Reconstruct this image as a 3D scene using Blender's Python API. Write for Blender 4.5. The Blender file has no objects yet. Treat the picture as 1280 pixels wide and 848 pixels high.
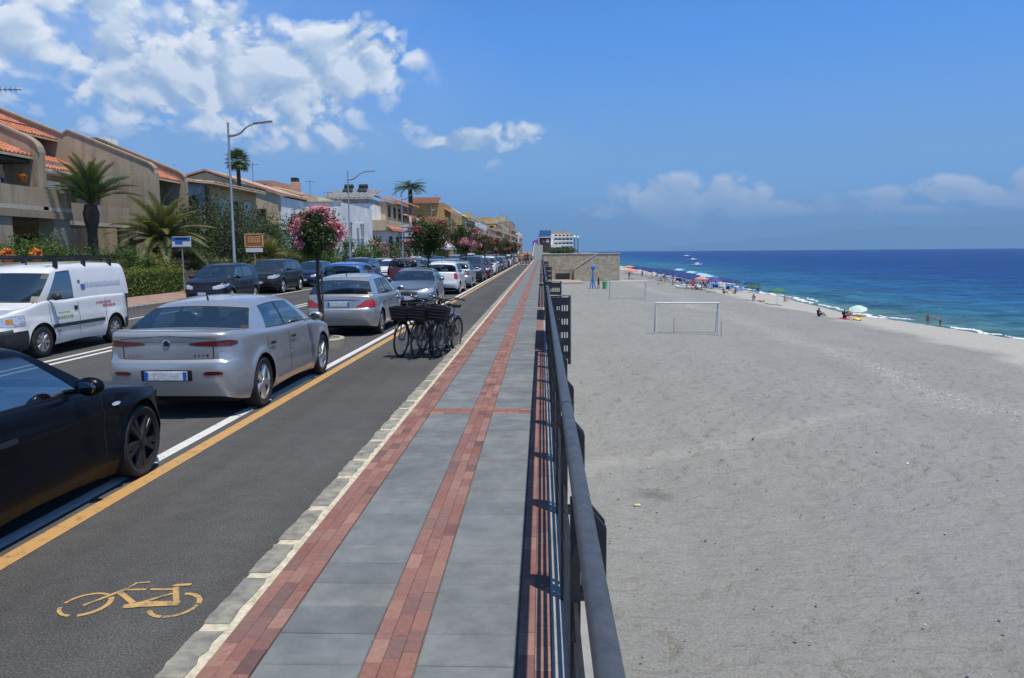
import bpy, bmesh, math, random
import numpy as np
from mathutils import Vector, Matrix
R = math.radians
random.seed(7)
rng = np.random.default_rng(7)
SC = bpy.context.scene
COL = SC.collection

# ------------------------------------------------------------------ camera
cam_data = bpy.data.cameras.new('camera')
cam = bpy.data.objects.new('camera', cam_data)
COL.objects.link(cam)
SC.camera = cam
cam_data.sensor_width = 36.0
cam_data.lens = 967.0 / 1280.0 * 36.0
cam_data.clip_start = 0.05
cam_data.clip_end = 150000.0
CAM_H = 2.0
cam.matrix_world = (Matrix.Translation((0, 0, CAM_H)) @ Matrix.Rotation(R(2.2247), 4, 'Z')
                    @ Matrix.Rotation(R(90 - 6.4912), 4, 'X') @ Matrix.Rotation(R(-0.42), 4, 'Z'))

# ------------------------------------------------------------------ light
SUN_EL, SUN_AZ = 72.0, 137.5            # azimuth clockwise from +Y (the way the camera looks)
se, sa = R(SUN_EL), R(SUN_AZ)
sun_dir = Vector((math.sin(sa) * math.cos(se), math.cos(sa) * math.cos(se), math.sin(se)))
sd = bpy.data.lights.new('sun', 'SUN')
sd.energy = 4.9
sd.angle = R(0.53)
sd.color = (1.0, 0.945, 0.85)
sun = bpy.data.objects.new('sun', sd)
COL.objects.link(sun)
sun.rotation_euler = sun_dir.to_track_quat('Z', 'Y').to_euler()

SC.view_settings.view_transform = 'Standard'
SC.view_settings.look = 'None'
SC.view_settings.gamma = 1.0
SC.view_settings.use_curve_mapping = False
SC.view_settings.exposure = 0.0
SC.cycles.max_bounces = 8
SC.cycles.transparent_max_bounces = 24
SC.cycles.volume_bounces = 0
SC.cycles.caustics_reflective = False
SC.cycles.caustics_refractive = False
SC.cycles.use_denoising = True


class NT:
    """small helper for node trees"""
    def __init__(s, tree):
        s.t = tree; s.n = tree.nodes; s.l = tree.links
        s.n.clear()
    def new(s, typ, **kw):
        nd = s.n.new(typ)
        for k, v in kw.items():
            if k.startswith('i_'):
                key = k[2:]
                key = int(key) if key.isdigit() else key.replace('_', ' ')
                nd.inputs[key].default_value = v
            else:
                setattr(nd, k, v)
        return nd
    def link(s, a, b):
        s.l.new(a, b)
    def math(s, op, a, b=None, c=None, clamp=False):
        nd = s.n.new('ShaderNodeMath'); nd.operation = op; nd.use_clamp = clamp
        for i, v in enumerate((a, b, c)):
            if v is None: continue
            if isinstance(v, (int, float)): nd.inputs[i].default_value = v
            else: s.l.new(v, nd.inputs[i])
        return nd.outputs[0]
    def ramp(s, fac, stops, interp='LINEAR'):
        nd = s.n.new('ShaderNodeValToRGB'); nd.color_ramp.interpolation = interp
        el = nd.color_ramp.elements
        while len(el) < len(stops): el.new(0.5)
        for e, (p, c) in zip(el, stops):
            e.position = p; e.color = (c[0], c[1], c[2], 1) if not isinstance(c, (int, float)) else (c, c, c, 1)
        s.l.new(fac, nd.inputs[0])
        return nd.outputs[0]
    def mix(s, fac, a, b, blend='MIX'):
        nd = s.n.new('ShaderNodeMix'); nd.data_type = 'RGBA'; nd.blend_type = blend
        for idx, v in ((0, fac), (6, a), (7, b)):
            if isinstance(v, (int, float)): nd.inputs[idx].default_value = v
            elif isinstance(v, tuple): nd.inputs[idx].default_value = (v[0], v[1], v[2], 1)
            else: s.l.new(v, nd.inputs[idx])
        return nd.outputs[2]
    def noise(s, vec, scale, detail=4, rough=0.55, dim='3D', dist=0.0):
        nd = s.n.new('ShaderNodeTexNoise'); nd.noise_dimensions = dim
        nd.inputs['Scale'].default_value = scale; nd.inputs['Detail'].default_value = detail
        nd.inputs['Roughness'].default_value = rough; nd.inputs['Distortion'].default_value = dist
        if vec is not None: s.l.new(vec, nd.inputs['Vector'])
        return nd
    def mapping(s, vec, scale=(1, 1, 1), rot=(0, 0, 0), loc=(0, 0, 0)):
        nd = s.n.new('ShaderNodeMapping')
        nd.inputs['Scale'].default_value = scale; nd.inputs['Rotation'].default_value = rot
        nd.inputs['Location'].default_value = loc
        s.l.new(vec, nd.inputs['Vector'])
        return nd.outputs[0]


# ------------------------------------------------------------------ sky with cumulus clouds, laid out by compass direction
world = bpy.data.worlds.new('World')
SC.world = world
world.use_nodes = True
world.cycles.sampling_method = 'MANUAL'
world.cycles.sample_map_resolution = 512
W = NT(world.node_tree)
w_out = W.new('ShaderNodeOutputWorld')
w_bg = W.new('ShaderNodeBackground')
W.link(w_bg.outputs[0], w_out.inputs[0])
w_sky = W.new('ShaderNodeTexSky', sky_type='NISHITA', sun_disc=False, sun_elevation=se, sun_rotation=sa,
              altitude=10.0, air_density=1.0, dust_density=0.6, ozone_density=2.0)
w_bg.inputs[1].default_value = 0.092
tc = W.new('ShaderNodeTexCoord')
sep = W.new('ShaderNodeSeparateXYZ'); W.link(tc.outputs['Generated'], sep.inputs[0])
az = W.math('ARCTAN2', sep.outputs[0], sep.outputs[1])
el = W.math('ARCSINE', sep.outputs[2])
comb = W.new('ShaderNodeCombineXYZ')
W.link(az, comb.inputs[0]); W.link(W.math('MULTIPLY', el, 1.25), comb.inputs[1])
CLOUDS = [  # azimuth, elevation, half width, half height (degrees), weight
    (-20.5, 12.0, 13.5, 5.2, 1.0), (-13.2, 13.0, 5.6, 3.8, 1.0), (-27.0, 11.2, 7.5, 4.2, .95), (-20.0, 8.8, 12.0, 3.0, .55),
    (-36.0, 12.8, 7.4, 4.6, .8), (-33.0, 16.4, 8.5, 3.4, .8), (-30.0, 8.6, 6.0, 2.4, .3), (-22.5, 15.2, 4.4, 2.2, .85),
    (-5.4, 7.8, 6.4, 1.2, .8), (-1.6, 8.4, 2.9, 1.4, .8), (-9.8, 8.7, 2.4, 1.2, .5), (-6.0, 6.6, 5.0, .9, .3),
    (10.2, 3.4, 7.0, 2.4, .9), (8.8, 4.0, 3.0, 1.6, .85), (13.2, 3.4, 6.2, 2.3, .85), (4.6, 2.9, 3.2, 1.2, .7), (17.5, 2.9, 5.0, 1.2, .65),
    (23.0, 3.1, 3.0, 1.3, .7), (27.0, 3.6, 3.0, 1.6, .8), (25.5, 2.6, 7.0, 1.0, .5), (32.0, 3.5, 3.6, 1.6, .85), (29.8, 3.2, 2.2, 1.2, .7),
    (52, 4.5, 12, 2.4, .7), (100, 7, 16, 3.4, .7), (150, 9, 14, 3.5, .8), (-140, 12, 16, 4, .9), (-80, 12, 16, 4.2, .9),
]
def blob(vec, a, e, wa, we, wt, tot):
    """soft ellipse of directions round (azimuth, elevation)"""
    mp = W.mapping(vec, (1 / R(wa), 1 / R(we * 1.25), 0), (0, 0, 0), (-a / wa, -e / we, 0))
    g = W.new('ShaderNodeTexGradient', gradient_type='SPHERICAL'); W.link(mp, g.inputs[0])
    b_ = W.math('MULTIPLY', g.outputs['Fac'], wt)
    return b_ if tot is None else W.math('MAXIMUM', tot, b_)
field = None
for c_ in CLOUDS: field = blob(comb.outputs[0], *c_, field)
def puff(vec, det):
    """billowing heaps: inverted ridges over a broad noise"""
    a_ = W.noise(vec, 9.0, 4, 0.55, dist=0.2).outputs[0]
    r_ = W.new('ShaderNodeTexNoise', noise_dimensions='3D', noise_type='RIDGED_MULTIFRACTAL', normalize=True)
    for k_, v_ in (('Scale', 13.0), ('Detail', det), ('Roughness', .62), ('Lacunarity', 2.2), ('Offset', 1.0), ('Gain', 1.2), ('Distortion', .15)): r_.inputs[k_].default_value = v_
    W.link(vec, r_.inputs['Vector'])
    return W.math('SUBTRACT', W.math('MULTIPLY', W.math('SUBTRACT', a_, 0.5), 2.3), W.math('MULTIPLY', W.math('SUBTRACT', r_.outputs[0], 0.86), 1.0))
n1 = puff(comb.outputs[0], 6)
dens = W.math('ADD', W.math('MULTIPLY', field, 3.5), n1)
gate = W.math('MULTIPLY', field, 6.0, clamp=True)
cov = W.math('MULTIPLY', W.math('MULTIPLY', W.math('SUBTRACT', dens, 0.30), 1.1, clamp=True), gate)
# thin veil round the big cloud banks
veil = None
for c_ in ((-27, 11.5, 26, 10, .8), (-4, 7, 9, 3, .35), (13, 2.6, 16, 3, .5), (130, 9, 50, 9, .5), (-110, 10, 45, 10, .6)): veil = blob(comb.outputs[0], *c_, veil)
veil = W.math('MULTIPLY', veil, W.ramp(W.noise(comb.outputs[0], 5.0, 4, .6).outputs[0], [(.35, 0.15), (.65, 1.1)]))
# light from the sun side: density a little way up and to the right
comb2 = W.new('ShaderNodeVectorMath', operation='ADD'); W.link(comb.outputs[0], comb2.inputs[0]); comb2.inputs[1].default_value = (R(0.4), R(1.0), 0)
nb_ = puff(comb2.outputs[0], 4)
shade = W.math('ADD', 0.64, W.math('MULTIPLY', W.math('SUBTRACT', n1, nb_), 0.75), clamp=True)
shade = W.math('MULTIPLY', shade, W.math('SUBTRACT', 1.0, W.math('MULTIPLY', W.math('SUBTRACT', dens, 1.1, clamp=True), 0.26)))
ccol = W.ramp(shade, [(0.0, (5.0, 6.4, 8.4)), (0.45, (7.6, 8.7, 10.0)), (0.75, (11.0, 11.4, 11.9)), (1.0, (13.2, 13.0, 12.8))])
lowf = W.math('MULTIPLY', W.math('SUBTRACT', R(6.0), el), 1 / R(6.0), clamp=True)
ccol = W.mix(W.math('MULTIPLY', lowf, 0.7), ccol, (24.0, 21.0, 21.0))
cov = W.math('MULTIPLY', cov, W.math('SUBTRACT', .97, W.math('MULTIPLY', lowf, .10)))
tint = W.ramp(W.math('MULTIPLY', el, 1 / R(50.0), clamp=True), [(0.0, (.74, 1.34, 3.1)), (.06, (.76, 1.30, 2.45)), (.14, (.76, 1.16, 1.74)), (.30, (.43, 1.14, 2.14)), (.5, (.48, 1.0, 1.65)), (1.0, (.6, .86, 1.05))])
skyc = W.mix(1.0, w_sky.outputs[0], tint, 'MULTIPLY')
skyc = W.mix(W.math('MULTIPLY', veil, .8, clamp=True), skyc, (7.2, 8.6, 10.4))
final = W.mix(cov, skyc, ccol)
W.link(final, w_bg.inputs[0])

# ------------------------------------------------------------------ materials
MATS = {}
def mat(name, color=(.5, .5, .5), rough=.6, metal=0., var=0., vscale=6., bump=0., bscale=40., coat=0., spec=.5, build=None, trans=0., detail=4):
    """plain procedural material: colour with noise variation, roughness and fine bump"""
    if name in MATS: return MATS[name]
    m = bpy.data.materials.new(name); m.use_nodes = True
    N = NT(m.node_tree)
    out = N.new('ShaderNodeOutputMaterial'); b = N.new('ShaderNodeBsdfPrincipled')
    N.link(b.outputs[0], out.inputs[0])
    b.inputs['Base Color'].default_value = (*color, 1); b.inputs['Roughness'].default_value = rough
    b.inputs['Metallic'].default_value = metal; b.inputs['Coat Weight'].default_value = coat
    b.inputs['Coat Roughness'].default_value = .04
    b.inputs['Specular IOR Level'].default_value = spec
    if var or bump:
        co = N.new('ShaderNodeTexCoord').outputs['Object']
    if var:
        n = N.noise(co, vscale, detail, .6)
        lo = tuple(c * (1 - var) for c in color); hi = tuple(min(1, c * (1 + var)) for c in color)
        N.link(N.ramp(n.outputs[0], [(.3, lo), (.7, hi)]), b.inputs['Base Color'])
    if bump:
        n = N.noise(co, bscale, 4, .6)
        bp = N.new('ShaderNodeBump'); bp.inputs['Strength'].default_value = bump; bp.inputs['Distance'].default_value = .02
        N.link(n.outputs[0], bp.inputs['Height']); N.link(bp.outputs[0], b.inputs['Normal'])
    if build: build(N, b, out)
    MATS[name] = m
    return m

def island_mat(name, cols, rough=.6, trans=.0, spec=.3, obj_noise=0., bump=0., bscale=60., fine=0., fscale=8., grime=None):
    """every loose piece takes its own tint from the list"""
    if name in MATS: return MATS[name]
    m = bpy.data.materials.new(name); m.use_nodes = True
    N = NT(m.node_tree)
    out = N.new('ShaderNodeOutputMaterial'); b = N.new('ShaderNodeBsdfPrincipled')
    b.inputs['Roughness'].default_value = rough; b.inputs['Specular IOR Level'].default_value = spec
    g = N.new('ShaderNodeNewGeometry'); oi = N.new('ShaderNodeObjectInfo')
    v = N.math('FRACT', N.math('ADD', g.outputs['Random Per Island'], oi.outputs['Random']))
    k = len(cols)
    c = N.ramp(v, [(i / max(1, k - 1), cc) for i, cc in enumerate(cols)])
    co = N.new('ShaderNodeTexCoord').outputs['Object'] if not grime else N.new('ShaderNodeNewGeometry').outputs['Position']
    if fine:
        n = N.noise(co, fscale, 6, .65)
        c = N.mix(1.0, c, N.ramp(n.outputs[0], [(.25, 1 - fine), (.75, 1 + fine)]), 'MULTIPLY')
    if grime:
        n = N.noise(co, grime[0], 5, .65)
        c = N.mix(N.ramp(n.outputs[0], [(.45, 0.), (.75, grime[1])]), c, grime[2])
    N.link(c, b.inputs['Base Color'])
    if bump:
        n = N.noise(co, bscale, 4, .6)
        bp = N.new('ShaderNodeBump'); bp.inputs['Strength'].default_value = bump; bp.inputs['Distance'].default_value = .01
        N.link(n.outputs[0], bp.inputs['Height']); N.link(bp.outputs[0], b.inputs['Normal'])
    sh = b.outputs[0]
    if trans:
        t = N.new('ShaderNodeBsdfTranslucent'); N.link(N.mix(1.0, c, (1.1, 1.2, .5), 'MULTIPLY'), t.inputs[0])
        mx = N.new('ShaderNodeMixShader'); mx.inputs[0].default_value = trans
        N.link(b.outputs[0], mx.inputs[1]); N.link(t.outputs[0], mx.inputs[2]); sh = mx.outputs[0]
    N.link(sh, out.inputs[0])
    MATS[name] = m
    return m

def car_paint(name, color, metal=.0, rough=.32):
    dark = max(color) < .06
    def bld(N, b, out):
        co = N.new('ShaderNodeTexCoord').outputs['Object']
        n = N.noise(co, 1.7, 3, .6)
        N.link(N.ramp(n.outputs[0], [(.3, tuple(c * .93 for c in color)), (.7, tuple(min(1, c * 1.04) for c in color))]), b.inputs['Base Color'])
        # road dust towards the sill
        s = N.new('ShaderNodeSeparateXYZ'); N.link(co, s.inputs[0])
        n2 = N.noise(co, 5, 4, .6)
        d = N.math('MULTIPLY', N.math('SUBTRACT', N.math('ADD', .42, N.math('MULTIPLY', n2.outputs[0], .25)), s.outputs[2], clamp=True), 1.6, clamp=True)
        N.link(N.math('ADD', rough, N.math('MULTIPLY', d, .5)), b.inputs['Roughness'])
        b.inputs['Coat Weight'].default_value = (.10 if max(color) < .01 else .5) if dark else .8
        if dark: b.inputs['Specular IOR Level'].default_value = .14 if max(color) < .01 else .4
    return mat(name, color, rough=rough, metal=metal, coat=.8, build=bld)

def glass_build(tint, refl=.9):
    def bld(N, b, out):
        t = N.new('ShaderNodeBsdfTransparent'); t.inputs[0].default_value = (*tint, 1)
        g = N.new('ShaderNodeBsdfGlossy'); g.inputs['Roughness'].default_value = .02; g.inputs[0].default_value = (refl, refl, refl, 1)
        f = N.new('ShaderNodeFresnel'); f.inputs[0].default_value = 1.5
        mx = N.new('ShaderNodeMixShader')
        N.link(N.math('ADD', N.math('MULTIPLY', f.outputs[0], .34), .01, clamp=True), mx.inputs[0])
        N.link(t.outputs[0], mx.inputs[1]); N.link(g.outputs[0], mx.inputs[2]); N.link(mx.outputs[0], out.inputs[0])
    return bld

M_GLASS = mat('car_glass', build=glass_build((.42, .52, .51)))
M_TRIM = mat('black_trim', (.012, .012, .013), .45)
M_RUBBER = mat('tyre_rubber', (.018, .018, .019), .8, var=.3, vscale=20, bump=.2, bscale=90)
M_ALLOY = mat('alloy', (.62, .63, .65), .3, metal=.85)
M_ALLOYD = mat('black_alloy', (.03, .03, .032), .35, metal=.4)
M_STEEL = mat('steel_wheel', (.30, .30, .31), .5, metal=.5, var=.3, vscale=14)
M_UNDER = mat('underbody', (.012, .012, .012), .9)
M_CABIN = mat('cabin_cloth', (.075, .078, .085), .9, var=.25)
M_CABINL = mat('cabin_cloth_light', (.20, .195, .18), .9, var=.2)
M_PLASTIC = mat('grey_plastic', (.022, .024, .027), .55, var=.2, vscale=10)
M_CHROME = mat('chrome', (.75, .75, .76), .12, metal=1.)
M_REDLENS = mat('red_lens', (.10, .008, .012), .12, coat=.6, var=.3, vscale=30)
M_REDLENS2 = mat('bright_red_lens', (.45, .02, .02), .15, coat=.6, var=.25, vscale=30)
M_HEADLENS = mat('headlamp_lens', (.55, .57, .6), .12, metal=.35, coat=.8, var=.35, vscale=22)
M_AMBER = mat('amber_lens', (.55, .22, .03), .15, coat=.6)
M_PLATE = mat('plate_white', (.52, .54, .56), .5, var=.30, vscale=28)
M_PLATEB = mat('plate_blue', (.02, .09, .42), .5)

# ------------------------------------------------------------------ mesh helpers
def np_mesh(name, V, F, mats, fmat=None, smooth=None):
    """V (n,3), F list/array of polygons -> mesh data"""
    me = bpy.data.meshes.new(name)
    if isinstance(F, np.ndarray):
        nf, k = F.shape
        me.vertices.add(len(V)); me.vertices.foreach_set('co', np.asarray(V, dtype=np.float32).ravel())
        me.loops.add(nf * k); me.loops.foreach_set('vertex_index', F.astype(np.int32).ravel())
        me.polygons.add(nf); me.polygons.foreach_set('loop_start', np.arange(0, nf * k, k, dtype=np.int32))
        me.update(calc_edges=True)
    else:
        me.from_pydata([tuple(v) for v in V], [], F); me.update()
    for m in (mats if isinstance(mats, (list, tuple)) else [mats]): me.materials.append(m)
    if fmat is not None: me.polygons.foreach_set('material_index', np.asarray(fmat, dtype=np.int32))
    if smooth is not None:
        me.polygons.foreach_set('use_smooth', np.ones(len(me.polygons), dtype=bool))
        if smooth < 179: me.set_sharp_from_angle(angle=R(smooth))
    me.update()
    return me

class MB:
    """collects simple shapes into one mesh"""
    def __init__(s): s.v = []; s.f = []; s.m = []; s.cur = 0
    def add(s, V, F, T=None):
        o = len(s.v)
        if T is not None: V = [T @ Vector(v) for v in V]
        s.v.extend([tuple(v) for v in V]); s.f.extend([tuple(i + o for i in f) for f in F]); s.m.extend([s.cur] * len(F))
        return s
    def box(s, c, d, rz=0., T=None, taper=1.):
        hx, hy, hz = d[0] / 2, d[1] / 2, d[2] / 2
        V = [(x * hx * (taper if z > 0 else 1), y * hy * (taper if z > 0 else 1), z * hz) for z in (-1, 1) for y in (-1, 1) for x in (-1, 1)]
        F = [(0, 2, 3, 1), (4, 5, 7, 6), (0, 1, 5, 4), (2, 6, 7, 3), (0, 4, 6, 2), (1, 3, 7, 5)]
        M = Matrix.Translation(c) @ Matrix.Rotation(rz, 4, 'Z')
        return s.add([M @ Vector(v) for v in V], F, T)
    def bbox(s, x0, x1, y0, y1, z0, z1): return s.box(((x0 + x1) / 2, (y0 + y1) / 2, (z0 + z1) / 2), (abs(x1 - x0), abs(y1 - y0), abs(z1 - z0)))
    def rbox(s, c, d, b=.02, rz=0., T=None):
        """box with chamfered edges"""
        hx, hy, hz = d[0] / 2, d[1] / 2, d[2] / 2
        b = min(b, hx * .9, hy * .9, hz * .9)
        V = []; ring = lambda hx, hy, z: [(hx - b, -hy, z), (hx, -hy + b, z), (hx, hy - b, z), (hx - b, hy, z), (-hx + b, hy, z), (-hx, hy - b, z), (-hx, -hy + b, z), (-hx + b, -hy, z)]
        for (k, z) in ((b, -hz), (0, -hz + b), (0, hz - b), (b, hz)): V += ring(hx - k, hy - k, z)
        F = [tuple(range(7, -1, -1)), tuple(range(24, 32))]
        for r in range(3):
            for i in range(8): F.append((r * 8 + i, r * 8 + (i + 1) % 8, r * 8 + 8 + (i + 1) % 8, r * 8 + 8 + i))
        M = Matrix.Translation(c) @ Matrix.Rotation(rz, 4, 'Z')
        return s.add([M @ Vector(v) for v in V], F, T)
    def tube(s, pts, r, n=8, caps=True, T=None):
        pts = [Vector(p) for p in pts]; rs = r if isinstance(r, (list, tuple)) else [r] * len(pts)
        V = []; F = []; up = None
        for i, p in enumerate(pts):
            d = (pts[min(i + 1, len(pts) - 1)] - pts[max(i - 1, 0)]); d = d.normalized() if d.length > 1e-9 else Vector((0, 0, 1))
            if up is None: up = Vector((0, 0, 1)) if abs(d.z) < .9 else Vector((1, 0, 0))
            a = d.cross(up); a = a.normalized() if a.length > 1e-6 else d.orthogonal().normalized()
            b = a.cross(d).normalized(); up = b
            for k in range(n):
                t = 2 * math.pi * k / n; V.append(p + (a * math.cos(t) + b * math.sin(t)) * rs[i])
        for i in range(len(pts) - 1):
            for k in range(n): F.append((i * n + k, i * n + (k + 1) % n, (i + 1) * n + (k + 1) % n, (i + 1) * n + k))
        if caps: F += [tuple(range(n - 1, -1, -1)), tuple(range((len(pts) - 1) * n, len(pts) * n))]
        return s.add(V, F, T)
    def lathe(s, prof, n=24, axis='Z', T=None, closed=False):
        V = []; F = []; k = len(prof)
        for i in range(n):
            t = 2 * math.pi * i / n
            for (r, h) in prof:
                x, y = r * math.cos(t), r * math.sin(t)
                V.append((x, y, h) if axis == 'Z' else (h, x, y) if axis == 'X' else (x, h, y))
        for i in range(n):
            j = (i + 1) % n
            for q in range(k if closed else k - 1):
                q2 = (q + 1) % k
                F.append((i * k + q, j * k + q, j * k + q2, i * k + q2))
        return s.add(V, F, T)
    def prism(s, poly, z0, z1, T=None):
        n = len(poly); V = [(x, y, z0) for x, y in poly] + [(x, y, z1) for x, y in poly]
        F = [tuple(range(n - 1, -1, -1)), tuple(range(n, 2 * n))] + [(i, (i + 1) % n, n + (i + 1) % n, n + i) for i in range(n)]
        return s.add(V, F, T)
    def extr(s, poly, axis, a0, a1):
        """polygon in the plane across an axis, extruded along it; poly gives (other, z)"""
        n = len(poly)
        f = (lambda p, a: (a, p[0], p[1])) if axis == 'X' else (lambda p, a: (p[0], a, p[1]))
        V = [f(p, a0) for p in poly] + [f(p, a1) for p in poly]
        F = [tuple(range(n - 1, -1, -1)), tuple(range(n, 2 * n))] + [(i, (i + 1) % n, n + (i + 1) % n, n + i) for i in range(n)]
        return s.add(V, F)
    def sphere(s, c, r, n=10, m=7, T=None):
        rx, ry, rz = r if isinstance(r, (tuple, list)) else (r, r, r)
        V = [(c[0], c[1], c[2] - rz)]; F = []
        for j in range(1, m):
            p = math.pi * j / m - math.pi / 2
            for i in range(n):
                t = 2 * math.pi * i / n; V.append((c[0] + rx * math.cos(p) * math.cos(t), c[1] + ry * math.cos(p) * math.sin(t), c[2] + rz * math.sin(p)))
        V.append((c[0], c[1], c[2] + rz)); L = len(V) - 1
        for i in range(n):
            F.append((0, 1 + (i + 1) % n, 1 + i)); F.append((L, L - n + i, L - n + (i + 1) % n))
            for j in range(m - 2): F.append((1 + j * n + i, 1 + j * n + (i + 1) % n, 1 + (j + 1) * n + (i + 1) % n, 1 + (j + 1) * n + i))
        return s.add(V, F, T)
    def mesh(s, name, mats, smooth=None, fixn=True):
        me = np_mesh(name, s.v, s.f, mats, s.m, None)
        if fixn:
            bm = bmesh.new(); bm.from_mesh(me); bmesh.ops.recalc_face_normals(bm, faces=bm.faces); bm.to_mesh(me); bm.free()
        if smooth is not None:
            me.polygons.foreach_set('use_smooth', np.ones(len(me.polygons), dtype=bool))
            if smooth < 179: me.set_sharp_from_angle(angle=R(smooth))
        me.update()
        return me
    def build(s, name, mats, parent=None, smooth=None, **kw):
        return obj(name, s.mesh(name, mats, smooth), parent, **kw)

def obj(name, data, parent=None, loc=None, rz=None, **props):
    o = bpy.data.objects.new(name, data); COL.objects.link(o)
    if parent is not None: o.parent = parent
    if loc is not None: o.location = loc
    if rz is not None: o.rotation_euler = (0, 0, rz)
    for k, v in props.items(): o[k] = v
    return o
def tag(o, label, cat, group=None):
    o['label'] = label; o['category'] = cat
    if group: o['group'] = group
    return o
def thing(name, label, cat, loc=(0, 0, 0), rz=0., group=None):
    return tag(obj(name, None, None, loc, rz), label, cat, group)
KIDS = {}
def kids(o):
    return [c for c in o.children]
def copy_tree(o, parent=None):
    c = o.copy(); COL.objects.link(c)
    if parent is not None: c.parent = parent
    for ch in list(o.children): copy_tree(ch, c)
    return c
def catmull(P, n=8):
    out = []
    for i in range(len(P) - 1):
        p0 = np.array(P[max(i - 1, 0)], float); p1 = np.array(P[i], float); p2 = np.array(P[i + 1], float); p3 = np.array(P[min(i + 2, len(P) - 1)], float)
        for k in range(n):
            t = k / n
            out.append(.5 * (2 * p1 + (p2 - p0) * t + (2 * p0 - 5 * p1 + 4 * p2 - p3) * t * t + (3 * p1 - p0 - 3 * p2 + p3) * t ** 3))
    out.append(np.array(P[-1], float))
    return np.array(out)
def pl(x, table):
    xs = [a for a, b in table]; ys = [b for a, b in table]
    if xs[0] > xs[-1]: xs = xs[::-1]; ys = ys[::-1]
    return float(np.interp(x, xs, ys))

# ------------------------------------------------------------------ cars
def spl(x, table):
    """smooth interpolation through a table"""
    xs = np.array([a for a, b in table], float); ys = np.array([b for a, b in table], float)
    if xs[0] > xs[-1]: xs = xs[::-1]; ys = ys[::-1]
    if x <= xs[0]: return float(ys[0])
    if x >= xs[-1]: return float(ys[-1])
    d = np.gradient(ys, xs)
    i = int(np.searchsorted(xs, x) - 1); h = xs[i + 1] - xs[i]; t = (x - xs[i]) / h
    return float((2 * t**3 - 3 * t**2 + 1) * ys[i] + (t**3 - 2 * t**2 + t) * h * d[i] + (-2 * t**3 + 3 * t**2) * ys[i + 1] + (t**3 - t**2) * h * d[i + 1])

M_MIRROR = mat('mirror_glass', (.16, .17, .18), .05, metal=1.)
class Surf:
    """the painted skin of a car: a ribbon round the plan outline plus a top"""
    def __init__(s, P):
        s.P = P
        w, yF, yR, bf, br = P['w'], P['yF'], P['yR'], P['bf'], P['br']
        C = [(0, yF), (.42 * w, yF - .09 * bf), (.74 * w, yF - .36 * bf), (.91 * w, yF - .95 * bf), (.975 * w, yF - 1.9 * bf), (w, yF - 3.3 * bf),
             (w, (yF + yR) / 2), (w, yR + 4.2 * br), (.985 * w, yR + 2.6 * br), (.93 * w, yR + 1.1 * br), (.80 * w, yR + .36 * br), (.45 * w, yR + .07 * br), (0, yR)]
        s.pts = catmull(C, 24)
        s.a = np.concatenate([[0], np.cumsum(np.hypot(*np.diff(s.pts, axis=0).T))]); s.A = s.a[-1]
        t = np.gradient(s.pts, s.a, axis=0); s.n = np.stack([-t[:, 1], t[:, 0]], 1); s.n /= np.linalg.norm(s.n, axis=1)[:, None]
        s.r = P['wr']; s.rad = P.get('arch', s.r + .055)
        s.imid = int(np.argmin(abs(s.pts[:, 1] - (yF + yR) / 2)))
    def xy(s, a): return np.array([np.interp(a, s.a, s.pts[:, 0]), np.interp(a, s.a, s.pts[:, 1])])
    def nrm(s, a):
        n = np.array([np.interp(a, s.a, s.n[:, 0]), np.interp(a, s.a, s.n[:, 1])]); return n / np.linalg.norm(n)
    def ay(s, y): return float(np.interp(-y, -s.pts[:, 1], s.a))
    def ax(s, x, front):
        i = s.imid
        return float(np.interp(x, s.pts[:i, 0], s.a[:i])) if front else float(np.interp(-x, -s.pts[i:, 0], s.a[i:]))
    def low(s, y, z0=None):
        P = s.P; z = spl(y, P['low'])
        for yc in P['axles']:
            if abs(y - yc) <= s.rad + 1e-6: z = max(z, s.r + math.sqrt(max(0, s.rad**2 - (y - yc)**2)))
        return z
    def top(s, x, y):
        P = s.P
        return spl(y, P['top']) + spl(y, P['crown']) * (1 - min(1, abs(x) / P['w'])**2)
    def pt(s, a, z, off=0.):
        P = s.P; x, y = s.xy(a); n = s.nrm(a); zt = s.top(x, y); rr = P.get('round', .05)
        si = pl(z, P['side']); fi = pl(z, P['front']); ri = pl(z, P['rear'])
        k = n[1]**2
        ins = si * (1 - k) + (fi if n[1] > 0 else ri) * k
        e = zt - z
        if e < rr: ins += (rr - math.sqrt(max(0, rr * rr - (rr - max(e, 0))**2))) * .9
        for yc in P['axles']:
            d = math.hypot(y - yc, z - s.r)
            ins -= P.get('flare', .016) * math.exp(-((d - s.rad) / .07)**2) * (1 - k)
        return np.array([max(0, x - n[0] * (ins - off)), y - n[1] * (ins - off), z])
    def patch(s, mb, a0, a1, lo, hi, na=8, nz=4, off=.004, both=True):
        lo = lo if callable(lo) else (lambda a, v=lo: v); hi = hi if callable(hi) else (lambda a, v=hi: v)
        V = []
        for i in range(na + 1):
            a = a0 + (a1 - a0) * i / na
            for j in range(nz + 1): V.append(s.pt(a, lo(a) + (hi(a) - lo(a)) * j / nz, off))
        F = [(i * (nz + 1) + j, (i + 1) * (nz + 1) + j, (i + 1) * (nz + 1) + j + 1, i * (nz + 1) + j + 1) for i in range(na) for j in range(nz)]
        if both in (True, 'R'): mb.add(V, F)
        if both in (True, 'L'): mb.add([(-v[0], v[1], v[2]) for v in V], [f[::-1] for f in F])

def poly_lo_hi(table):
    """table of (a, lo, hi)"""
    return (lambda a: pl(a, [(t[0], t[1]) for t in table])), (lambda a: pl(a, [(t[0], t[2]) for t in table]))

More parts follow.
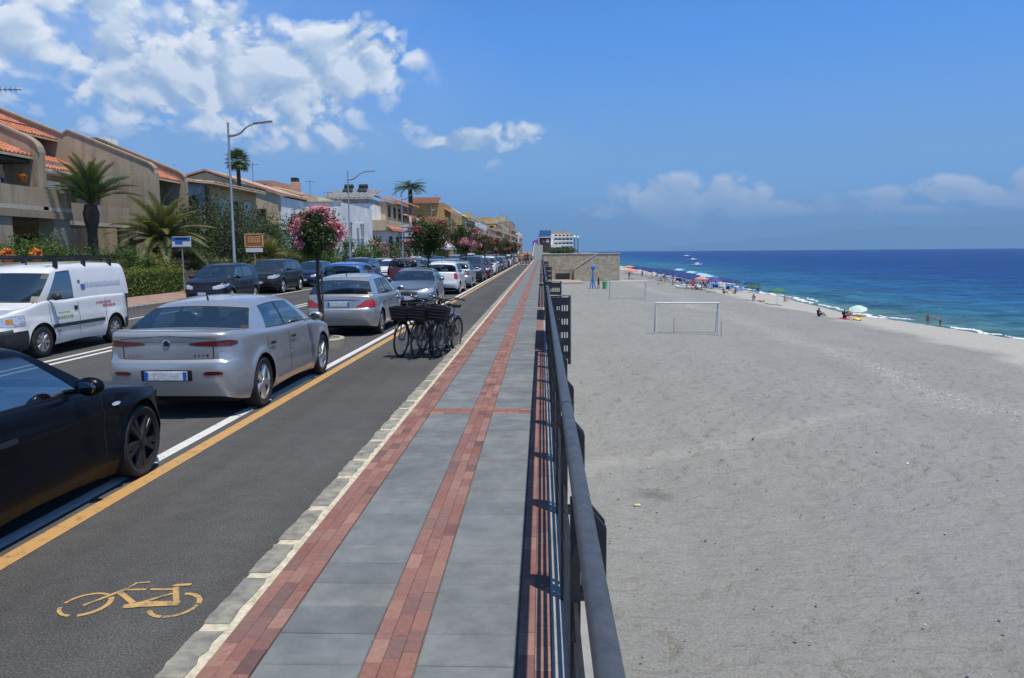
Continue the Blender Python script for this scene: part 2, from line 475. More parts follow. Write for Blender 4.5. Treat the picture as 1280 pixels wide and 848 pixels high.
def make_wheel(r, tw, style, rimmat):
    rr = r * P_RIM.get(style, .66); h = tw / 2
    t = MB(); t.lathe([(rr, -h * .8), (r * .9, -h), (r * .975, -h * .86), (r, -h * .6), (r, h * .6), (r * .975, h * .86), (r * .9, h), (rr + .012, h * .92), (rr, h * .8)], 28, 'X')
    tyre = t.mesh('tyre', M_RUBBER, 35)
    m = MB()
    m.lathe([(rr, -h * .8), (rr, h * .86), (rr * .95, h * .86), (rr * .93, h * .3), (.0, h * .3)], 28, 'X')
    m.m = [1 if max(abs(m.v[i][1])**2 + abs(m.v[i][2])**2 for i in f) < (rr * .94)**2 else 0 for f in m.f]
    if style == 'cover':
        m.lathe([(rr * .95, h * .84), (rr * .8, h * .98), (rr * .35, h * .92), (rr * .12, h), (.001, h)], 28, 'X')
        m.cur = 1
        for k in range(9):
            T = Matrix.Rotation(2 * math.pi * k / 9, 4, 'X'); m.box((h * .96, 0, rr * .66), (.012, rr * .13, rr * .26), 0, T)
    else:
        n, wd, split = dict(alloy5=(5, .22, 0), double5=(5, .15, .16), alloy7=(7, .17, 0), alloy10=(10, .11, 0), steel=(8, .24, 0))[style]
        for k in range(n):
            for q in ((-1, 1) if split else (0,)):
                T = Matrix.Rotation(2 * math.pi * k / n + q * split, 4, 'X')
                z0, z1, w0, w1 = rr * .12, rr * .97, rr * wd * .8, rr * wd
                x0, x1 = h * .55, h * .9
                V = [(x0, -w0, z0), (x1, -w0 * .6, z0), (x1, w0 * .6, z0), (x0, w0, z0), (x0, -w1, z1), (x1 * .96, -w1 * .6, z1), (x1 * .96, w1 * .6, z1), (x0, w1, z1)]
                m.add(V, [(0, 1, 5, 4), (1, 2, 6, 5), (2, 3, 7, 6), (4, 5, 6, 7), (0, 3, 2, 1)], T)
        m.lathe([(rr * .24, h * .5), (rr * .22, h * .95), (rr * .12, h), (.001, h)], 16, 'X')
    rim = m.mesh('rim', [rimmat, M_UNDER], 30)
    return tyre, rim
P_RIM = dict(steel=.62, cover=.64, double5=.76, alloy7=.72, alloy5=.70, alloy10=.70)

def make_car(P, paint, label, cat='car', group=None, name='parked_car'):
    S = Surf(P); w = P['w']; yF, yR = P['yF'], P['yR']
    root = thing(name, label, cat, group=group)
    # ---- columns round the outline
    cols = [a for a in np.linspace(0, S.A, int(S.A / .075))]
    spec = []
    for yc in P['axles']:
        for th in range(0, 181, 12): spec.append(S.ay(yc + S.rad * math.cos(R(th))))
        spec += [S.ay(yc + S.rad + .004), S.ay(yc - S.rad - .004)]
    rngs = [(S.ay(yc + S.rad + .03), S.ay(yc - S.rad - .03)) for yc in P['axles']]
    cols = sorted([a for a in cols if not any(lo < a < hi for lo, hi in rngs)] + spec)
    nc = len(cols); rr = P.get('round', .05)
    aF, aR = rngs[0][0], rngs[1][1]
    grid = []; ylist = []
    for a in cols:
        x, y = S.xy(a); zl, zt = S.low(y), S.top(x, y)
        zs = [zl + (zt - rr - zl) * t for t in np.linspace(0, 1, 13)] + [zt - rr * (1 - math.sin(R(q))) for q in (22, 45, 67, 90)]
        for cz in P.get('crease', ()):
            if zl + .08 < cz < zt - rr - .02:
                k_ = int(np.argmin([abs(z_ - cz) for z_ in zs[1:12]])) + 1; zs[k_] = cz
        zs.sort()
        grid.append([S.pt(a, z) for z in zs]); ylist.append(y)
    nr = len(grid[0])
    G = np.array(grid)
    def emit(mb, i, j):
        q = [G[i, j], G[i + 1, j], G[i + 1, j + 1], G[i, j + 1]]
        mb.add(q, [(0, 1, 2, 3)]); mb.add([(-v[0], v[1], v[2]) for v in q], [(3, 2, 1, 0)])
    body, fb, rb = MB(), MB(), MB()
    for i in range(nc - 1):
        am = (cols[i] + cols[i + 1]) / 2
        for j in range(nr - 1):
            zm = (G[i, j, 2] + G[i + 1, j, 2] + G[i, j + 1, 2] + G[i + 1, j + 1, 2]) / 4
            if am < aF and zm < P['bumpF']: emit(fb, i, j)
            elif am > aR and zm < P['bumpR']: emit(rb, i, j)
            else: emit(body, i, j)
    # ---- top: bonnet, scuttle, shoulders, boot
    yA, yZ = P['segs'][0][1], P['segs'][-1][1]
    swF, swR = P['sweep'][0], P['sweep'][1]
    cabF, cabR = yA + .02, yZ + .0
    wb = P['wb']
    def crossrow(i):
        xe, y, ze = G[i, -1]
        row = [np.array([xe, y, ze])]
        k = 6
        xin = min(wb - .012, xe)
        row.append(np.array([xin, y, S.top(xin, y)]))
        for q in range(1, k + 1):
            x = xin * (1 - q / k); row.append(np.array([x, y, S.top(x, y)]))
        return row
    rows = [crossrow(i) for i in range(nc)]
    for i in range(nc - 1):
        ym = (G[i, -1, 1] + G[i + 1, -1, 1]) / 2
        incab = cabR < ym < cabF
        for q in range(len(rows[0]) - 1):
            if incab and q >= 1: continue
            v = [rows[i][q], rows[i + 1][q], rows[i + 1][q + 1], rows[i][q + 1]]
            body.add(v, [(0, 1, 2, 3)]); body.add([(-p[0], p[1], p[2]) for p in v], [(3, 2, 1, 0)])
    # ---- greenhouse
    segs = P['segs']; roof = P['roof']; cr = P['roofcrown']; wr = P['wroof']
    C = []   # columns: (kind of the strip to the next column, bottom, top, inward)
    nf = 8
    zr = lambda y: spl(y, roof)
    for q in range(nf):
        s_ = q / nf
        C.append(['WS', (wb * s_, segs[0][1] + swF * (1 - s_**2)), (wr * s_, segs[0][2] + P['sweep'][2] * (1 - s_**2)), (-s_**5, -1 + .2 * s_)])
    for q in range(len(segs) - 1):
        kind, y0b, y0t = segs[q]; y1b, y1t = segs[q + 1][1:3]; n = 2 if kind in 'ABCDT' else 5
        for k in range(n):
            t = k / n; edge = kind == 'A' and k == 0
            C.append([kind, (wb, y0b + (y1b - y0b) * t), (wr, y0t + (y1t - y0t) * t), (-1, -.55) if edge else (-1, 0)])
    for q in range(nf + 1):
        s_ = 1 - q / nf
        C.append(['RS', (wb * s_, segs[-1][1] - swR * (1 - s_**2)), (wr * s_, segs[-1][2] - P['sweep'][3] * (1 - s_**2)), (-s_**5, 1 - .45 * s_**4)])
    vs = [0, .05, .08, .22, .38, .54, .70, .82, .85]
    v0, v1 = vs[2], vs[-2]
    H = []
    for (kind, b, t, inw) in C:
        zb = S.top(b[0], b[1]) - .025 if not (cabR < b[1] < cabF) else S.top(wb, b[1]) - .02
        zt = zr(t[1]) + cr * (1 - (t[0] / wr)**2)
        B = np.array([b[0], b[1], zb]); T = np.array([t[0], t[1], zt])
        col = []
        side = kind in 'ABCDTW' and kind not in ('WS',)
        for v in vs:
            p = B + (T - B) * v; bul = 4 * v * (1 - v)
            if kind == 'WS': p[1] += P.get('bulF', .035) * bul; p[2] += .01 * bul
            elif kind == 'RS': p[1] -= P.get('bulR', .03) * bul; p[0] += .012 * bul * (b[0] / wb)**4
            else: p[0] += .022 * bul
            col.append(p)
        P0 = col[-1]; inl = np.array([inw[0], inw[1], 0.]); inl /= np.linalg.norm(inl)
        if abs(t[0]) < 1e-6: inl[0] = 0
        E_ = T + inl * .10; E_[0] = max(0, E_[0]); E_[2] = zr(E_[1]) + cr * (1 - (min(1, abs(E_[0]) / wr))**2)
        for t_ in (.3, .55, .8, 1.): col.append(P0 * (1 - t_)**2 + 2 * T * t_ * (1 - t_) + E_ * t_**2)
        H.append(col)
    H = np.array(H); ng, nv = H.shape[:2]; nrow = len(vs)
    glass, trim = {}, MB()
    def two(mb, q): mb.add(q, [(0, 1, 2, 3)]); mb.add([(-v[0], v[1], v[2]) for v in q], [(3, 2, 1, 0)])
    opaque = P.get('opaque', '')
    firsts = {}
    for i in range(ng): firsts.setdefault(C[i][0], [i, i]); firsts[C[i][0]][1] = i
    for i in range(ng - 1):
        kind = C[i][0]
        if i == ng - nf - 2 + 0 and False: pass
        for j in range(nv - 1):
            q = [H[i, j], H[i + 1, j], H[i + 1, j + 1], H[i, j + 1]]
            isg = (kind in ('WS', 'RS') or kind[0] == 'W') and kind not in opaque.split(',')
            if kind == 'RS' and 'rz' in P: lo_ok = vs[min(j, nrow - 1)] >= P['rz'] - .001
            else: lo_ok = True
            if j < nrow - 1 and isg and vs[j] >= v0 - 1e-6 and vs[j + 1] <= v1 + 1e-6 and lo_ok:
                edge = (kind == 'RS' and i == ng - nf - 1) or (kind == 'WS' and i == nf - 1)
                if edge and (j in (2, nrow - 3) or P.get('frit', 0)): two(trim, q)
                elif kind[0] == 'W' and kind != 'WS':
                    glass.setdefault(kind + 'r', MB()).add(q, [(0, 1, 2, 3)]); glass.setdefault(kind + 'l', MB()).add([(-v[0], v[1], v[2]) for v in q], [(3, 2, 1, 0)])
                else: two(glass.setdefault(kind, MB()), q)
            elif j < nrow - 1 and isg and (vs[j] >= vs[1] - 1e-6) and lo_ok: two(trim, q)
            elif j < nrow - 1 and kind in P.get('blackpillar', 'B') and vs[j] >= vs[1] - 1e-6: two(trim, q)
            else: two(body, q)
    for i in range(ng - 1):     # roof skin
        def rrow(p): return [np.array([p[0] * (1 - k / 5), p[1], zr(p[1]) + cr * (1 - (min(1, p[0] * (1 - k / 5) / wr))**2)]) for k in range(6)]
        r0, r1 = rrow(H[i, -1]), rrow(H[i + 1, -1])
        for k in range(5): two(body, [r0[k], r1[k], r1[k + 1], r0[k + 1]])
    bm_fix = lambda mb: mb
    def out(mb, nm, m, sm=40, par=root):
        if not mb.v: return None
        me = np_mesh(nm, mb.v, mb.f, m, mb.m)
        b = bmesh.new(); b.from_mesh(me); bmesh.ops.remove_doubles(b, verts=b.verts, dist=.0006); b.to_mesh(me); b.free()
        me.polygons.foreach_set('use_smooth', np.ones(len(me.polygons), dtype=bool)); me.set_sharp_from_angle(angle=R(sm)); me.update()
        return obj(nm, me, par)
    out(body, 'body', paint, 38)
    out(fb, 'front_bumper', P.get('bumpmat') or paint, 38); out(rb, 'rear_bumper', P.get('bumpmat') or paint, 38)
    out(trim, 'window_trim', M_TRIM)
    for k, mb in glass.items(): out(mb, {'WS': 'windscreen', 'RS': 'rear_window'}.get(k, 'side_window'), M_GLASS)
    # ---- underside and wheel housings
    u = MB(); u.bbox(-w * .86, w * .86, yR + .28, yF - .3, .19, .30)
    for yc in P['axles']:
        for sx in (-1, 1):
            x1 = sx * (w - .05); x0 = sx * (w - .34); V = []; n = 12
            for k in range(n + 1):
                th = math.pi * k / n; y, z = yc + (S.rad - .002) * math.cos(th), S.r + (S.rad - .002) * math.sin(th)
                V += [(x1, y, z), (x0, y, z)]
            u.add(V, [(2 * k, 2 * k + 1, 2 * k + 3, 2 * k + 2) for k in range(n)])
            u.add([V[2 * k + 1] for k in range(n + 1)], [tuple(range(n + 1))])
    out(u, 'underbody', M_UNDER)
    ins = MB()   # closed tub that hides daylight through the cabin
    zb = P['belt'] - .06
    for sx in (-1, 1): ins.bbox(sx * (wb - .02), sx * (wb - .05), yZ + .1, yA - .05, .3, zb)
    ins.bbox(-wb + .02, wb - .02, yZ + .1, yA - .05, .3, .36)
    ins.bbox(-wb + .03, wb - .03, yA - .32, yA + .0, .5, zb + .03)
    ins.bbox(-wb + .03, wb - .03, yZ - .0, yZ + .16, .4, zb - .02)
    if P.get('parcel', 1): ins.bbox(-wb + .03, wb - .03, yZ, yZ + P.get('parcel', .4), zb - .04, zb)
    out(ins, 'cabin_lining', M_CABIN)
    seatm = P.get('seatmat', M_CABIN)
    for (sx, sy) in ((-.37, .1), (.37, .1), (-.37, -.75), (.37, -.75)):
        sy += P.get('seat0', 0)
        if sy - .45 < yZ: continue
        sm = MB(); T = Matrix.Translation((sx * w / .87, sy, 0)) @ Matrix.Rotation(R(14), 4, 'X')
        zs = P['belt'] - .98
        sm.rbox((0, .28, .46 + zs * .5), (.5, .52, .18), .05, 0, Matrix.Translation((sx * w / .87, sy, 0)))
        sm.rbox((0, .12, .74 + zs * .8), (.5, .13, .62), .055, 0, T); sm.rbox((0, .11, 1.12 + zs * .8), (.25, .1, .19), .04, 0, T)
        out(sm, 'seat', seatm, 60)
    # ---- fittings given as tables of patches
    for (nm, m, items) in P['fit'](S):
        for it in (items if isinstance(items, list) else [items]):
            for sd_ in (('R', 'L') if it.get('pair', 1) else (True,)):
                mb = MB(); lo, hi = poly_lo_hi(it['t'])
                S.patch(mb, it['t'][0][0], it['t'][-1][0], lo, hi, it.get('na', 8), it.get('nz', 4), it.get('off', .004), sd_)
                out(mb, nm, m, 60)
    # ---- mirrors
    mz, my = P['mirror']
    for sx in (-1, 1):
        mm = MB(); mm.sphere((sx * (w + .10), my, mz), (.115, .065, .075), 12, 8); mm.tube([(sx * (wb - .01), my + .02, mz - .05), (sx * (w + .05), my, mz - .03)], .022, 6)
        mi = out(mm, 'mirror', P.get('mirrormat') or paint, 70)
        g = MB(); g.sphere((sx * (w + .10), my - .058, mz), (.082, .010, .048), 12, 6); out(g, 'mirror_glass', M_MIRROR, 70, mi)
    # ---- wheels
    tyre, rim = make_wheel(P['wr'], P.get('tw', .205), P['wheel'], P.get('rimmat', M_ALLOY))
    for yc in P['axles']:
        for sx in (1, -1):
            wo = obj('wheel', tyre, root, (sx * (w - P.get('tw', .205) / 2 - .005), yc, P['wr']), 0 if sx > 0 else math.pi)
            ro = obj('rim', rim, wo); ro.rotation_euler = (random.random() * 6, 0, 0)
    # ---- plates, wipers, aerial, badge
    if P.get('plateR'):
        z, tilt = P['plateR']; y = S.pt(S.A, z, 0)[1]; pm = MB(); T = Matrix.Translation((0, y - .012, z))
        pm.rbox((0, 0, 0), (.52, .02, .11), .006, 0, T); pm.cur = 1
        for sx in (-1, 1): pm.box((sx * .235, -.0115, 0), (.045, .002, .104), 0, T)
        out(pm, 'number_plate', [M_PLATE, M_PLATEB], 30)
    if P.get('plateF'):
        z = P['plateF']; y = S.pt(0, z, 0)[1]; pm = MB(); T = Matrix.Translation((0, y + .012, z))
        pm.rbox((0, 0, 0), (.40, .02, .11), .006, 0, T); pm.cur = 1
        for sx in (-1, 1): pm.box((sx * .175, .0115, 0), (.045, .002, .104), 0, T)
        out(pm, 'number_plate', [M_PLATE, M_PLATEB], 30)
    if P.get('badge'):
        z, front = P['badge']; y = S.pt(0 if front else S.A, z, 0)[1]; bm_ = MB()
        sg = 1 if front else -1
        bm_.lathe([(.045, 0), (.045, .012 * sg), (.036, .016 * sg), (.0, .016 * sg)], 20, 'Y', Matrix.Translation((0, y, z)))
        bm_.cur = 1; bm_.lathe([(.034, .017 * sg), (.0, .019 * sg)], 20, 'Y', Matrix.Translation((0, y, z)))
        out(bm_, 'badge', [M_CHROME, M_TRIM], 30)
    if P.get('aerial') is not None:
        y = P['aerial']; z = zr(y) + cr; am = MB(); am.tube([(0, y, z - .01), (0, y - .03, z + .05), (0, y - .10, z + .2)], [.018, .009, .004], 6); out(am, 'aerial', M_TRIM)
    if P.get('rails'):
        for sx in (-1, 1):
            rm = MB(); y0, y1 = P['rails']
            rm.tube([(sx * (wr - .09), y0, zr(y0)), (sx * (wr - .09), y0 - .08, zr(y0) + .065), (sx * (wr - .09), (y0 + y1) / 2, zr((y0 + y1) / 2) + .07), (sx * (wr - .09), y1 + .08, zr(y1) + .065), (sx * (wr - .09), y1, zr(y1))], .016, 6)
            out(rm, 'roof_rail', M_PLASTIC, 60)
    root['S'] = 0; del root['S']
    return root, S

def seams(S, ys, zhi, zlo=None):
    """thin dark door gaps"""
    it = []
    for y in ys:
        a = S.ay(y); zl = max(.34, S.low(y) + .03) if zlo is None else zlo
        it.append(dict(t=[(a - .006, zl, zhi), (a + .006, zl, zhi)], na=1, nz=10, off=.0015))
    return it
def strip(S, y0, y1, z0, z1, off=.006, n=10):
    return dict(t=[(S.ay(y0), z0, z1), (S.ay(y1), z0, z1)], na=n, nz=2, off=off)
def handles(S, ys, z):
    return [dict(t=[(S.ay(y + .10), z - .012, z + .012), (S.ay(y + .06), z - .02, z + .018), (S.ay(y - .06), z - .02, z + .018), (S.ay(y - .10), z - .012, z + .012)], na=6, nz=2, off=.022) for y in ys]

SIDE = [(.15, .075), (.24, .035), (.33, .008), (.45, 0), (.60, .0), (.66, .010), (.80, .022), (.95, .040), (1.1, .06)]
def fit_common(S, head, tail, tailm, doors, hand, zh, extra=(), seamtop=.9):
    L = [('headlight', M_HEADLENS, head), ('tail_light', tailm, tail), ('door_gap', M_TRIM, seams(S, doors, seamtop)), ('door_handle', M_TRIM, handles(S, hand, zh))]
    return L + list(extra)

P_SEDAN = dict(w=.868, yF=2.34, yR=-2.25, bf=.34, br=.24, wr=.328, axles=(1.37, -1.35), belt=.98, wb=.785, wroof=.59, round=.055,
    low=[(2.34, .24), (1.9, .17), (0, .20), (-1.9, .21), (-2.32, .30)],
    top=[(2.34, .66), (2.1, .75), (1.6, .855), (1.0, .945), (.6, .955), (-.6, .985), (-1.5, 1.03), (-2.0, 1.06), (-2.32, 1.045)],
    crown=[(2.34, .02), (1.5, .06), (.95, .05), (0, .0), (-1.4, .0), (-1.7, .025), (-2.32, .015)],
    side=SIDE, front=[(.2, .12), (.3, .04), (.45, 0), (.55, .02), (.7, .09), (.85, .25)],
    rear=[(.2, .20), (.30, .075), (.42, .02), (.55, .0), (.64, .0), (.70, .012), (.73, .055), (.85, .05), (.95, .055), (1.02, .035), (1.1, .05)],
    bumpF=.60, bumpR=.715, crease=(.645, .700, .735),
    segs=[('A', .98, .26), ('W1', .72, .12), ('B', -.24, -.30), ('W2', -.31, -.37), ('C', -1.02, -.90), ('E', -1.62, -1.06)], sweep=(.16, .14, .10, .09),
    roof=[(.5, 1.30), (.1, 1.355), (-.4, 1.375), (-1.0, 1.335), (-1.4, 1.28)], roofcrown=.045, bulR=.05, rz=.08,
    wheel='alloy5', tw=.225, mirror=(1.02, .66), plateR=(.545, 0), plateF=.42, badge=(.93, False), aerial=-.98, seatmat=M_CABINL, parcel=.5, blackpillar='B',
    fit=lambda S: fit_common(S,
        [dict(t=[(S.ax(.42, True), .60, .66), (S.ax(.60, True), .58, .68), (S.ay(1.95), .62, .70)])],
        [dict(t=[(S.ay(-1.98), .905, .94), (S.ay(-2.06), .893, .955), (S.ax(.76, False), .885, .962), (S.ax(.56, False), .888, .952), (S.ax(.36, False), .90, .94), (S.ax(.27, False), .915, .928)], na=20)],
        M_REDLENS, (.83, -.27, -1.12), (-.12, -.98), .80,
        [('reflector', M_REDLENS, [dict(t=[(S.ax(.66, False), .555, .575), (S.ax(.63, False), .545, .59), (S.ax(.47, False), .545, .59), (S.ax(.44, False), .555, .575)], na=6, nz=1)]),
         ('boot_gap', M_TRIM, [dict(t=[(S.ax(.565, False), .75, .89), (S.ax(.552, False), .735, .89)], na=1, nz=6, off=.002), dict(t=[(S.ax(.55, False), .730, .740), (S.ax(.0, False), .730, .740)], na=6, nz=1, off=.002),
                               dict(t=[(S.ax(.60, False), .97, .976), (S.ax(.0, False), 1.02, 1.026)], na=6, nz=1, off=.002)]),
         ('lettering', M_CHROME, [dict(t=[(S.ax(.50 - .05 * k, False), .772, .792), (S.ax(.472 - .05 * k, False), .772, .792)], na=1, nz=1, off=.003) for k in range(4)]),
         ('plate_recess', M_TRIM, [dict(t=[(S.ax(.31, False), .48, .61), (S.ax(0, False), .48, .615)], na=4, nz=3, off=.003)]),
         ('grille', M_TRIM, [dict(t=[(0, .34, .68), (S.ax(.16, True), .52, .66)], na=4), dict(t=[(S.ax(.2, True), .30, .40), (S.ax(.6, True), .30, .40)])])]))

P_COUPE = dict(w=.875, yF=2.10, yR=-2.26, bf=.33, br=.2, wr=.325, axles=(1.34, -1.32), belt=.93, wb=.775, wroof=.57, round=.05, flare=.022,
    low=[(2.10, .24), (1.8, .17), (0, .19), (-1.9, .2), (-2.26, .28)],
    top=[(2.10, .66), (1.95, .72), (1.5, .80), (.9, .885), (.5, .90), (-.6, .935), (-1.5, .97), (-2.26, .98)],
    crown=[(2.10, .02), (1.5, .06), (.8, .05), (0, .0), (-1.3, .0), (-1.7, .03), (-2.26, .015)],
    side=[(.15, .08), (.22, .05), (.30, .012), (.40, 0.0), (.52, .012), (.62, .016), (.70, .0), (.76, .018), (.9, .035), (1.1, .06)],
    front=[(.2, .12), (.3, .04), (.45, 0), (.55, .02), (.7, .07), (.85, .2)], rear=[(.2, .18), (.3, .06), (.5, .0), (.62, .0), (.68, .05), (.9, .05), (1.0, .08)],
    bumpF=.56, bumpR=.64,
    segs=[('A', .86, .16), ('W1', .62, .05), ('B', -.62, -.58), ('W2', -.66, -.62), ('C', -1.2, -1.0), ('E', -1.62, -1.12)], sweep=(.15, .13, .09, .09),
    roof=[(.4, 1.27), (.0, 1.325), (-.4, 1.345), (-1.0, 1.305), (-1.4, 1.25)], roofcrown=.045, rz=.08,
    wheel='double5', rimmat=M_ALLOYD, tw=.225, mirror=(.985, .40), plateR=(.70, 0), plateF=.42, aerial=-1.0, parcel=.4,
    fit=lambda S: fit_common(S,
        [dict(t=[(S.ax(.40, True), .58, .66), (S.ax(.64, True), .57, .69), (S.ay(1.72), .63, .705)], na=10)],
        [dict(t=[(S.ay(-2.0), .72, .84), (S.ax(.6, False), .70, .86), (S.ax(.45, False), .72, .84)])], M_REDLENS, (.74, -.70), (-.42,), .74,
        [('indicator', M_HEADLENS, [dict(t=[(S.ay(1.00), .742, .752), (S.ay(.97), .732, .76), (S.ay(.90), .732, .762), (S.ay(.87), .745, .755)], na=5, nz=2, off=.008)]),
         ('grille', M_TRIM, [dict(t=[(S.ax(.04, True), .52, .64), (S.ax(.2, True), .52, .64)], na=4), dict(t=[(S.ax(.1, True), .28, .40), (S.ax(.55, True), .28, .40)])])], .86))

def hatch(**kw):
    """five door hatch; kw overrides"""
    d = dict(w=.85, yF=2.02, yR=-2.02, bf=.32, br=.16, wr=.30, axles=(1.26, -1.26), belt=.98, wb=.755, wroof=.59, round=.055,
        low=[(2.02, .24), (1.7, .18), (0, .20), (-1.7, .22), (-2.02, .30)],
        top=[(2.02, .68), (1.85, .76), (1.4, .89), (.95, .985), (.5, .97), (-.6, 1.0), (-1.5, 1.03), (-2.02, 1.02)],
        crown=[(2.02, .02), (1.5, .06), (1.0, .05), (.3, .0), (-1.6, .0), (-1.8, .02), (-2.02, .02)],
        side=SIDE, front=[(.2, .12), (.3, .04), (.45, 0), (.55, .02), (.7, .08), (.85, .24)],
        rear=[(.2, .18), (.30, .06), (.42, .01), (.55, .0), (.64, .0), (.69, .05), (.85, .055), (1.1, .09)],
        bumpF=.60, bumpR=.67, crease=(.60, .645, .69),
        segs=[('A', 1.04, .30), ('W1', .78, .16), ('B', -.18, -.26), ('W2', -.27, -.34), ('C', -1.16, -1.10), ('E', -1.80, -1.50)], sweep=(.16, .10, .10, .07),
        roof=[(.5, 1.38), (.1, 1.435), (-.4, 1.46), (-1.2, 1.43), (-1.7, 1.385)], roofcrown=.045, rz=.08,
        wheel='alloy7', tw=.195, mirror=(1.03, .72), plateR=(.76, 0), plateF=.42, aerial=-1.2, parcel=.35,
        fit=lambda S: fit_common(S,
            [dict(t=[(S.ax(.40, True), .60, .70), (S.ax(.62, True), .60, .76), (S.ay(1.45), .74, .82)], na=12)],
            [dict(t=[(S.ay(-1.84), .76, .96), (S.ax(.70, False), .72, 1.0), (S.ax(.58, False), .74, .96)], na=10)], M_REDLENS2, (.86, -.24, -.98), (-.08, -.88), .82,
            [('grille', M_TRIM, [dict(t=[(0, .56, .66), (S.ax(.36, True), .58, .65)], na=5), dict(t=[(0, .28, .44), (S.ax(.5, True), .30, .42)], na=5)]),
             ('boot_gap', M_TRIM, [dict(t=[(S.ax(.62, False), .685, .691), (S.ax(0, False), .685, .691)], na=6, nz=1, off=.002)])]))
    d.update(kw); return d

P_MICRA = hatch(yF=1.92, yR=-1.90, axles=(1.22, -1.23), bumpR=.60, plateR=(.46, 0), wb=.745, wroof=.60, belt=.99,
    roof=[(.5, 1.42), (.1, 1.49), (-.4, 1.51), (-1.2, 1.46), (-1.7, 1.40)], segs=[('A', 1.02, .30), ('W1', .74, .14), ('B', -.18, -.24), ('W2', -.26, -.32), ('C', -1.06, -1.0), ('E', -1.66, -1.44)],
    low=[(1.92, .24), (1.6, .18), (0, .20), (-1.6, .24), (-1.90, .34)], br=.24, rear=[(.2, .2), (.30, .07), (.42, .01), (.55, .0), (.62, .03), (.8, .05), (1.1, .12)],
    top=[(1.92, .70), (1.75, .78), (1.4, .90), (.95, .99), (.5, .98), (-.6, 1.0), (-1.5, 1.04), (-1.90, 1.03)],
    fit=lambda S: fit_common(S, [dict(t=[(S.ax(.40, True), .62, .74), (S.ax(.62, True), .62, .80), (S.ay(1.4), .78, .86)], na=12)],
        [dict(t=[(S.ay(-1.60), .78, .98), (S.ay(-1.66), .72, 1.02), (S.ax(.72, False), .71, 1.02), (S.ax(.64, False), .76, .97)], na=12)], M_REDLENS2, (.86, -.22, -.96), (-.06, -.84), .82,
        [('grille', M_TRIM, [dict(t=[(0, .28, .44), (S.ax(.5, True), .30, .42)], na=5)]),
         ('boot_gap', M_TRIM, [dict(t=[(S.ax(.60, False), .615, .621), (S.ax(0, False), .60, .606)], na=6, nz=1, off=.002)]),
         ('boot_handle', M_TRIM, [dict(t=[(S.ax(.16, False), .84, .87), (S.ax(0, False), .83, .88)], na=3, nz=2, off=.012)])]))

P_ESTATE = hatch(w=.875, yF=2.05, yR=-2.10, axles=(1.28, -1.26), bumpR=.67, plateR=(.775, 0), wb=.775, wroof=.60, belt=.97, wheel='cover', rimmat=M_ALLOY, br=.2,
    roof=[(.5, 1.34), (.1, 1.40), (-.4, 1.42), (-1.2, 1.385), (-1.75, 1.33)], low=[(2.05, .24), (1.7, .18), (0, .2), (-1.7, .22), (-2.10, .27)],
    top=[(2.05, .66), (1.85, .74), (1.4, .87), (.95, .955), (.5, .95), (-.6, .965), (-1.5, .985), (-2.10, .97)],
    crown=[(2.05, .02), (1.5, .06), (1.0, .05), (.3, .0), (-1.6, .0), (-1.8, .03), (-2.10, .03)],
    rear=[(.2, .16), (.30, .05), (.42, .01), (.55, .0), (.64, .0), (.69, .05), (.85, .065), (1.1, .12)], bulR=.06,
    segs=[('A', 1.0, .24), ('W1', .74, .10), ('B', -.24, -.32), ('W2', -.33, -.40), ('C', -1.24, -1.08), ('E', -1.86, -1.46)], sweep=(.16, .12, .10, .09),
    fit=lambda S: fit_common(S, [dict(t=[(S.ax(.40, True), .56, .66), (S.ax(.62, True), .56, .70), (S.ay(1.5), .68, .74)], na=12)],
        [dict(t=[(S.ay(-1.80), .70, .80), (S.ax(.82, False), .69, .90), (S.ax(.66, False), .70, .87), (S.ax(.50, False), .70, .77), (S.ax(.42, False), .70, .72)], na=16)], M_REDLENS2, (.84, -.28, -1.02), (-.12, -.92), .78,
        [('boot_gap', M_TRIM, [dict(t=[(S.ax(.66, False), .684, .692), (S.ax(0, False), .684, .692)], na=6, nz=1, off=.002),
                               dict(t=[(S.ax(.52, False), .852, .858), (S.ax(.3, False), .866, .88), (S.ax(0, False), .868, .886)], na=8, nz=1, off=.006)]),
         ('grille', M_TRIM, [dict(t=[(0, .54, .64), (S.ax(.34, True), .56, .62)], na=5)])], .86))

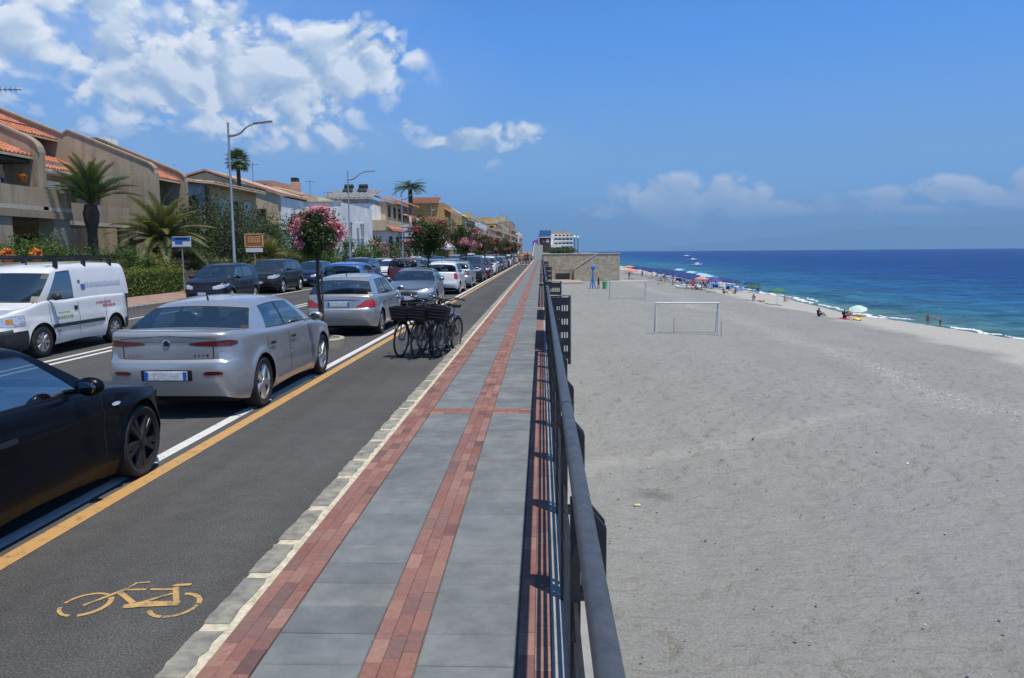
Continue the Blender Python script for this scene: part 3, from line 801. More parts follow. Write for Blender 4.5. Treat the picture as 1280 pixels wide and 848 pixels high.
P_SUV = hatch(w=.92, yF=2.26, yR=-2.24, axles=(1.36, -1.34), wr=.36, arch=.43, belt=1.10, wb=.82, wroof=.66, tw=.23, bumpF=.62, bumpR=.70, plateR=(.86, 0), plateF=.55, mirror=(1.18, .80), round=.06,
    low=[(2.26, .34), (1.9, .26), (0, .29), (-1.9, .28), (-2.24, .38)],
    top=[(2.26, .86), (2.1, .93), (1.6, 1.03), (1.05, 1.10), (.5, 1.09), (-.6, 1.11), (-1.5, 1.14), (-2.24, 1.12)],
    crown=[(2.26, .02), (1.6, .05), (1.0, .04), (.3, .0), (-1.9, .0), (-2.0, .02), (-2.24, .02)],
    side=[(.2, .08), (.34, .03), (.45, .0), (.7, .0), (.78, .015), (1.0, .03), (1.2, .05)],
    front=[(.3, .12), (.4, .04), (.55, 0), (.75, .02), (.9, .07), (1.05, .22)], rear=[(.3, .16), (.4, .05), (.55, .0), (.68, .0), (.74, .05), (1.0, .06), (1.2, .1)],
    segs=[('A', 1.10, .42), ('W1', .84, .28), ('B', -.16, -.22), ('W2', -.24, -.30), ('C', -1.14, -1.10), ('W3', -1.24, -1.2), ('D', -1.72, -1.58), ('E', -1.98, -1.74)], sweep=(.16, .10, .10, .06),
    roof=[(.5, 1.58), (.1, 1.63), (-.4, 1.65), (-1.2, 1.63), (-1.9, 1.57)], rails=(.2, -1.6), aerial=-1.5,
    fit=lambda S: fit_common(S, [dict(t=[(S.ax(.42, True), .74, .86), (S.ax(.66, True), .74, .92), (S.ay(1.72), .86, .95)], na=12)],
        [dict(t=[(S.ay(-2.04), .86, 1.06), (S.ax(.76, False), .82, 1.08), (S.ax(.62, False), .86, 1.04)], na=10)], M_REDLENS, (.92, -.2, -1.02), (-.04, -.88), .92,
        [('grille', M_TRIM, [dict(t=[(0, .70, .86), (S.ax(.40, True), .72, .86)], na=5), dict(t=[(0, .36, .52), (S.ax(.56, True), .40, .52)], na=5)])], 1.0))

P_MPV = hatch(yF=2.10, yR=-2.05, axles=(1.28, -1.26), w=.875, wb=.77, wroof=.62, belt=1.0,
    roof=[(.6, 1.46), (.1, 1.53), (-.4, 1.56), (-1.2, 1.54), (-1.7, 1.49)],
    segs=[('A', 1.18, .42), ('W1', .86, .26), ('B', -.16, -.22), ('W2', -.24, -.30), ('C', -1.20, -1.16), ('E', -1.84, -1.58)], mirror=(1.05, .84),
    top=[(2.10, .74), (1.9, .82), (1.5, .93), (1.1, 1.01), (.5, .99), (-.6, 1.01), (-1.5, 1.04), (-2.05, 1.03)])
P_SALOON = dict(P_SEDAN, wheel='alloy7', plateR=(.84, 0), badge=None, aerial=None, seatmat=M_CABIN,
    fit=lambda S: fit_common(S, [dict(t=[(S.ax(.36, True), .58, .70), (S.ax(.62, True), .57, .74), (S.ay(1.86), .66, .76)], na=12)],
        [dict(t=[(S.ay(-2.02), .80, .98), (S.ax(.76, False), .78, 1.0), (S.ax(.52, False), .80, .97)], na=12)], M_REDLENS2, (.83, -.27, -1.12), (-.12, -.98), .80,
        [('grille', M_TRIM, [dict(t=[(0, .50, .66), (S.ax(.28, True), .54, .64)], na=5), dict(t=[(0, .28, .40), (S.ax(.6, True), .30, .40)], na=5)]),
         ('boot_gap', M_TRIM, [dict(t=[(S.ax(.56, False), .730, .740), (S.ax(.0, False), .730, .740)], na=6, nz=1, off=.002)])]))

P_VAN = dict(w=.86, yF=2.08, yR=-2.10, bf=.34, br=.12, wr=.31, axles=(1.24, -1.32), belt=1.10, wb=.80, wroof=.68, round=.05, arch=.375,
    low=[(2.08, .26), (1.7, .22), (0, .24), (-1.7, .26), (-2.10, .36)],
    top=[(2.08, .80), (1.9, .90), (1.55, .99), (1.2, 1.08), (.5, 1.07), (-.4, 1.10), (-1.5, 1.10), (-2.10, 1.10)],
    crown=[(2.08, .03), (1.6, .08), (1.2, .05), (.3, .0), (-1.9, .0), (-2.0, .0), (-2.10, .0)],
    side=[(.15, .08), (.30, .02), (.40, .0), (.75, .0), (.80, .012), (1.1, .03), (1.3, .04)],
    front=[(.2, .06), (.3, .0), (.56, .0), (.60, .06), (.8, .10), (1.0, .26)], rear=[(.2, .08), (.3, .0), (.5, .0), (.56, .04), (.9, .04), (1.2, .05)],
    bumpF=.585, bumpR=.56, bumpmat=M_PLASTIC,
    segs=[('A', 1.34, .58), ('W1', 1.02, .42), ('B', .10, .06), ('P1', .06, .02), ('P2', -1.0, -1.0), ('D', -1.86, -1.84), ('E', -2.04, -2.0)], sweep=(.18, .03, .14, .02), opaque='RS,P1,P2', blackpillar='-',
    roof=[(.8, 1.68), (.4, 1.75), (-.4, 1.795), (-1.2, 1.80), (-2.0, 1.77)], roofcrown=.04, bulF=.05,
    wheel='steel', rimmat=M_STEEL, tw=.185, mirror=(1.17, .93), mirrormat=M_PLASTIC, plateR=(.8, 0), plateF=.42, aerial=.35, parcel=0, seat0=.2,
    fit=lambda S: [('headlight', M_HEADLENS, [dict(t=[(S.ax(.44, True), .66, .80), (S.ax(.66, True), .65, .85), (S.ay(1.72), .66, .87), (S.ay(1.66), .67, .86)], na=12)]),
        ('indicator', M_AMBER, [dict(t=[(S.ax(.62, True), .70, .80), (S.ax(.72, True), .70, .80)], na=4, off=.007)]),
        ('grille', M_TRIM, [dict(t=[(0, .68, .78), (S.ax(.34, True), .68, .78)], na=5), dict(t=[(0, .28, .40), (S.ax(.6, True), .28, .40)], na=5, off=.005)]),
        ('tail_light', M_REDLENS2, [dict(t=[(S.ay(-2.02), .66, 1.06), (S.ax(.74, False), .66, 1.06)], na=4)]),
        ('door_gap', M_TRIM, seams(S, (.98, .02, -.98), 1.03)), ('rubbing_strip', M_PLASTIC, [strip(S, .96, -.90, .545, .615, .012)]),
        ('door_handle', M_TRIM, [dict(t=[(S.ay(.18), .86, .94), (S.ay(.06), .86, .94)], na=3, nz=3, off=.012)]),
        ('fuel_flap', M_TRIM, [])])

# ------------------------------------------------------------------ the setting
def geo_pos(N): return N.new('ShaderNodeNewGeometry').outputs['Position']
def asphalt_build(N, b, out):
    p = geo_pos(N)
    big = N.noise(p, .35, 5, .6); mid = N.noise(p, 6, 5, .7); fine = N.noise(p, 85, 2, .6)
    lanes = N.noise(N.mapping(p, (1.1, .03, 1)), 1.0, 4, .6)
    c = N.ramp(big.outputs[0], [(.3, (.074, .072, .069)), (.7, (.104, .101, .096))])
    c = N.mix(1., c, N.ramp(mid.outputs[0], [(.3, .86), (.7, 1.12)]), 'MULTIPLY')
    c = N.mix(1., c, N.ramp(lanes.outputs[0], [(.35, .84), (.65, 1.10)]), 'MULTIPLY')
    c = N.mix(1., c, N.ramp(fine.outputs[0], [(.28, .45), (.58, 1.08), (.72, 1.9), (.8, 3.0)]), 'MULTIPLY')
    st = N.noise(N.mapping(p, (1, .35, 1)), 1.4, 4, .65)
    c = N.mix(N.ramp(st.outputs[0], [(.66, 0.), (.74, .42)]), c, (.035, .034, .033))
    N.link(c, b.inputs['Base Color'])
    bp = N.new('ShaderNodeBump'); bp.inputs['Strength'].default_value = .5; bp.inputs['Distance'].default_value = .006
    N.link(fine.outputs[0], bp.inputs['Height']); N.link(bp.outputs[0], b.inputs['Normal'])
M_ASPHALT = mat('asphalt', rough=.9, spec=.3, build=asphalt_build)

def paint_build(col, wear=.55):
    def bld(N, b, out):
        p = geo_pos(N)
        n = N.noise(p, 9, 6, .7); f = N.noise(p, 110, 3, .7)
        v = N.math('ADD', n.outputs[0], N.math('MULTIPLY', N.math('SUBTRACT', f.outputs[0], .5), .55))
        c = N.mix(N.ramp(v, [(wear, 0.), (wear + .16, .85)]), col, (.10, .098, .094))
        N.link(c, b.inputs['Base Color'])
    return bld
M_ROADWHITE = mat('road_paint_white', rough=.75, build=paint_build((.62, .62, .60), .57))
M_ORANGE = mat('road_paint_orange', rough=.75, build=paint_build((.50, .285, .10), .545))
M_ORANGE2 = mat('stencil_paint_orange', rough=.75, build=paint_build((.52, .32, .11), .475))

def sheet(name, x0, x1, y0, y1, z, m, parent=None, **kw):
    mb = MB(); mb.add([(x0, y0, z), (x1, y0, z), (x1, y1, z), (x0, y1, z)], [(0, 1, 2, 3)])
    return mb.build(name, m, parent, **kw)
Y0, YE = -6., 420.
HAZE = 5.4e-5
M_EARTH = mat('dry_earth', (.20, .165, .12), .95, var=.35, vscale=.05)
mb = MB(); mb.add([(-12000, -400, -.02), (.25, -400, -.02), (.25, 13500, -.02), (-12000, 13500, -.02)], [(0, 1, 2, 3)])
ground = mb.build('ground', M_EARTH, kind='structure')
road = sheet('road', -14.72, -1.74, Y0, YE, 0., M_ASPHALT, kind='structure')
def line(x0, x1, y0, y1, m, name='lane_line'):
    return sheet(name, x0, x1, y0, y1, .004, m, road)
line(-3.60, -3.45, Y0, 150, M_ORANGE, 'cycle_lane_line'); line(-3.83, -3.70, Y0, 150, M_ROADWHITE, 'edge_line')
line(-9.02, -8.90, Y0, 220, M_ROADWHITE, 'centre_line'); line(-9.34, -9.22, Y0, 220, M_ROADWHITE, 'centre_line')
line(-12.74, -12.62, Y0, 220, M_ROADWHITE, 'edge_line')
for k in range(4): sheet('zebra_stripe', -3.3, -1.95, 112 + k * 1.6, 112.7 + k * 1.6, .0045, M_ROADWHITE, road)
# bicycle stencil on the cycle lane
def stencil(name, pts, wd, z=.0042, closed=False):
    mb = MB(); n = len(pts); V = []
    for i, (x, y) in enumerate(pts):
        a = pts[i - 1] if (i or closed) else pts[i]; c = pts[(i + 1) % n] if (i < n - 1 or closed) else pts[i]
        d = Vector((c[0] - a[0], c[1] - a[1])).normalized(); w_ = wd[i] if isinstance(wd, list) else wd
        V += [(x - d.y * w_ / 2, y + d.x * w_ / 2, z), (x + d.y * w_ / 2, y - d.x * w_ / 2, z)]
    F = [(2 * i, 2 * i + 1, (2 * i + 3) % (2 * n), (2 * i + 2) % (2 * n)) for i in range(n if closed else n - 1)]
    mb.add(V, F); return mb.build(name, M_ORANGE2, sten)
sten = obj('cycle_symbol', None, None, (0, 0, 0)); tag(sten, 'worn orange bicycle symbol painted on the grey cycle lane', 'road marking')
def ring(cx, cy, rx, ry, a0, a1, rot=0, n=16):
    o = []
    for k in range(n + 1):
        t = R(a0 + (a1 - a0) * k / n); x, y = rx * math.cos(t), ry * math.sin(t)
        o.append((cx + x * math.cos(rot) - y * math.sin(rot), cy + x * math.sin(rot) + y * math.cos(rot)))
    return o
stencil('wheel', ring(-2.62, 4.142, .128, .142, 62, 176), .022); stencil('wheel', ring(-2.62, 4.142, .128, .142, 196, 268), .022); stencil('wheel', ring(-2.62, 4.142, .128, .142, 285, 402), .03)
stencil('wheel', ring(-2.10, 4.145, .128, .145, 95, 8), .03); stencil('wheel', ring(-2.10, 4.145, .128, .145, 2, -88), .026); stencil('wheel', ring(-2.10, 4.145, .128, .145, -94, -150), .028)
stencil('fork', [(-2.625, 4.125), (-2.56, 4.235), (-2.49, 4.355)], .026, .0044); stencil('handlebar', [(-2.49, 4.35), (-2.475, 4.43), (-2.40, 4.445)], .02, .0046)
stencil('top_tube', [(-2.50, 4.335), (-2.37, 4.342)], .024, .0048); stencil('top_tube', [(-2.345, 4.343), (-2.20, 4.348)], .024, .0048)
stencil('down_tube', [(-2.52, 4.31), (-2.355, 4.165)], .034, .0050); stencil('chain_stay', [(-2.385, 4.115), (-2.30, 4.15), (-2.085, 4.165)], [.05, .075, .055], .0052)
stencil('seat_tube', [(-2.205, 4.375), (-2.10, 4.16)], .034, .0054); stencil('saddle', [(-2.235, 4.40), (-2.13, 4.418)], .032, .0056); stencil('seat_stay', [(-2.30, 4.18), (-2.185, 4.29)], .022, .0058)

# promenade: base slab, kerb stones, bricks and grey slabs
M_JOINT = mat('mortar_joint', (.15, .135, .12), .95, var=.25, vscale=9)
def wear_rep(o, cols, **kw): return island_mat(o, cols, **kw)
M_BRICK = island_mat('red_paver', [(.225, .105, .085), (.27, .14, .115), (.215, .095, .078), (.30, .165, .13), (.155, .082, .076), (.255, .125, .105), (.235, .105, .085), (.33, .18, .14), (.13, .075, .072)], .85, fine=.22, fscale=25, bump=.25, bscale=70, grime=(1.6, .45, (.21, .155, .135)))
M_SLAB = island_mat('grey_slab', [(.165, .178, .178), (.19, .202, .198), (.178, .188, .187), (.148, .160, .166), (.20, .208, .20), (.172, .188, .192)], .8, fine=.26, fscale=4, bump=.25, bscale=60, grime=(3.1, .75, (.105, .113, .118)))
M_KERB = island_mat('kerb_stone', [(.22, .21, .185), (.265, .25, .215), (.195, .19, .17), (.24, .225, .19)], .9, fine=.45, fscale=11, bump=.9, bscale=26, grime=(7, .85, (.42, .385, .29)))
M_CREAM = mat('cream_mortar', (.54, .485, .36), .95, var=.3, vscale=18, bump=.4, bscale=40)
PAVE_END = 160.
prom = MB(); prom.bbox(-1.56, .30, Y0, PAVE_END, -.3, .108); prom = prom.build('promenade', M_JOINT, kind='structure')
def paver(dx, dy, h, m, b=.0018, name='brick'):
    q = MB(); x, y = dx / 2 - b / 2, dy / 2 - b / 2
    V = [(-x, -y, 0), (x, -y, 0), (x, y, 0), (-x, y, 0), (-x, -y, h - b), (x, -y, h - b), (x, y, h - b), (-x, y, h - b), (-x + b, -y + b, h), (x - b, -y + b, h), (x - b, y - b, h), (-x + b, y - b, h)]
    F = [(0, 1, 5, 4), (1, 2, 6, 5), (2, 3, 7, 6), (3, 0, 4, 7), (4, 5, 9, 8), (5, 6, 10, 9), (6, 7, 11, 10), (7, 4, 8, 11), (8, 9, 10, 11)]
    return V, F
BR_L, BR_W = .215, .0795
bands = [(-1.553, 3), (-.822, 3), (-.118, 2)]
Vb, Fb = paver(BR_W, BR_L, .022, M_BRICK)
me_brick = np_mesh('brick', Vb, Fb, M_BRICK)
far_b = MB(); nb = 0
for (bx, n) in bands:
    for r in range(n):
        x = bx + BR_W * (r + .5); off = random.random() * BR_L
        y = 1.4 + off
        while y < 70:
            cross = 8.96 < y < 9.19
            if not cross or True:
                z = .098 + random.uniform(-.0012, .0012)
                if y < 7.0 and nb < 300:
                    o = obj('brick', me_brick, prom, (x, y, z)); nb += 1
                else: far_b.add([(v[0] + x, v[1] + y, v[2] + z) for v in Vb], Fb)
            y += BR_L
far_b.build('distant_bricks', M_BRICK, prom, kind='stuff')
for (bx, n) in bands:
    q = MB(); x1 = bx + BR_W * n; q.bbox(bx, x1, 70, PAVE_END, .06, .12); q.build('brick_band', M_BRICK, prom)
q = MB(); q.bbox(.043, .30, Y0, PAVE_END, .10, .1195); q.build('edge_strip', mat('edge_concrete', (.30, .295, .28), .9, var=.25, vscale=3, bump=.3, bscale=20), prom)
ns = 0; far_s = MB(); SL = .29
for (x0, x1) in ((-1.312, -.824), (-.582, -.120)):
    y = 1.3
    while y < 120:
        y2 = y + SL
        if not (y < 9.07 and y2 > 8.98):
            Vs, Fs = paver(x1 - x0, SL, .024, M_SLAB, .006)
            z = .0965 + random.uniform(-.0013, .0013)
            if y < 9.5:
                if ns == 0 or abs((x1 - x0) - w_last) > 1e-4:
                    me_slab = np_mesh('slab', Vs, Fs, M_SLAB); w_last = x1 - x0
                obj('slab', me_slab, prom, ((x0 + x1) / 2, (y + y2) / 2, z)); ns += 1
            else: far_s.add([(v[0] + (x0 + x1) / 2, v[1] + (y + y2) / 2, v[2] + z) for v in Vs], Fs)
            y = y2
        else:   # the thin red row across the walk
            q = x0 + .0
            while q < x1 - .05:
                q2 = min(q + .16, x1); Vs, Fs = paver(q2 - q, .10, .023, M_BRICK)
                obj('brick', np_mesh('brick', Vs, Fs, M_BRICK), prom, ((q + q2) / 2, y + .05, .0975)); q = q2
            y += .10
    q = MB(); q.bbox(x0, x1, 120, PAVE_END, .06, .1205); q.build('slab_strip', M_SLAB, prom)
far_s.build('distant_slabs', M_SLAB, prom, kind='stuff')
# kerb: rough stones bedded in cream mortar
kerb = MB(); kerb.bbox(-1.735, -1.557, Y0, PAVE_END, -.25, .1075); kerb = kerb.build('kerb', M_CREAM, kind='structure')
y = .6; far_k = MB(); nk = 0
def rough_stone(dx, dy):
    n = 7; V = []; ed = []
    for k in range(n + 1): ed.append((-dx / 2 + random.uniform(-.012, .010), -dy / 2 + dy * k / n))
    for k in range(n, -1, -1): ed.append((dx / 2 + random.uniform(-.022, .0), -dy / 2 + dy * k / n))
    m = len(ed); V = [(x, y, -.2) for x, y in ed] + [(x, y, -.004) for x, y in ed] + [(x * .965, y * .985, .006 + random.uniform(-.001, .002)) for x, y in ed]
    F = [(i, (i + 1) % m, m + (i + 1) % m, m + i) for i in range(m)] + [(m + i, m + (i + 1) % m, 2 * m + (i + 1) % m, 2 * m + i) for i in range(m)] + [tuple(range(2 * m, 3 * m))]
    return V, F
lens = [.81, .51, .72, .45, .55, .62, .48, .7]
while y < 110:
    L_ = lens[nk % 8] * random.uniform(.92, 1.08); gap = random.uniform(.06, .10)
    V, F = rough_stone(.148, L_ - gap)
    if y < 16: obj('kerb_stone', np_mesh('kerb_stone', V, F, M_KERB), kerb, (-1.672, y + L_ / 2, .106))
    else: far_k.add([(v[0] - 1.682, v[1] + y + L_ / 2, v[2] + .106) for v in V], F)
    y += L_; nk += 1
far_k.build('distant_kerb_stones', M_KERB, kerb, kind='stuff')

# ramp up to the terrace at the far end
M_CONC = mat('pale_concrete', (.34, .33, .31), .9, var=.2, vscale=2, bump=.3, bscale=12)
rp = MB(); rp.extr([(PAVE_END, -.2), (PAVE_END, .12), (216, 3.6), (330, 4.4), (330, -.2)], 'X', -1.75, .3); rp.build('ramp', M_SLAB, kind='structure')
rp = MB(); rp.extr([(165, .0), (165, .9), (216, 4.3), (330, 5.0), (330, .0)], 'X', -2.0, -1.76); o = rp.build('ramp_wall', M_CONC); tag(o, 'pale concrete side wall climbing along the far ramp', 'wall')

# far pavement with red tiles
M_PINK = mat('pink_paving', (.30, .20, .16), .9, var=.25, vscale=3, bump=.2, bscale=25)
fp = MB(); fp.bbox(-18.6, -14.72, Y0, 400, -.2, .12); fp = fp.build('pavement', M_PINK, kind='structure')
fk = MB(); y = Y0
me_fk = MB(); me_fk.rbox((0, 0, 0), (.16, .985, .30), .015); me_fk = me_fk.mesh('kerb_stone', M_KERB)
for k in range(110): obj('kerb_stone', me_fk, fp, (-14.66, 12 + k + .5, -.012))

# ------------------------------------------------------------------ beach, sea, sea wall
def prof(x): return np.interp(x, [0, .3, 3, 12, 22, 25.6, 26.6, 28, 33, 37.5, 40.5, 44, 60, 120], [-3.5, -3.6, -3.85, -4.05, -4.3, -4.36, -4.34, -4.55, -5.1, -5.45, -6.0, -6.5, -9, -12])
xs = np.concatenate([np.arange(.28, 22, .085), np.arange(22, 44, .3), np.linspace(44.5, 120, 14)]); ys = np.concatenate([np.arange(-15, 9, .6), np.arange(9, 42, .085), np.arange(42, 90, .25), np.linspace(90.5, 200, 110), np.geomspace(202, 2400, 60)])
XX, YY = np.meshgrid(xs, ys)
def vnoise(x, y, lam, seed):
    """smooth lattice noise, -1..1"""
    r_ = np.random.default_rng(seed).uniform(-1, 1, (256, 256)); u, v_ = x / lam, y / lam
    i, j = np.floor(u).astype(int), np.floor(v_).astype(int); f, g = u - i, v_ - j; f = f * f * (3 - 2 * f); g = g * g * (3 - 2 * g)
    return (r_[i % 256, j % 256] * (1 - f) * (1 - g) + r_[(i + 1) % 256, j % 256] * f * (1 - g) + r_[i % 256, (j + 1) % 256] * (1 - f) * g + r_[(i + 1) % 256, (j + 1) % 256] * f * g)
shoreoff = 1.6 * np.sin(YY / 23.) + .9 * np.sin(YY / 9.7 + 1.3) + .4 * np.sin(YY / 3.9)
ZZ = prof(XX - shoreoff * np.clip((XX - 15) / 12, 0, 1))
ZZ += .05 * vnoise(XX, YY, 6.3, 1) + .03 * vnoise(XX, YY, 2.1, 2)
ru, rv = XX * .94 + YY * .34, -XX * .34 + YY * .94
tread = np.clip(.70 + .5 * vnoise(XX, YY, 7.5, 8), .35, 1.1)      # how churned by feet the sand is
ZZ += tread * (-.17 * np.maximum(0, vnoise(ru, rv * 1.35, .34, 3) - .15) - .11 * np.maximum(0, vnoise(ru + 7, rv, .24, 4) - .12) + .020 * vnoise(XX, YY, .62, 5) + .007 * vnoise(XX, YY, .17, 6))
ny, nx = XX.shape
idx = np.arange(ny * nx).reshape(ny, nx)
Fq = np.stack([idx[:-1, :-1], idx[:-1, 1:], idx[1:, 1:], idx[1:, :-1]], -1).reshape(-1, 4)
def sand_build(N, b, out):
    p = geo_pos(N)
    s = N.new('ShaderNodeSeparateXYZ'); N.link(p, s.inputs[0])
    big = N.noise(p, .12, 5, .6); mid = N.noise(p, 1.3, 6, .65); fine = N.noise(p, 22, 5, .75); tracks = N.noise(N.mapping(p, (.5, .16, 1), (0, 0, R(-38))), 1.0, 5, .65)
    c = N.ramp(big.outputs[0], [(.3, (.262, .260, .246)), (.7, (.284, .281, .265))])
    c = N.mix(1., c, N.ramp(mid.outputs[0], [(.3, .95), (.5, 1.0), (.7, 1.04)]), 'MULTIPLY')
    c = N.mix(1., c, N.ramp(tracks.outputs[0], [(.35, .95), (.62, 1.035)]), 'MULTIPLY')
    c = N.mix(1., c, N.ramp(fine.outputs[0], [(.28, .70), (.5, 1.), (.70, 1.28)]), 'MULTIPLY')
    # paler shingle on the seaward slope, scattered white shells on the strand line
    nx_ = N.math('ADD', s.outputs[0], N.math('MULTIPLY', N.math('SUBTRACT', N.noise(p, .12, 4, .6).outputs[0], .5), 9.))
    sl = N.math('MULTIPLY', N.math('SUBTRACT', nx_, 26.), .5, clamp=True)
    c = N.mix(N.math('MULTIPLY', sl, .75), c, N.mix(fine.outputs[0], (.33, .31, .275), (.60, .575, .525)))
    wet = N.math('MULTIPLY', N.math('SUBTRACT', -5.62, s.outputs[2]), 3.5, clamp=True)
    c = N.mix(N.math('MULTIPLY', wet, .8), c, (.13, .112, .09))
    sh = N.math('SUBTRACT', 1., N.math('MULTIPLY', N.math('ABSOLUTE', N.math('SUBTRACT', nx_, 17.4)), .55), clamp=True)
    d1 = N.math('ABSOLUTE', N.math('ADD', N.math('MULTIPLY', N.math('SUBTRACT', s.outputs[0], 1.4), -.636), N.math('MULTIPLY', N.math('SUBTRACT', s.outputs[1], 20.2), .771)))
    d1 = N.math('ADD', d1, N.math('MULTIPLY', N.math('SUBTRACT', N.noise(p, .9, 4, .6).outputs[0], .5), 1.3))
    pth = N.math('MULTIPLY', N.math('SUBTRACT', .75, d1, clamp=True), N.math('SUBTRACT', 13.5, s.outputs[0], clamp=True))     # trodden path
    c = N.mix(N.math('MULTIPLY', pth, .75), c, (.37, .358, .328))
    dp = N.new('ShaderNodeVectorMath', operation='DISTANCE'); N.link(p, dp.inputs[0]); dp.inputs[1].default_value = (2.6, 18.1, -3.82)
    c = N.mix(N.math('MULTIPLY', N.math('SUBTRACT', .62, N.math('ADD', dp.outputs['Value'], N.math('MULTIPLY', N.math('SUBTRACT', mid.outputs[0], .5), 1.2)), clamp=True), .9), c, (.09, .085, .075))   # damp ash patch
    spk = N.noise(p, 9., 3, .8)
    c = N.mix(N.math('MULTIPLY', sh, N.ramp(spk.outputs[0], [(.53, 0.), (.62, .85)])), c, (.58, .58, .57))
    N.link(c, b.inputs['Base Color'])
    N.link(N.math('SUBTRACT', .95, N.math('MULTIPLY', wet, .55)), b.inputs['Roughness'])
    bp = N.new('ShaderNodeBump'); bp.inputs['Strength'].default_value = .9; bp.inputs['Distance'].default_value = .13
    h = N.math('ADD', N.math('MULTIPLY', mid.outputs[0], .8), N.math('ADD', N.math('MULTIPLY', fine.outputs[0], .30), N.math('MULTIPLY', N.noise(N.mapping(p, (1., 1.6, 1), (0, 0, R(20))), 3.2, 3, .6).outputs[0], 1.3)))
    N.link(h, bp.inputs['Height']); N.link(bp.outputs[0], b.inputs['Normal'])
M_SAND = mat('grey_sand', rough=.95, spec=.25, build=sand_build)
V = np.stack([XX, YY, ZZ], -1).reshape(-1, 3)
beach = obj('beach', np_mesh('beach', V, Fq, M_SAND, None, 180), kind='structure')
st = []; Fs_ = []   # loose pebbles and bits of driftwood
pv = MB()
for k in range(900):
    t = random.random(); x = .8 + 24 * t * random.random() ** .5; yy = 6 + 44 * random.random() ** 1.6
    if random.random() < .35: x = 18.2 + random.gauss(0, 1.2); yy = 24 + 40 * random.random()
    r_ = random.uniform(.010, .030); z = float(prof(x)) + .015
    pv.sphere((x, yy, z), (r_ * random.uniform(.8, 1.6), r_, r_ * .6), 5, 4)
M_PEB = island_mat('pebbles', [(.16, .16, .16), (.24, .23, .22), (.20, .20, .19), (.34, .33, .31), (.28, .27, .25), (.46, .45, .43)], .85)
pv.build('pebbles', M_PEB, beach, kind='stuff')
sw = MB(); sw.bbox(.06, .30, Y0, PAVE_END, -5., .112); o = sw.build('sea_wall', M_CONC); tag(o, 'plain concrete sea wall dropping from the promenade to the beach', 'wall')

def sea_build(N, b, out):
    p = geo_pos(N)
    s = N.new('ShaderNodeSeparateXYZ'); N.link(p, s.inputs[0])
    w_ = N.math('ADD', s.outputs[0], N.math('MULTIPLY', N.math('SUBTRACT', N.noise(N.mapping(p, (1, .22, 1)), .035, 5, .6).outputs[0], .5), 90.))
    t = N.math('MULTIPLY', N.math('SUBTRACT', w_, 36.), 1 / 150., clamp=True)
    c = N.ramp(t, [(.0, (.10, .21, .21)), (.06, (.034, .145, .205)), (.26, (.010, .082, .20)), (.6, (.003, .040, .175)), (1., (.002, .032, .155))])
    pat = N.noise(N.mapping(p, (.035, .05, 1)), 1.0, 7, .68)
    c = N.mix(1., c, N.ramp(pat.outputs[0], [(.32, .62), (.5, 1.0), (.68, 1.45)]), 'MULTIPLY')  # wind streaks, with wave shading put into the water colour
    rip_shade = N.noise(N.mapping(p, (.13, .20, 1), (0, 0, R(12))), 1.0, 5, .7)
    c = N.mix(1., c, N.ramp(rip_shade.outputs[0], [(.36, .55), (.5, 1.0), (.64, 1.55)]), 'MULTIPLY')  # light and shade of the ripples painted as colour, beside the bump
    N.link(c, b.inputs['Base Color'])
    n1 = N.noise(N.mapping(p, (.42, .20, 1), (0, 0, R(14))), 1., 6, .68); n2 = N.noise(N.mapping(p, (.10, .045, 1), (0, 0, R(12))), 1., 5, .6); n3 = N.noise(p, 2.6, 4, .6)
    h = N.math('ADD', N.math('MULTIPLY', n1.outputs[0], .9), N.math('ADD', N.math('MULTIPLY', n2.outputs[0], 2.6), N.math('MULTIPLY', n3.outputs[0], .22)))
    bp = N.new('ShaderNodeBump'); bp.inputs['Strength'].default_value = 1.; bp.inputs['Distance'].default_value = 1.5
    N.link(h, bp.inputs['Height']); N.link(bp.outputs[0], b.inputs['Normal'])
    b.inputs['Roughness'].default_value = .30; b.inputs['IOR'].default_value = 1.333
    # scattered small whitecaps
    wc = N.noise(N.mapping(p, (.16, .07, 1)), 1., 7, .72)
    f = N.noise(p, 1.2, 4, .7)
    k = N.ramp(N.math('ADD', wc.outputs[0], N.math('MULTIPLY', N.math('SUBTRACT', f.outputs[0], .5), .12)), [(.735, 0.), (.76, 1.)])
    c2 = N.mix(N.math('MULTIPLY', k, .7), c, (.7, .72, .72)); N.link(c2, b.inputs['Base Color'])
M_SEA = mat('sea_water', rough=.2, spec=.14, build=sea_build)
sx = np.concatenate([np.linspace(33, 120, 120), np.geomspace(122, 5300, 50)]); sy = np.concatenate([np.linspace(-160, 20, 20), np.linspace(22, 220, 260), np.geomspace(222, 5300, 60)])
SX, SY = np.meshgrid(sx, sy)
damp = np.exp(-np.maximum(0, np.hypot(SX - 40, SY - 100) - 60) / 140.)
def swell(x, y): return .17 * np.sin((x - shoreo(y)) / 2.6 + .6 * np.sin(y / 31.)) * np.exp(-((x - 45) / 9.)**2) + .07 * np.sin(x * .63 + y * .22) * np.sin(y * .31 - x * .12 + 1) + .05 * np.sin(x * 1.3 - y * .55)
def shoreo(y): return 1.6 * np.sin(y / 23.) + .9 * np.sin(y / 9.7 + 1.3)
SZ = -6.0 + swell(SX, SY) * damp
idx = np.arange(SX.size).reshape(SX.shape)
Fq = np.stack([idx[:-1, :-1], idx[:-1, 1:], idx[1:, 1:], idx[1:, :-1]], -1).reshape(-1, 4)
sea = obj('sea', np_mesh('sea', np.stack([SX, SY, SZ], -1).reshape(-1, 3), Fq, M_SEA, None, 180), kind='structure')
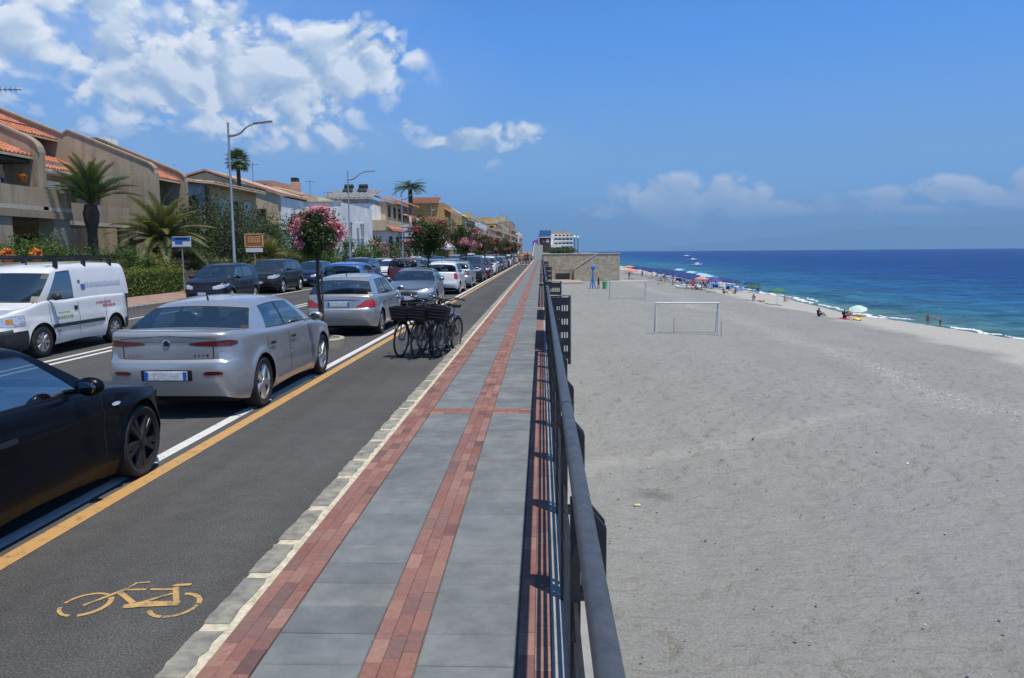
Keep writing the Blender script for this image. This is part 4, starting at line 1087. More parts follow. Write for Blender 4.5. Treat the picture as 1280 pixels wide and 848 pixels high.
# breaking edge of the waves
def foam_build(N, b, out):
    p = geo_pos(N); n = N.noise(p, 2.2, 6, .7); t_ = N.new('ShaderNodeBsdfTransparent'); mx = N.new('ShaderNodeMixShader')
    N.link(N.ramp(n.outputs[0], [(.38, 0.), (.50, 1.)]), mx.inputs[0]); N.link(t_.outputs[0], mx.inputs[1]); N.link(b.outputs[0], mx.inputs[2]); N.link(mx.outputs[0], out.inputs[0])
M_FOAM = mat('sea_foam', (.78, .80, .80), .8, build=foam_build)
fm = MB()
def foam(y0, y1, xoff, wmax, z=-5.86, n=None):
    n = n or int((y1 - y0) / .5); V = []
    for k in range(n + 1):
        t = k / n; y = y0 + (y1 - y0) * t
        xc = 40.55 + float(shoreo(y)) + .4 * math.sin(y / 3.9) + xoff + .25 * math.sin(y * 1.7) + .1 * math.sin(y * 5.1); w_ = wmax * .72 * math.sin(math.pi * min(1, max(0, t))) ** .6 * (.6 + .4 * math.sin(y * 2.3 + xoff) ** 2) * random.uniform(.75, 1.2)
        zz = z + .05 * math.sin(y * 1.1); V += [(xc - w_ * .6, y, zz - .03), (xc - w_ * .2, y, zz + .03), (xc + w_ * .2, y, zz + .07), (xc + w_ * .6, y, zz - .04)]
    fm.add(V, [(4 * k + q, 4 * k + q + 1, 4 * k + q + 5, 4 * k + q + 4) for k in range(n) for q in range(3)])
for a in ((60, 70, .2, .8), (71, 79, .3, 1.0), (88, 101, .4, 1.6), (100, 112, .2, .6), (113, 131, .2, 1.6), (131, 150, .3, 1.3), (150, 172, .3, 1.0), (176, 215, .4, 1.1), (225, 300, .4, 1.2), (310, 420, .4, 1.4), (86, 92, 1.6, .5), (118, 126, 2.0, .6)): foam(*a)
fm.build('surf', M_FOAM, sea, 180, kind='stuff')

# far mountains over the sea and behind the town
M_HILL = mat('mountain', (.055, .075, .06), 1., var=.35, vscale=.004, spec=.0)
def hill(name, pts, y, depth, seed):
    rd = random.Random(seed); V = []; F = []; n = len(pts); rows = 7
    for j in range(rows + 1):
        t = j / rows
        for i, (x, h) in enumerate(pts):
            hh = h * (1 - t) ** 1.2 * (1 + .10 * math.sin(i * 1.7 + j * 2.1) * t * (1 - t) * 4 + rd.uniform(-.05, .05) * (0 if j == 0 else 1))
            V.append((x, y - depth * t, hh - 9 if j < rows else -250))
    for j in range(rows):
        for i in range(n - 1): F.append((j * n + i, j * n + i + 1, (j + 1) * n + i + 1, (j + 1) * n + i))
    # back slope
    o = len(V); V += [(x, y + depth, -250) for x, h in pts]
    F += [(i + 1, i, o + i, o + i + 1) for i in range(n - 1)]
    return obj(name, np_mesh(name, V, F, M_HILL, None, 60), kind='structure')
hp = [(x, np.interp(x, [6400, 9900, 14400, 19000, 22000, 25800, 30400, 36500, 45600, 60000], [0, 250, 650, 1000, 1380, 1540, 1480, 1850, 2100, 1600]) + 60 * math.sin(x / 800.) + 33 * math.sin(x / 290.)) for x in np.linspace(6400, 60000, 200)]
hill('mountains', hp, 58000., 5000., 3)
hp = [(x, max(0, np.interp(x, [-9000, -6200, -4900, -4200, -3400, -2700, -2100, -1400, -800, -400], [600, 900, 700, 800, 700, 430, 540, 330, 150, 0]) + 40 * math.sin(x / 190.) + 22 * math.sin(x / 80.))) for x in np.linspace(-9000, -400, 90)]
hill('hills', hp, 11500., 1800., 5)
# warm summer air: far slopes fade to blue
hz = MB(); hz.bbox(-12500, 66000, -3000, 66000, -260, 2600)
m = bpy.data.materials.new('summer_haze'); m.use_nodes = True; N = NT(m.node_tree); o_ = N.new('ShaderNodeOutputMaterial'); pv_ = N.new('ShaderNodeVolumePrincipled')
pv_.inputs['Color'].default_value = (.36, .66, 1., 1); pv_.inputs['Density'].default_value = HAZE; pv_.inputs['Anisotropy'].default_value = .0; N.link(pv_.outputs[0], o_.inputs['Volume'])
hz.build('haze', m, kind='stuff')

# ------------------------------------------------------------------ promenade railing
M_RAIL = mat('grey_painted_steel', (.075, .082, .092), .45, metal=.25, var=.30, vscale=14, bump=.12, bscale=45)
M_IRON = mat('dark_steel', (.028, .030, .034), .55, metal=.3, var=.3, vscale=12)
RX = .130
def post_mesh():
    m = MB()
    for dy in (-.035, .035):
        y0, y1 = dy - .014, dy + .014
        m.extr([(.10, .90), (.225, .90), (.225, 1.03), (.155, 1.115), (.10, 1.115)], 'Y', y0, y1)
        m.bbox(.212, .225, y0, y1, -.12, .90); m.bbox(.10, .135, y0, y1, .10, .90); m.bbox(.135, .212, y0, y1, .10, .16)
    m.bbox(.10, .225, -.03, .03, .93, .96); m.bbox(.10, .25, -.06, .06, .10, .125)
    m.tube([(RX, -.02, 1.09), (RX, -.02, 1.15)], .018, 6)
    return m.mesh('post', M_IRON)
me_post = post_mesh()
def railing(y0, y1, label, solid=False, step=1.38, ret=None, first=None, x=0.):
    t = thing('railing', label, 'railing', (x, y0, 0), 0, 'promenade railing sections'); L = y1 - y0
    m = MB(); m.tube([(RX, 0, 1.175), (RX, L, 1.175)], 0.031, 14); tr = m.build('top_rail', M_RAIL, t, 50)
    for k in range(int(L / 2.76) + 1):
        m = MB(); m.tube([(RX, min(L - .02, .14 + k * 2.76) - .014, 1.175), (RX, min(L - .02, .14 + k * 2.76) + .014, 1.175)], 0.0335, 14); m.build('joint_ring', M_RAIL, tr, 50)
    for z in (.74, .59, .44, .29, .165):
        m = MB(); m.bbox(RX - .020, RX - .006, 0, L, z - .017, z + .017); m.build('bar', M_IRON, t)
    y = .05 if first is None else first
    while y < L - .02:
        obj('post', me_post, t, (0, y, 0)); y += step
    obj('post', me_post, t, (0, L - .05, 0))
    if solid:
        m = MB(); m.bbox(RX - .05, RX - .044, .08, L - .08, .16, 1.12)
        for k in range(int(L / .55)): m.bbox(RX - .06, RX - .034, .1 + k * .55, .16 + k * .55, 1.12, 1.16 + .05 * (k % 2))
        m.build('solid_panel', M_IRON, t)
    if ret:
        yy = ret; m = MB(); m.tube([(RX, yy, 1.175), (.52, yy, 1.175), (.52, yy, -.1)], .022, 8); m.build('return_frame', M_RAIL, t, 50)
        m = MB()
        for k in range(7): m.bbox(.20 + k * .047, .222 + k * .047, yy - .008, yy + .008, -.1, 1.15)
        for z in (.0, .25, .5, .75, 1.0): m.bbox(.19, .51, yy - .012, yy + .012, z, z + .14)
        m.build('return_panel', M_IRON, t)
    return t
railing(-1.6, 14.3, 'nearest long stretch of dark railing with a grey round top rail', ret=15.88, first=.14)
railing(14.45, 18.1, 'short railing with a solid dark panel just past the nearest stretch', solid=True)
railing(21.0, 24.6, 'second short railing with a solid dark panel, before the long one', solid=True, ret=.02)
railing(26.0, 40.5, 'long dark railing just beyond the two solid panels')
railing(41.0, 44.6, 'third short solid dark panel along the promenade edge', solid=True, ret=.02)
railing(46.0, 60.0, 'dark railing between the third and fourth solid panels')
railing(60.5, 64.5, 'fourth short solid dark panel along the promenade edge', solid=True, ret=.02)
railing(66.0, 92.0, 'distant dark railing where the promenade narrows, past the panels', step=2.76)
railing(94.0, 158.0, 'farthest dark railing leading up to the stone terrace', step=4.1)

# ------------------------------------------------------------------ stone terrace with steps
def masonry_build(N, b, out):
    p = geo_pos(N)
    m = N.mapping(p, (1, 1, 1)); s = N.new('ShaderNodeSeparateXYZ'); N.link(p, s.inputs[0])
    c3 = N.new('ShaderNodeCombineXYZ'); N.link(s.outputs[0], c3.inputs[0]); N.link(s.outputs[2], c3.inputs[1])
    br = N.new('ShaderNodeTexBrick'); N.link(c3.outputs[0], br.inputs[0])
    br.inputs['Scale'].default_value = 1.; br.inputs['Brick Width'].default_value = .7; br.inputs['Row Height'].default_value = .32; br.inputs['Mortar Size'].default_value = .02
    br.inputs['Color1'].default_value = (.47, .40, .29, 1); br.inputs['Color2'].default_value = (.38, .32, .235, 1); br.inputs['Mortar'].default_value = (.46, .40, .31, 1)
    n = N.noise(p, 1.5, 5, .65)
    N.link(N.mix(1., br.outputs[0], N.ramp(n.outputs[0], [(.3, .7), (.7, 1.2)]), 'MULTIPLY'), b.inputs['Base Color'])
M_STONE = mat('stone_masonry', rough=.95, build=masonry_build)
M_COPING = mat('stone_coping', (.48, .44, .36), .9, var=.2, vscale=2)
t = thing('stone_terrace', 'brown stone terrace wall with a flight of steps down to the beach', 'wall', (0, 0, 0))
m = MB(); m.bbox(.32, 15.2, 155, 260, -5.5, 1.30); m.build('wall', M_STONE, t)
m = MB(); m.bbox(.30, 15.35, 154.9, 155.4, 1.30, 1.48); m.build('coping', M_COPING, t)
m = MB(); m.extr([(6.3, -5.2), (6.3, -1.75), (10.9, 1.30), (15.2, 1.30), (15.2, -5.2)], 'Y', 152.2, 152.7); m.build('stair_wall', M_STONE, t)
m = MB(); m.extr([(6.2, -1.75), (10.85, 1.31), (15.4, 1.31), (15.4, 1.47), (10.8, 1.47), (6.2, -1.58)], 'Y', 152.1, 152.8); m.build('stair_coping', M_COPING, t)
me_step = MB(); me_step.rbox((0, 0, 0), (.36, 2.2, .24), .01); me_step = me_step.mesh('step', M_COPING)
for k in range(14): obj('step', me_step, t, (6.5 + k * .33, 153.8, -1.7 + k * .215))
m = MB()
for k in range(5): m.tube([(2.6 + k * .9, 151.6, -3.7), (2.6 + k * .9, 151.6, -1.9)], .03, 6)
m.tube([(2.6, 151.6, -1.9), (6.2, 151.6, -1.9)], .03, 6); m.tube([(2.6, 151.6, -2.8), (6.2, 151.6, -2.8)], .025, 6)
m.build('handrail', M_IRON, t)
m = MB(); m.bbox(2.8, 5.6, 154.93, 155.02, -4.2, -2.5); m.build('doorway', M_IRON, t)
t2 = thing('beach_platform', 'low concrete platform at the foot of the stone terrace', 'platform', (0, 0, 0))
m = MB(); m.bbox(.32, 7.5, 140, 154.9, -5.2, -3.72); m.build('slab', mat('warm_concrete', (.36, .30, .25), .9, var=.15), t2)

# ------------------------------------------------------------------ street lamps
M_GALV = mat('galvanised', (.33, .36, .39), .45, metal=.55, var=.15, vscale=5)
M_LAMPGLASS = mat('lamp_glass', (.75, .78, .8), .2, coat=.5)
def lamp(loc, label, h=8.3, arm=1.7):
    t = thing('street_lamp', label, 'street lamp', loc, 0, 'street lamps on the far pavement')
    m = MB(); m.tube([(0, 0, 0), (0, 0, 1.2), (0, 0, 1.25), (0, 0, h)], [.10, .10, .075, .05], 12); m.build('pole', M_GALV, t, 50)
    m = MB(); m.lathe([(.17, 0), (.17, .08), (.11, .14), (.10, .5)], 14); m.build('base', M_GALV, t, 40)
    m = MB(); P_ = catmull([(0.02, 0, h - .62), (.30, 0, h - .62), (.62, 0, h - .50), (.95, 0, h - .22), (1.35, 0, h - .06)], 5)
    m.tube([tuple(p) for p in P_], [.075 - .045 * k / (len(P_) - 1) for k in range(len(P_))], 8); m.build('arm', M_GALV, t, 60)
    m = MB(); T = Matrix.Translation((1.75, 0, h - .01)) @ Matrix.Rotation(R(-6), 4, 'Y'); m.rbox((0, 0, 0), (.95, .26, .075), .035, 0, T); hd = m.build('lamp_head', M_GALV, t, 40)
    m = MB(); m.rbox((.12, 0, -.045), (.55, .2, .02), .008, 0, T); m.build('lens', M_LAMPGLASS, hd)
    return t
names = ['street lamp nearest the villa, tall grey pole with a swept arm', 'street lamp second from the villa, beside the long white wall', 'third street lamp, standing by the palm hedge', 'fourth street lamp, in front of the ochre house',
         'fifth street lamp, by the house with balconies', 'sixth street lamp, half hidden by the far trees', 'farthest street lamp on the left pavement']
for k, y in enumerate((38.7, 62.5, 86.5, 110, 134, 158, 182)): lamp((-15.5, y, .12), names[k])
for k, (x, y) in enumerate(((8.0, 190), (9.1, 196))):
    t = thing('globe_lamp', ('left' if k == 0 else 'right') + ' one of the twin globe lamps on the terrace', 'street lamp', (x, y, 1.3), 0, 'globe lamps on the terrace')
    m = MB(); m.tube([(0, 0, 0), (0, 0, 3.7)], [.16, .14], 8); m.build('pole', mat('blue_grey_pole', (.10, .16, .26), .5), t)
    m = MB(); m.sphere((0, 0, 4.0), .36, 12, 8); m.build('globe', M_LAMPGLASS, t, 180)

# ------------------------------------------------------------------ signs
M_SIGNBLUE = mat('sign_blue', (.03, .13, .42), .5); M_SIGNWHITE = mat('sign_white', (.62, .64, .66), .5, var=.05); M_SIGNBROWN = mat('sign_brown', (.33, .10, .035), .55, var=.2, vscale=5)
M_SIGNRED = mat('sign_red', (.5, .05, .05), .5); M_SIGNYEL = mat('sign_cream', (.62, .42, .2), .6); M_NAVY = mat('sign_navy', (.02, .05, .2), .5)
def sign(loc, label, w_, h_, zc, fm, lines=(), frame=None, two=None, polez=None, poles=(0,)):
    t = thing('sign', label, 'sign', loc)
    for px in poles:
        m = MB(); m.tube([(px, .04, 0), (px, .04, polez or zc + h_ / 2 - .02)], .032, 8); m.build('pole', M_GALV, t, 60)
    m = MB(); m.rbox((0, 0, zc), (w_, .03, h_), .012); p = m.build('panel', fm, t)
    for (x0, x1, z0, z1, lm) in lines:
        m = MB(); m.bbox(x0, x1, -.019, -.0155, z0, z1); m.build('print', lm, p)
    if frame:
        m = MB()
        for (x0, x1, z0, z1) in ((-w_ / 2 - .04, w_ / 2 + .04, zc + h_ / 2, zc + h_ / 2 + .06), (-w_ / 2 - .04, w_ / 2 + .04, zc - h_ / 2 - .06, zc - h_ / 2), (-w_ / 2 - .06, -w_ / 2, zc - h_ / 2 - .06, zc + h_ / 2 + .06), (w_ / 2, w_ / 2 + .06, zc - h_ / 2 - .06, zc + h_ / 2 + .06)): m.bbox(x0, x1, -.03, .02, z0, z1)
        m.build('frame', frame, t)
    if two:
        w2, h2, z2, m2 = two; m = MB(); m.rbox((0, 0, z2), (w2, .03, h2), .01); m.build('lower_panel', m2, t)
    return t
def text_rows(x0, x1, z, h, lm, n=3, seed=1):
    rd = random.Random(seed); out = []
    for r in range(n):
        zz = z - r * h * 1.7; x = x0
        while x < x1 - .03:
            l_ = rd.uniform(.05, .16); out.append((x, min(x + l_, x1), zz, zz + h, lm)); x += l_ + .03
    return out
sign((-17.0, 36.2, .12), 'blue and white road sign on a thin pole by the date palm', .92, .50, 2.42, M_SIGNWHITE, [(-.44, .44, 2.45, 2.65, M_SIGNBLUE), (-.30, .06, 2.30, 2.45, M_SIGNBLUE), (-.3, .3, 2.53, 2.59, M_SIGNWHITE), (-.40, .40, 2.19, 2.21, M_SIGNBLUE)])
sign((-17.0, 45.5, .12), 'brown notice board in a cream frame with a white strip below', 1.0, .66, 2.62, M_SIGNBROWN, text_rows(-.36, .4, 2.80, .06, M_SIGNYEL, 4, 4), frame=M_SIGNYEL, two=(1.02, .26, 2.05, M_SIGNWHITE), poles=(-.0,))
sign((-16.2, 95.0, .12), 'stack of white and red advertising panels above the oleanders', 2.4, 2.4, 3.9, M_SIGNWHITE, [(-1.1, 1.1, 4.80, 4.90, M_NAVY), (-.9, .9, 4.3, 4.45, M_NAVY), (-1.19, 1.19, 3.5, 3.72, M_NAVY), (-1.19, 1.19, 2.72, 3.15, M_SIGNRED), (-.7, .7, 2.82, 3.02, M_SIGNWHITE)], poles=(-1.1, 1.1))
sign((-15.9, 100.0, .12), 'small plain white panel on two posts behind the queue of cars', 1.3, .5, 2.9, M_SIGNWHITE, poles=(-.55, .55))

# ------------------------------------------------------------------ buildings
def weathered(name, col, dark=.45, var=.18):
    def bld(N, b, out):
        p = geo_pos(N)
        n = N.noise(p, .6, 6, .65); st = N.noise(N.mapping(p, (2.2, 2.2, .22)), 1., 6, .68); f = N.noise(p, 14, 4, .65)
        c = N.ramp(n.outputs[0], [(.3, tuple(v * (1 - var) for v in col)), (.7, tuple(min(1, v * (1 + var)) for v in col))])
        c = N.mix(N.ramp(st.outputs[0], [(.50, 0.), (.72, dark)]), c, tuple(v * .38 for v in col))
        c = N.mix(1., c, N.ramp(f.outputs[0], [(.3, .88), (.7, 1.1)]), 'MULTIPLY')
        N.link(c, b.inputs['Base Color'])
        bp = N.new('ShaderNodeBump'); bp.inputs['Strength'].default_value = .35; bp.inputs['Distance'].default_value = .03
        N.link(f.outputs[0], bp.inputs['Height']); N.link(bp.outputs[0], b.inputs['Normal'])
    return mat(name, rough=.93, spec=.2, build=bld)
M_VILLA = weathered('weathered_concrete', (.41, .335, .235), .75)
M_VILLA2 = weathered('weathered_coping', (.35, .28, .20), .5)
M_TILE = island_mat('terracotta_tile', [(.46, .15, .075), (.52, .19, .09), (.40, .12, .06), (.50, .21, .12), (.36, .13, .08)], .85, fine=.25, fscale=3)
M_TILEB = island_mat('faded_tile', [(.42, .27, .16), (.48, .32, .2), (.36, .22, .14)], .9, fine=.25, fscale=3)
M_WCREAM = weathered('cream_render', (.56, .46, .31), .25); M_WWHITE = weathered('white_render', (.80, .79, .76), .28); M_WYEL = weathered('yellow_render', (.56, .41, .19), .25)
M_WBLUE = weathered('grey_blue_render', (.36, .42, .48), .2); M_WOCHRE = weathered('ochre_render', (.56, .33, .125), .2); M_WPINK = weathered('pink_render', (.52, .33, .24), .25); M_WGREY = weathered('grey_render', (.40, .40, .39), .3)
M_DARKREC = mat('recess_shade_dark_wall', (.06, .05, .042), .9, var=.2)  # recess shade put into the colour; also the far building's dark walls
M_PANE = mat('window_pane', (.02, .028, .034), .08, spec=.6)
M_FRAMEW = mat('window_frame_white', (.62, .62, .60), .6); M_FRAMEB = mat('window_frame_brown', (.10, .055, .03), .6); M_SHUT = mat('shutter_green', (.05, .10, .07), .6); M_SHUTB = mat('shutter_brown', (.16, .085, .045), .6)
M_IRONW = mat('balcony_iron', (.10, .10, .105), .5, metal=.3)

def tile_roof(par, x0, z0, x1, z1, y0, y1, m, name='roof', per=.26, along='Y', courses=None):
    """barrel tiles from eave (x0,z0) to ridge (x1,z1); each tile column is its own strip"""
    n = max(1, int(round((y1 - y0) / per))); V = []; F = []; c = courses or max(3, int(math.hypot(x1 - x0, z1 - z0) / .42)); prof_ = [(0, -.03), (.14, .015), (.3, .05), (.5, .062), (.7, .05), (.86, .015), (1., -.03)]
    for k in range(n):
        for q in range(c):
            o = len(V); t0, t1 = q / c, (q + 1) / c + .04 / c; j = random.uniform(-.012, .012)
            for (t, lift) in ((t0, .03), (t1, .0)):
                for (u, h) in prof_:
                    y = y0 + (k + u) * (y1 - y0) / n; x = x0 + (x1 - x0) * t; z = z0 + (z1 - z0) * t + h + lift + j
                    V.append((x, y, z) if along == 'Y' else (y, x, z))
            w_ = len(prof_)
            F += [(o + i, o + i + 1, o + w_ + i + 1, o + w_ + i) for i in range(w_ - 1)] + [tuple(range(o + w_ - 1, o - 1, -1))]
    r = obj(name, np_mesh(name, V, F, m), par)
    s = MB(); d = .10
    if along == 'Y': s.add([(x0, y0, z0 - .03), (x1, y0, z1 - .03), (x1, y1, z1 - .03), (x0, y1, z0 - .03), (x0, y0, z0 - d - .03), (x1, y0, z1 - d - .03), (x1, y1, z1 - d - .03), (x0, y1, z0 - d - .03)], [(0, 1, 2, 3), (7, 6, 5, 4), (0, 4, 5, 1), (1, 5, 6, 2), (2, 6, 7, 3), (3, 7, 4, 0)])
    else: s.add([(y0, x0, z0 - .03), (y0, x1, z1 - .03), (y1, x1, z1 - .03), (y1, x0, z0 - .03), (y0, x0, z0 - d - .03), (y0, x1, z1 - d - .03), (y1, x1, z1 - d - .03), (y1, x0, z0 - d - .03)], [(0, 1, 2, 3), (7, 6, 5, 4), (0, 4, 5, 1), (1, 5, 6, 2), (2, 6, 7, 3), (3, 7, 4, 0)])
    s.build('eave_board', M_WCREAM, r)
    return r

def part(par, name, m, *boxes, smooth=None):
    q = MB()
    for b in boxes: q.bbox(*b)
    return q.build(name, m, par, smooth)
def win(par, face, pos, a, z, w_, h_, fm=M_FRAMEW, shut=None, door=False, pane=M_PANE):
    """a window on a wall: face E looks towards the street, S towards the camera. pos = wall plane, a = centre along it, z = bottom"""
    if face == 'E': bx = lambda u0, u1, d0, d1, z0, z1: (pos + d0, pos + d1, a + u0, a + u1, z0, z1)
    else: bx = lambda u0, u1, d0, d1, z0, z1: (a + u0, a + u1, pos - d1, pos - d0, z0, z1)
    h2 = w_ / 2; q = MB()
    for (u0, u1, z0, z1) in ((-h2, -h2 + .07, z, z + h_), (h2 - .07, h2, z, z + h_), (-h2 + .07, h2 - .07, z, z + .07), (-h2 + .07, h2 - .07, z + h_ - .07, z + h_), (-.03, .03, z + .07, z + h_ - .07)): q.bbox(*bx(u0, u1, -.05, .07, z0, z1))
    o = q.build('door' if door else 'window', fm, par)
    q = MB(); q.bbox(*bx(-h2 + .03, h2 - .03, -.04, .02, z + .03, z + h_ - .03)); q.build('pane', pane, o)
    if not door: q = MB(); q.bbox(*bx(-h2 - .1, h2 + .1, -.02, .14, z - .1, z - .03)); q.build('sill', M_COPING, o)
    if shut:
        for s_ in (-1, 1):
            q = MB(); u0 = s_ * (h2 + .02); u1 = s_ * (h2 + w_ * .48); q.bbox(*bx(min(u0, u1), max(u0, u1), .0, .05, z, z + h_)); q.build('shutter', shut, o)
    return o
def balcony(par, face, pos, a0, a1, z, out_, solid=None, h=1.0):
    if face == 'E': bx = lambda u0, u1, d0, d1, z0, z1: (pos + d0, pos + d1, u0, u1, z0, z1)
    else: bx = lambda u0, u1, d0, d1, z0, z1: (u0, u1, pos - d1, pos - d0, z0, z1)
    q = MB(); q.bbox(*bx(a0, a1, -.1, out_, z - .18, z)); o = q.build('balcony', M_COPING, par)
    q = MB()
    if solid:
        q.bbox(*bx(a0, a1, out_ - .12, out_ - .002, z, z + h)); q.bbox(*bx(a0 + .002, a0 + .12, 0, out_ - .12, z, z + h)); q.bbox(*bx(a1 - .12, a1 - .002, 0, out_ - .12, z, z + h)); q.build('parapet', solid, o)
    else:
        q.bbox(*bx(a0, a1, out_ - .07, out_ - .02, z + h - .05, z + h)); q.bbox(*bx(a0, a0 + .05, 0, out_ - .07, z + h - .05, z + h)); q.bbox(*bx(a1 - .05, a1, 0, out_ - .07, z + h - .05, z + h))
        n = int((a1 - a0) / .14)
        for k in range(n): u = a0 + (k + .5) * (a1 - a0) / n; q.bbox(*bx(u - .011, u + .011, out_ - .055, out_ - .033, z, z + h - .05))
        q.build('balcony_railing', M_IRONW, o)
    return o
def awning(par, face, pos, a0, a1, z, out_, m):
    q = MB(); v = [(pos, a0, z), (pos, a1, z), (pos + out_, a1, z - .5), (pos + out_, a0, z - .5)] if face == 'E' else [(a0, pos, z), (a1, pos, z), (a1, pos - out_, z - .5), (a0, pos - out_, z - .5)]
    v2 = [(p[0], p[1], p[2] - .03) for p in v]
    q.add(v + v2, [(0, 1, 2, 3), (7, 6, 5, 4), (0, 4, 5, 1), (1, 5, 6, 2), (2, 6, 7, 3), (3, 7, 4, 0)]); return q.build('awning', m, par)

# --- concrete villa with party walls and tiled roofs
v = thing('concrete_villa', 'weathered concrete villa with sloping party walls and terracotta roofs', 'building')
def pwall(y, poly, th=.34):
    q = MB(); q.extr(poly, 'Y', y, y + th); o = q.build('party_wall', M_VILLA, v)
    top = [p for p in poly if p[1] > 3]; q = MB()
    for a_, b_ in zip(top[:-1], top[1:]):
        if abs(a_[0] - b_[0]) < .05: continue
        q.extr([(a_[0], a_[1] + .005), (b_[0], b_[1] + .005), (b_[0], b_[1] + .11), (a_[0], a_[1] + .11)], 'Y', y - .06, y + th + .06)
    q.build('coping', M_VILLA2, o)
def rnd(x, z, r=.5): return [(x, z - r), (x - r * .12, z - r * .5), (x - r * .4, z - r * .1), (x - r, z + r * .35)]
pwall(33.0, [(-21.45, 3.9)] + rnd(-21.45, 6.75, .5) + [(-26.3, 8.9), (-32, 8.9), (-32, 0), (-25, 0), (-25, 3.9)])
pwall(44.0, [(-21.95, 0)] + rnd(-21.95, 6.95, .4) + [(-26.9, 8.95), (-27.2, 8.75), (-31.0, 10.3), (-35, 10.3), (-35, 0)], .4)
pwall(47.2, [(-21.7, 0)] + rnd(-21.7, 6.75, .4) + [(-27.0, 8.95), (-35, 8.95), (-35, 0)], .3)
pwall(25.0, [(-21.45, 3.9)] + rnd(-21.45, 6.75, .5) + [(-26.3, 8.9), (-32, 8.9), (-32, 0), (-25, 0), (-25, 3.9)])
part(v, 'wall', M_VILLA, (-33, -24.6, 25.34, 33.0, 0, 6.9)); part(v, 'wall', M_VILLA, (-33, -25.9, 33.34, 44.0, 0, 6.9)); part(v, 'wall', M_DARKREC, (-33, -28.8, 25.3, 44.0, 6.9, 9.2))  # upper wall darkened in its colour for the loggia shade
part(v, 'wall', M_VILLA, (-33, -23.4, 44.4, 47.2, 0, 6.2)); part(v, 'gallery_floor', M_VILLA2, (-28.8, -24.7, 25.34, 32.99, 6.85, 7.0))
tile_roof(v, -21.75, 6.18, -25.2, 7.72, 25.34, 33.0, M_TILE); tile_roof(v, -25.4, 6.42, -28.0, 7.55, 33.34, 44.0, M_TILE)
tile_roof(v, -27.5, 8.48, -31.2, 10.15, 25.3, 44.0, M_TILE); tile_roof(v, -22.0, 6.35, -25.6, 8.0, 44.4, 47.2, M_TILE)
balcony(v, 'E', -24.6, 25.35, 35.0, 4.05, 3.15, M_VILLA, .78); balcony(v, 'E', -25.9, 35.05, 41.0, 3.55, 3.9, M_VILLA, .86); balcony(v, 'E', -23.4, 44.42, 47.18, 4.0, 1.3, M_VILLA, .8)
part(v, 'fascia', M_VILLA2, (-21.75, -21.42, 25.3, 35.02, 3.55, 3.86)); part(v, 'pillar', M_VILLA, (-22.2, -21.5, 33.7, 34.9, 0, 3.55)); part(v, 'pillar', M_VILLA, (-22.2, -21.5, 29.2, 31.0, 0, 3.55)); part(v, 'pillar', M_VILLA, (-22.3, -21.7, 40.2, 41.0, 0, 3.37))
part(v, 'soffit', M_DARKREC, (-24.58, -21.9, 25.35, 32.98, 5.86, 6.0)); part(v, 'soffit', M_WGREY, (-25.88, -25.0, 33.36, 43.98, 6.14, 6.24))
for y in (28.6, 31.8): win(v, 'E', -24.6, y, 4.08, 1.3, 1.75, M_FRAMEW, door=True)
for y in (36.2, 39.2, 42.0): win(v, 'E', -25.9, y, 3.6, 1.2, 2.0, M_FRAMEB, door=True)
for y in (28, 31, 35, 38.5, 42): win(v, 'E', -28.8, y, 7.02, 1.2, 1.3, M_FRAMEB, door=True)
win(v, 'E', -23.4, 45.8, 4.1, 1.2, 1.9, M_FRAMEB, door=True)
part(v, 'garage_door', M_DARKREC, (-24.6, -24.52, 31.0, 33.7, 0, 3.0)); part(v, 'garage_door', M_DARKREC, (-25.9, -25.82, 35.4, 40.2, 0, 2.9))  # dark door colour stands for the shade under the balconies
part(v, 'gallery_post', M_VILLA2, (-27.9, -27.7, 36.6, 36.8, 7.0, 8.4)); part(v, 'gallery_post', M_VILLA2, (-27.9, -27.7, 40.4, 40.6, 7.0, 8.4))
part(v, 'chimney', M_WWHITE, (-28.9, -27.5, 49.0, 50.4, 6.0, 9.35)); part(v, 'roof_block', M_WWHITE, (-33, -25.5, 47.5, 50.9, 0, 7.9))
part(v, 'balcony_box', M_WGREY, (-22.3, -21.9, 34.0, 34.98, 4.86, 5.25))
# fittings of the villa that stand free
ac = thing('air_conditioner', 'white air conditioning unit under the tiled eave of the villa', 'air conditioner', (-23.2, 32.6, 5.3))
q = MB(); q.rbox((0, 0, 0), (.35, .75, .55), .03); q.build('case', M_FRAMEW, ac); q = MB(); q.lathe([(.2, 0), (.2, .02), (.0, .02)], 16, 'X', Matrix.Translation((.176, -.1, 0))); q.build('fan_grille', M_TRIM, ac)
ant = thing('aerial', 'television aerial on the ridge of the villa roof', 'aerial', (-31.3, 44.6, 10.2)); q = MB(); q.tube([(0, 0, 0), (0, 0, 1.6)], .03, 6); q.build('mast', M_IRON, ant)
q = MB(); q.tube([(-.4, 0, 1.2), (1.5, 0, 1.2)], .02, 5)
for k in range(6): q.tube([(-.2 + k * .3, -.35, 1.2), (-.2 + k * .3, .35, 1.2)], .014, 4); q.tube([(-.3 + k * .3, 0, 1.0), (-.3 + k * .3, 0, 1.42)], .012, 4)
q.build('rods', M_IRON, ant)

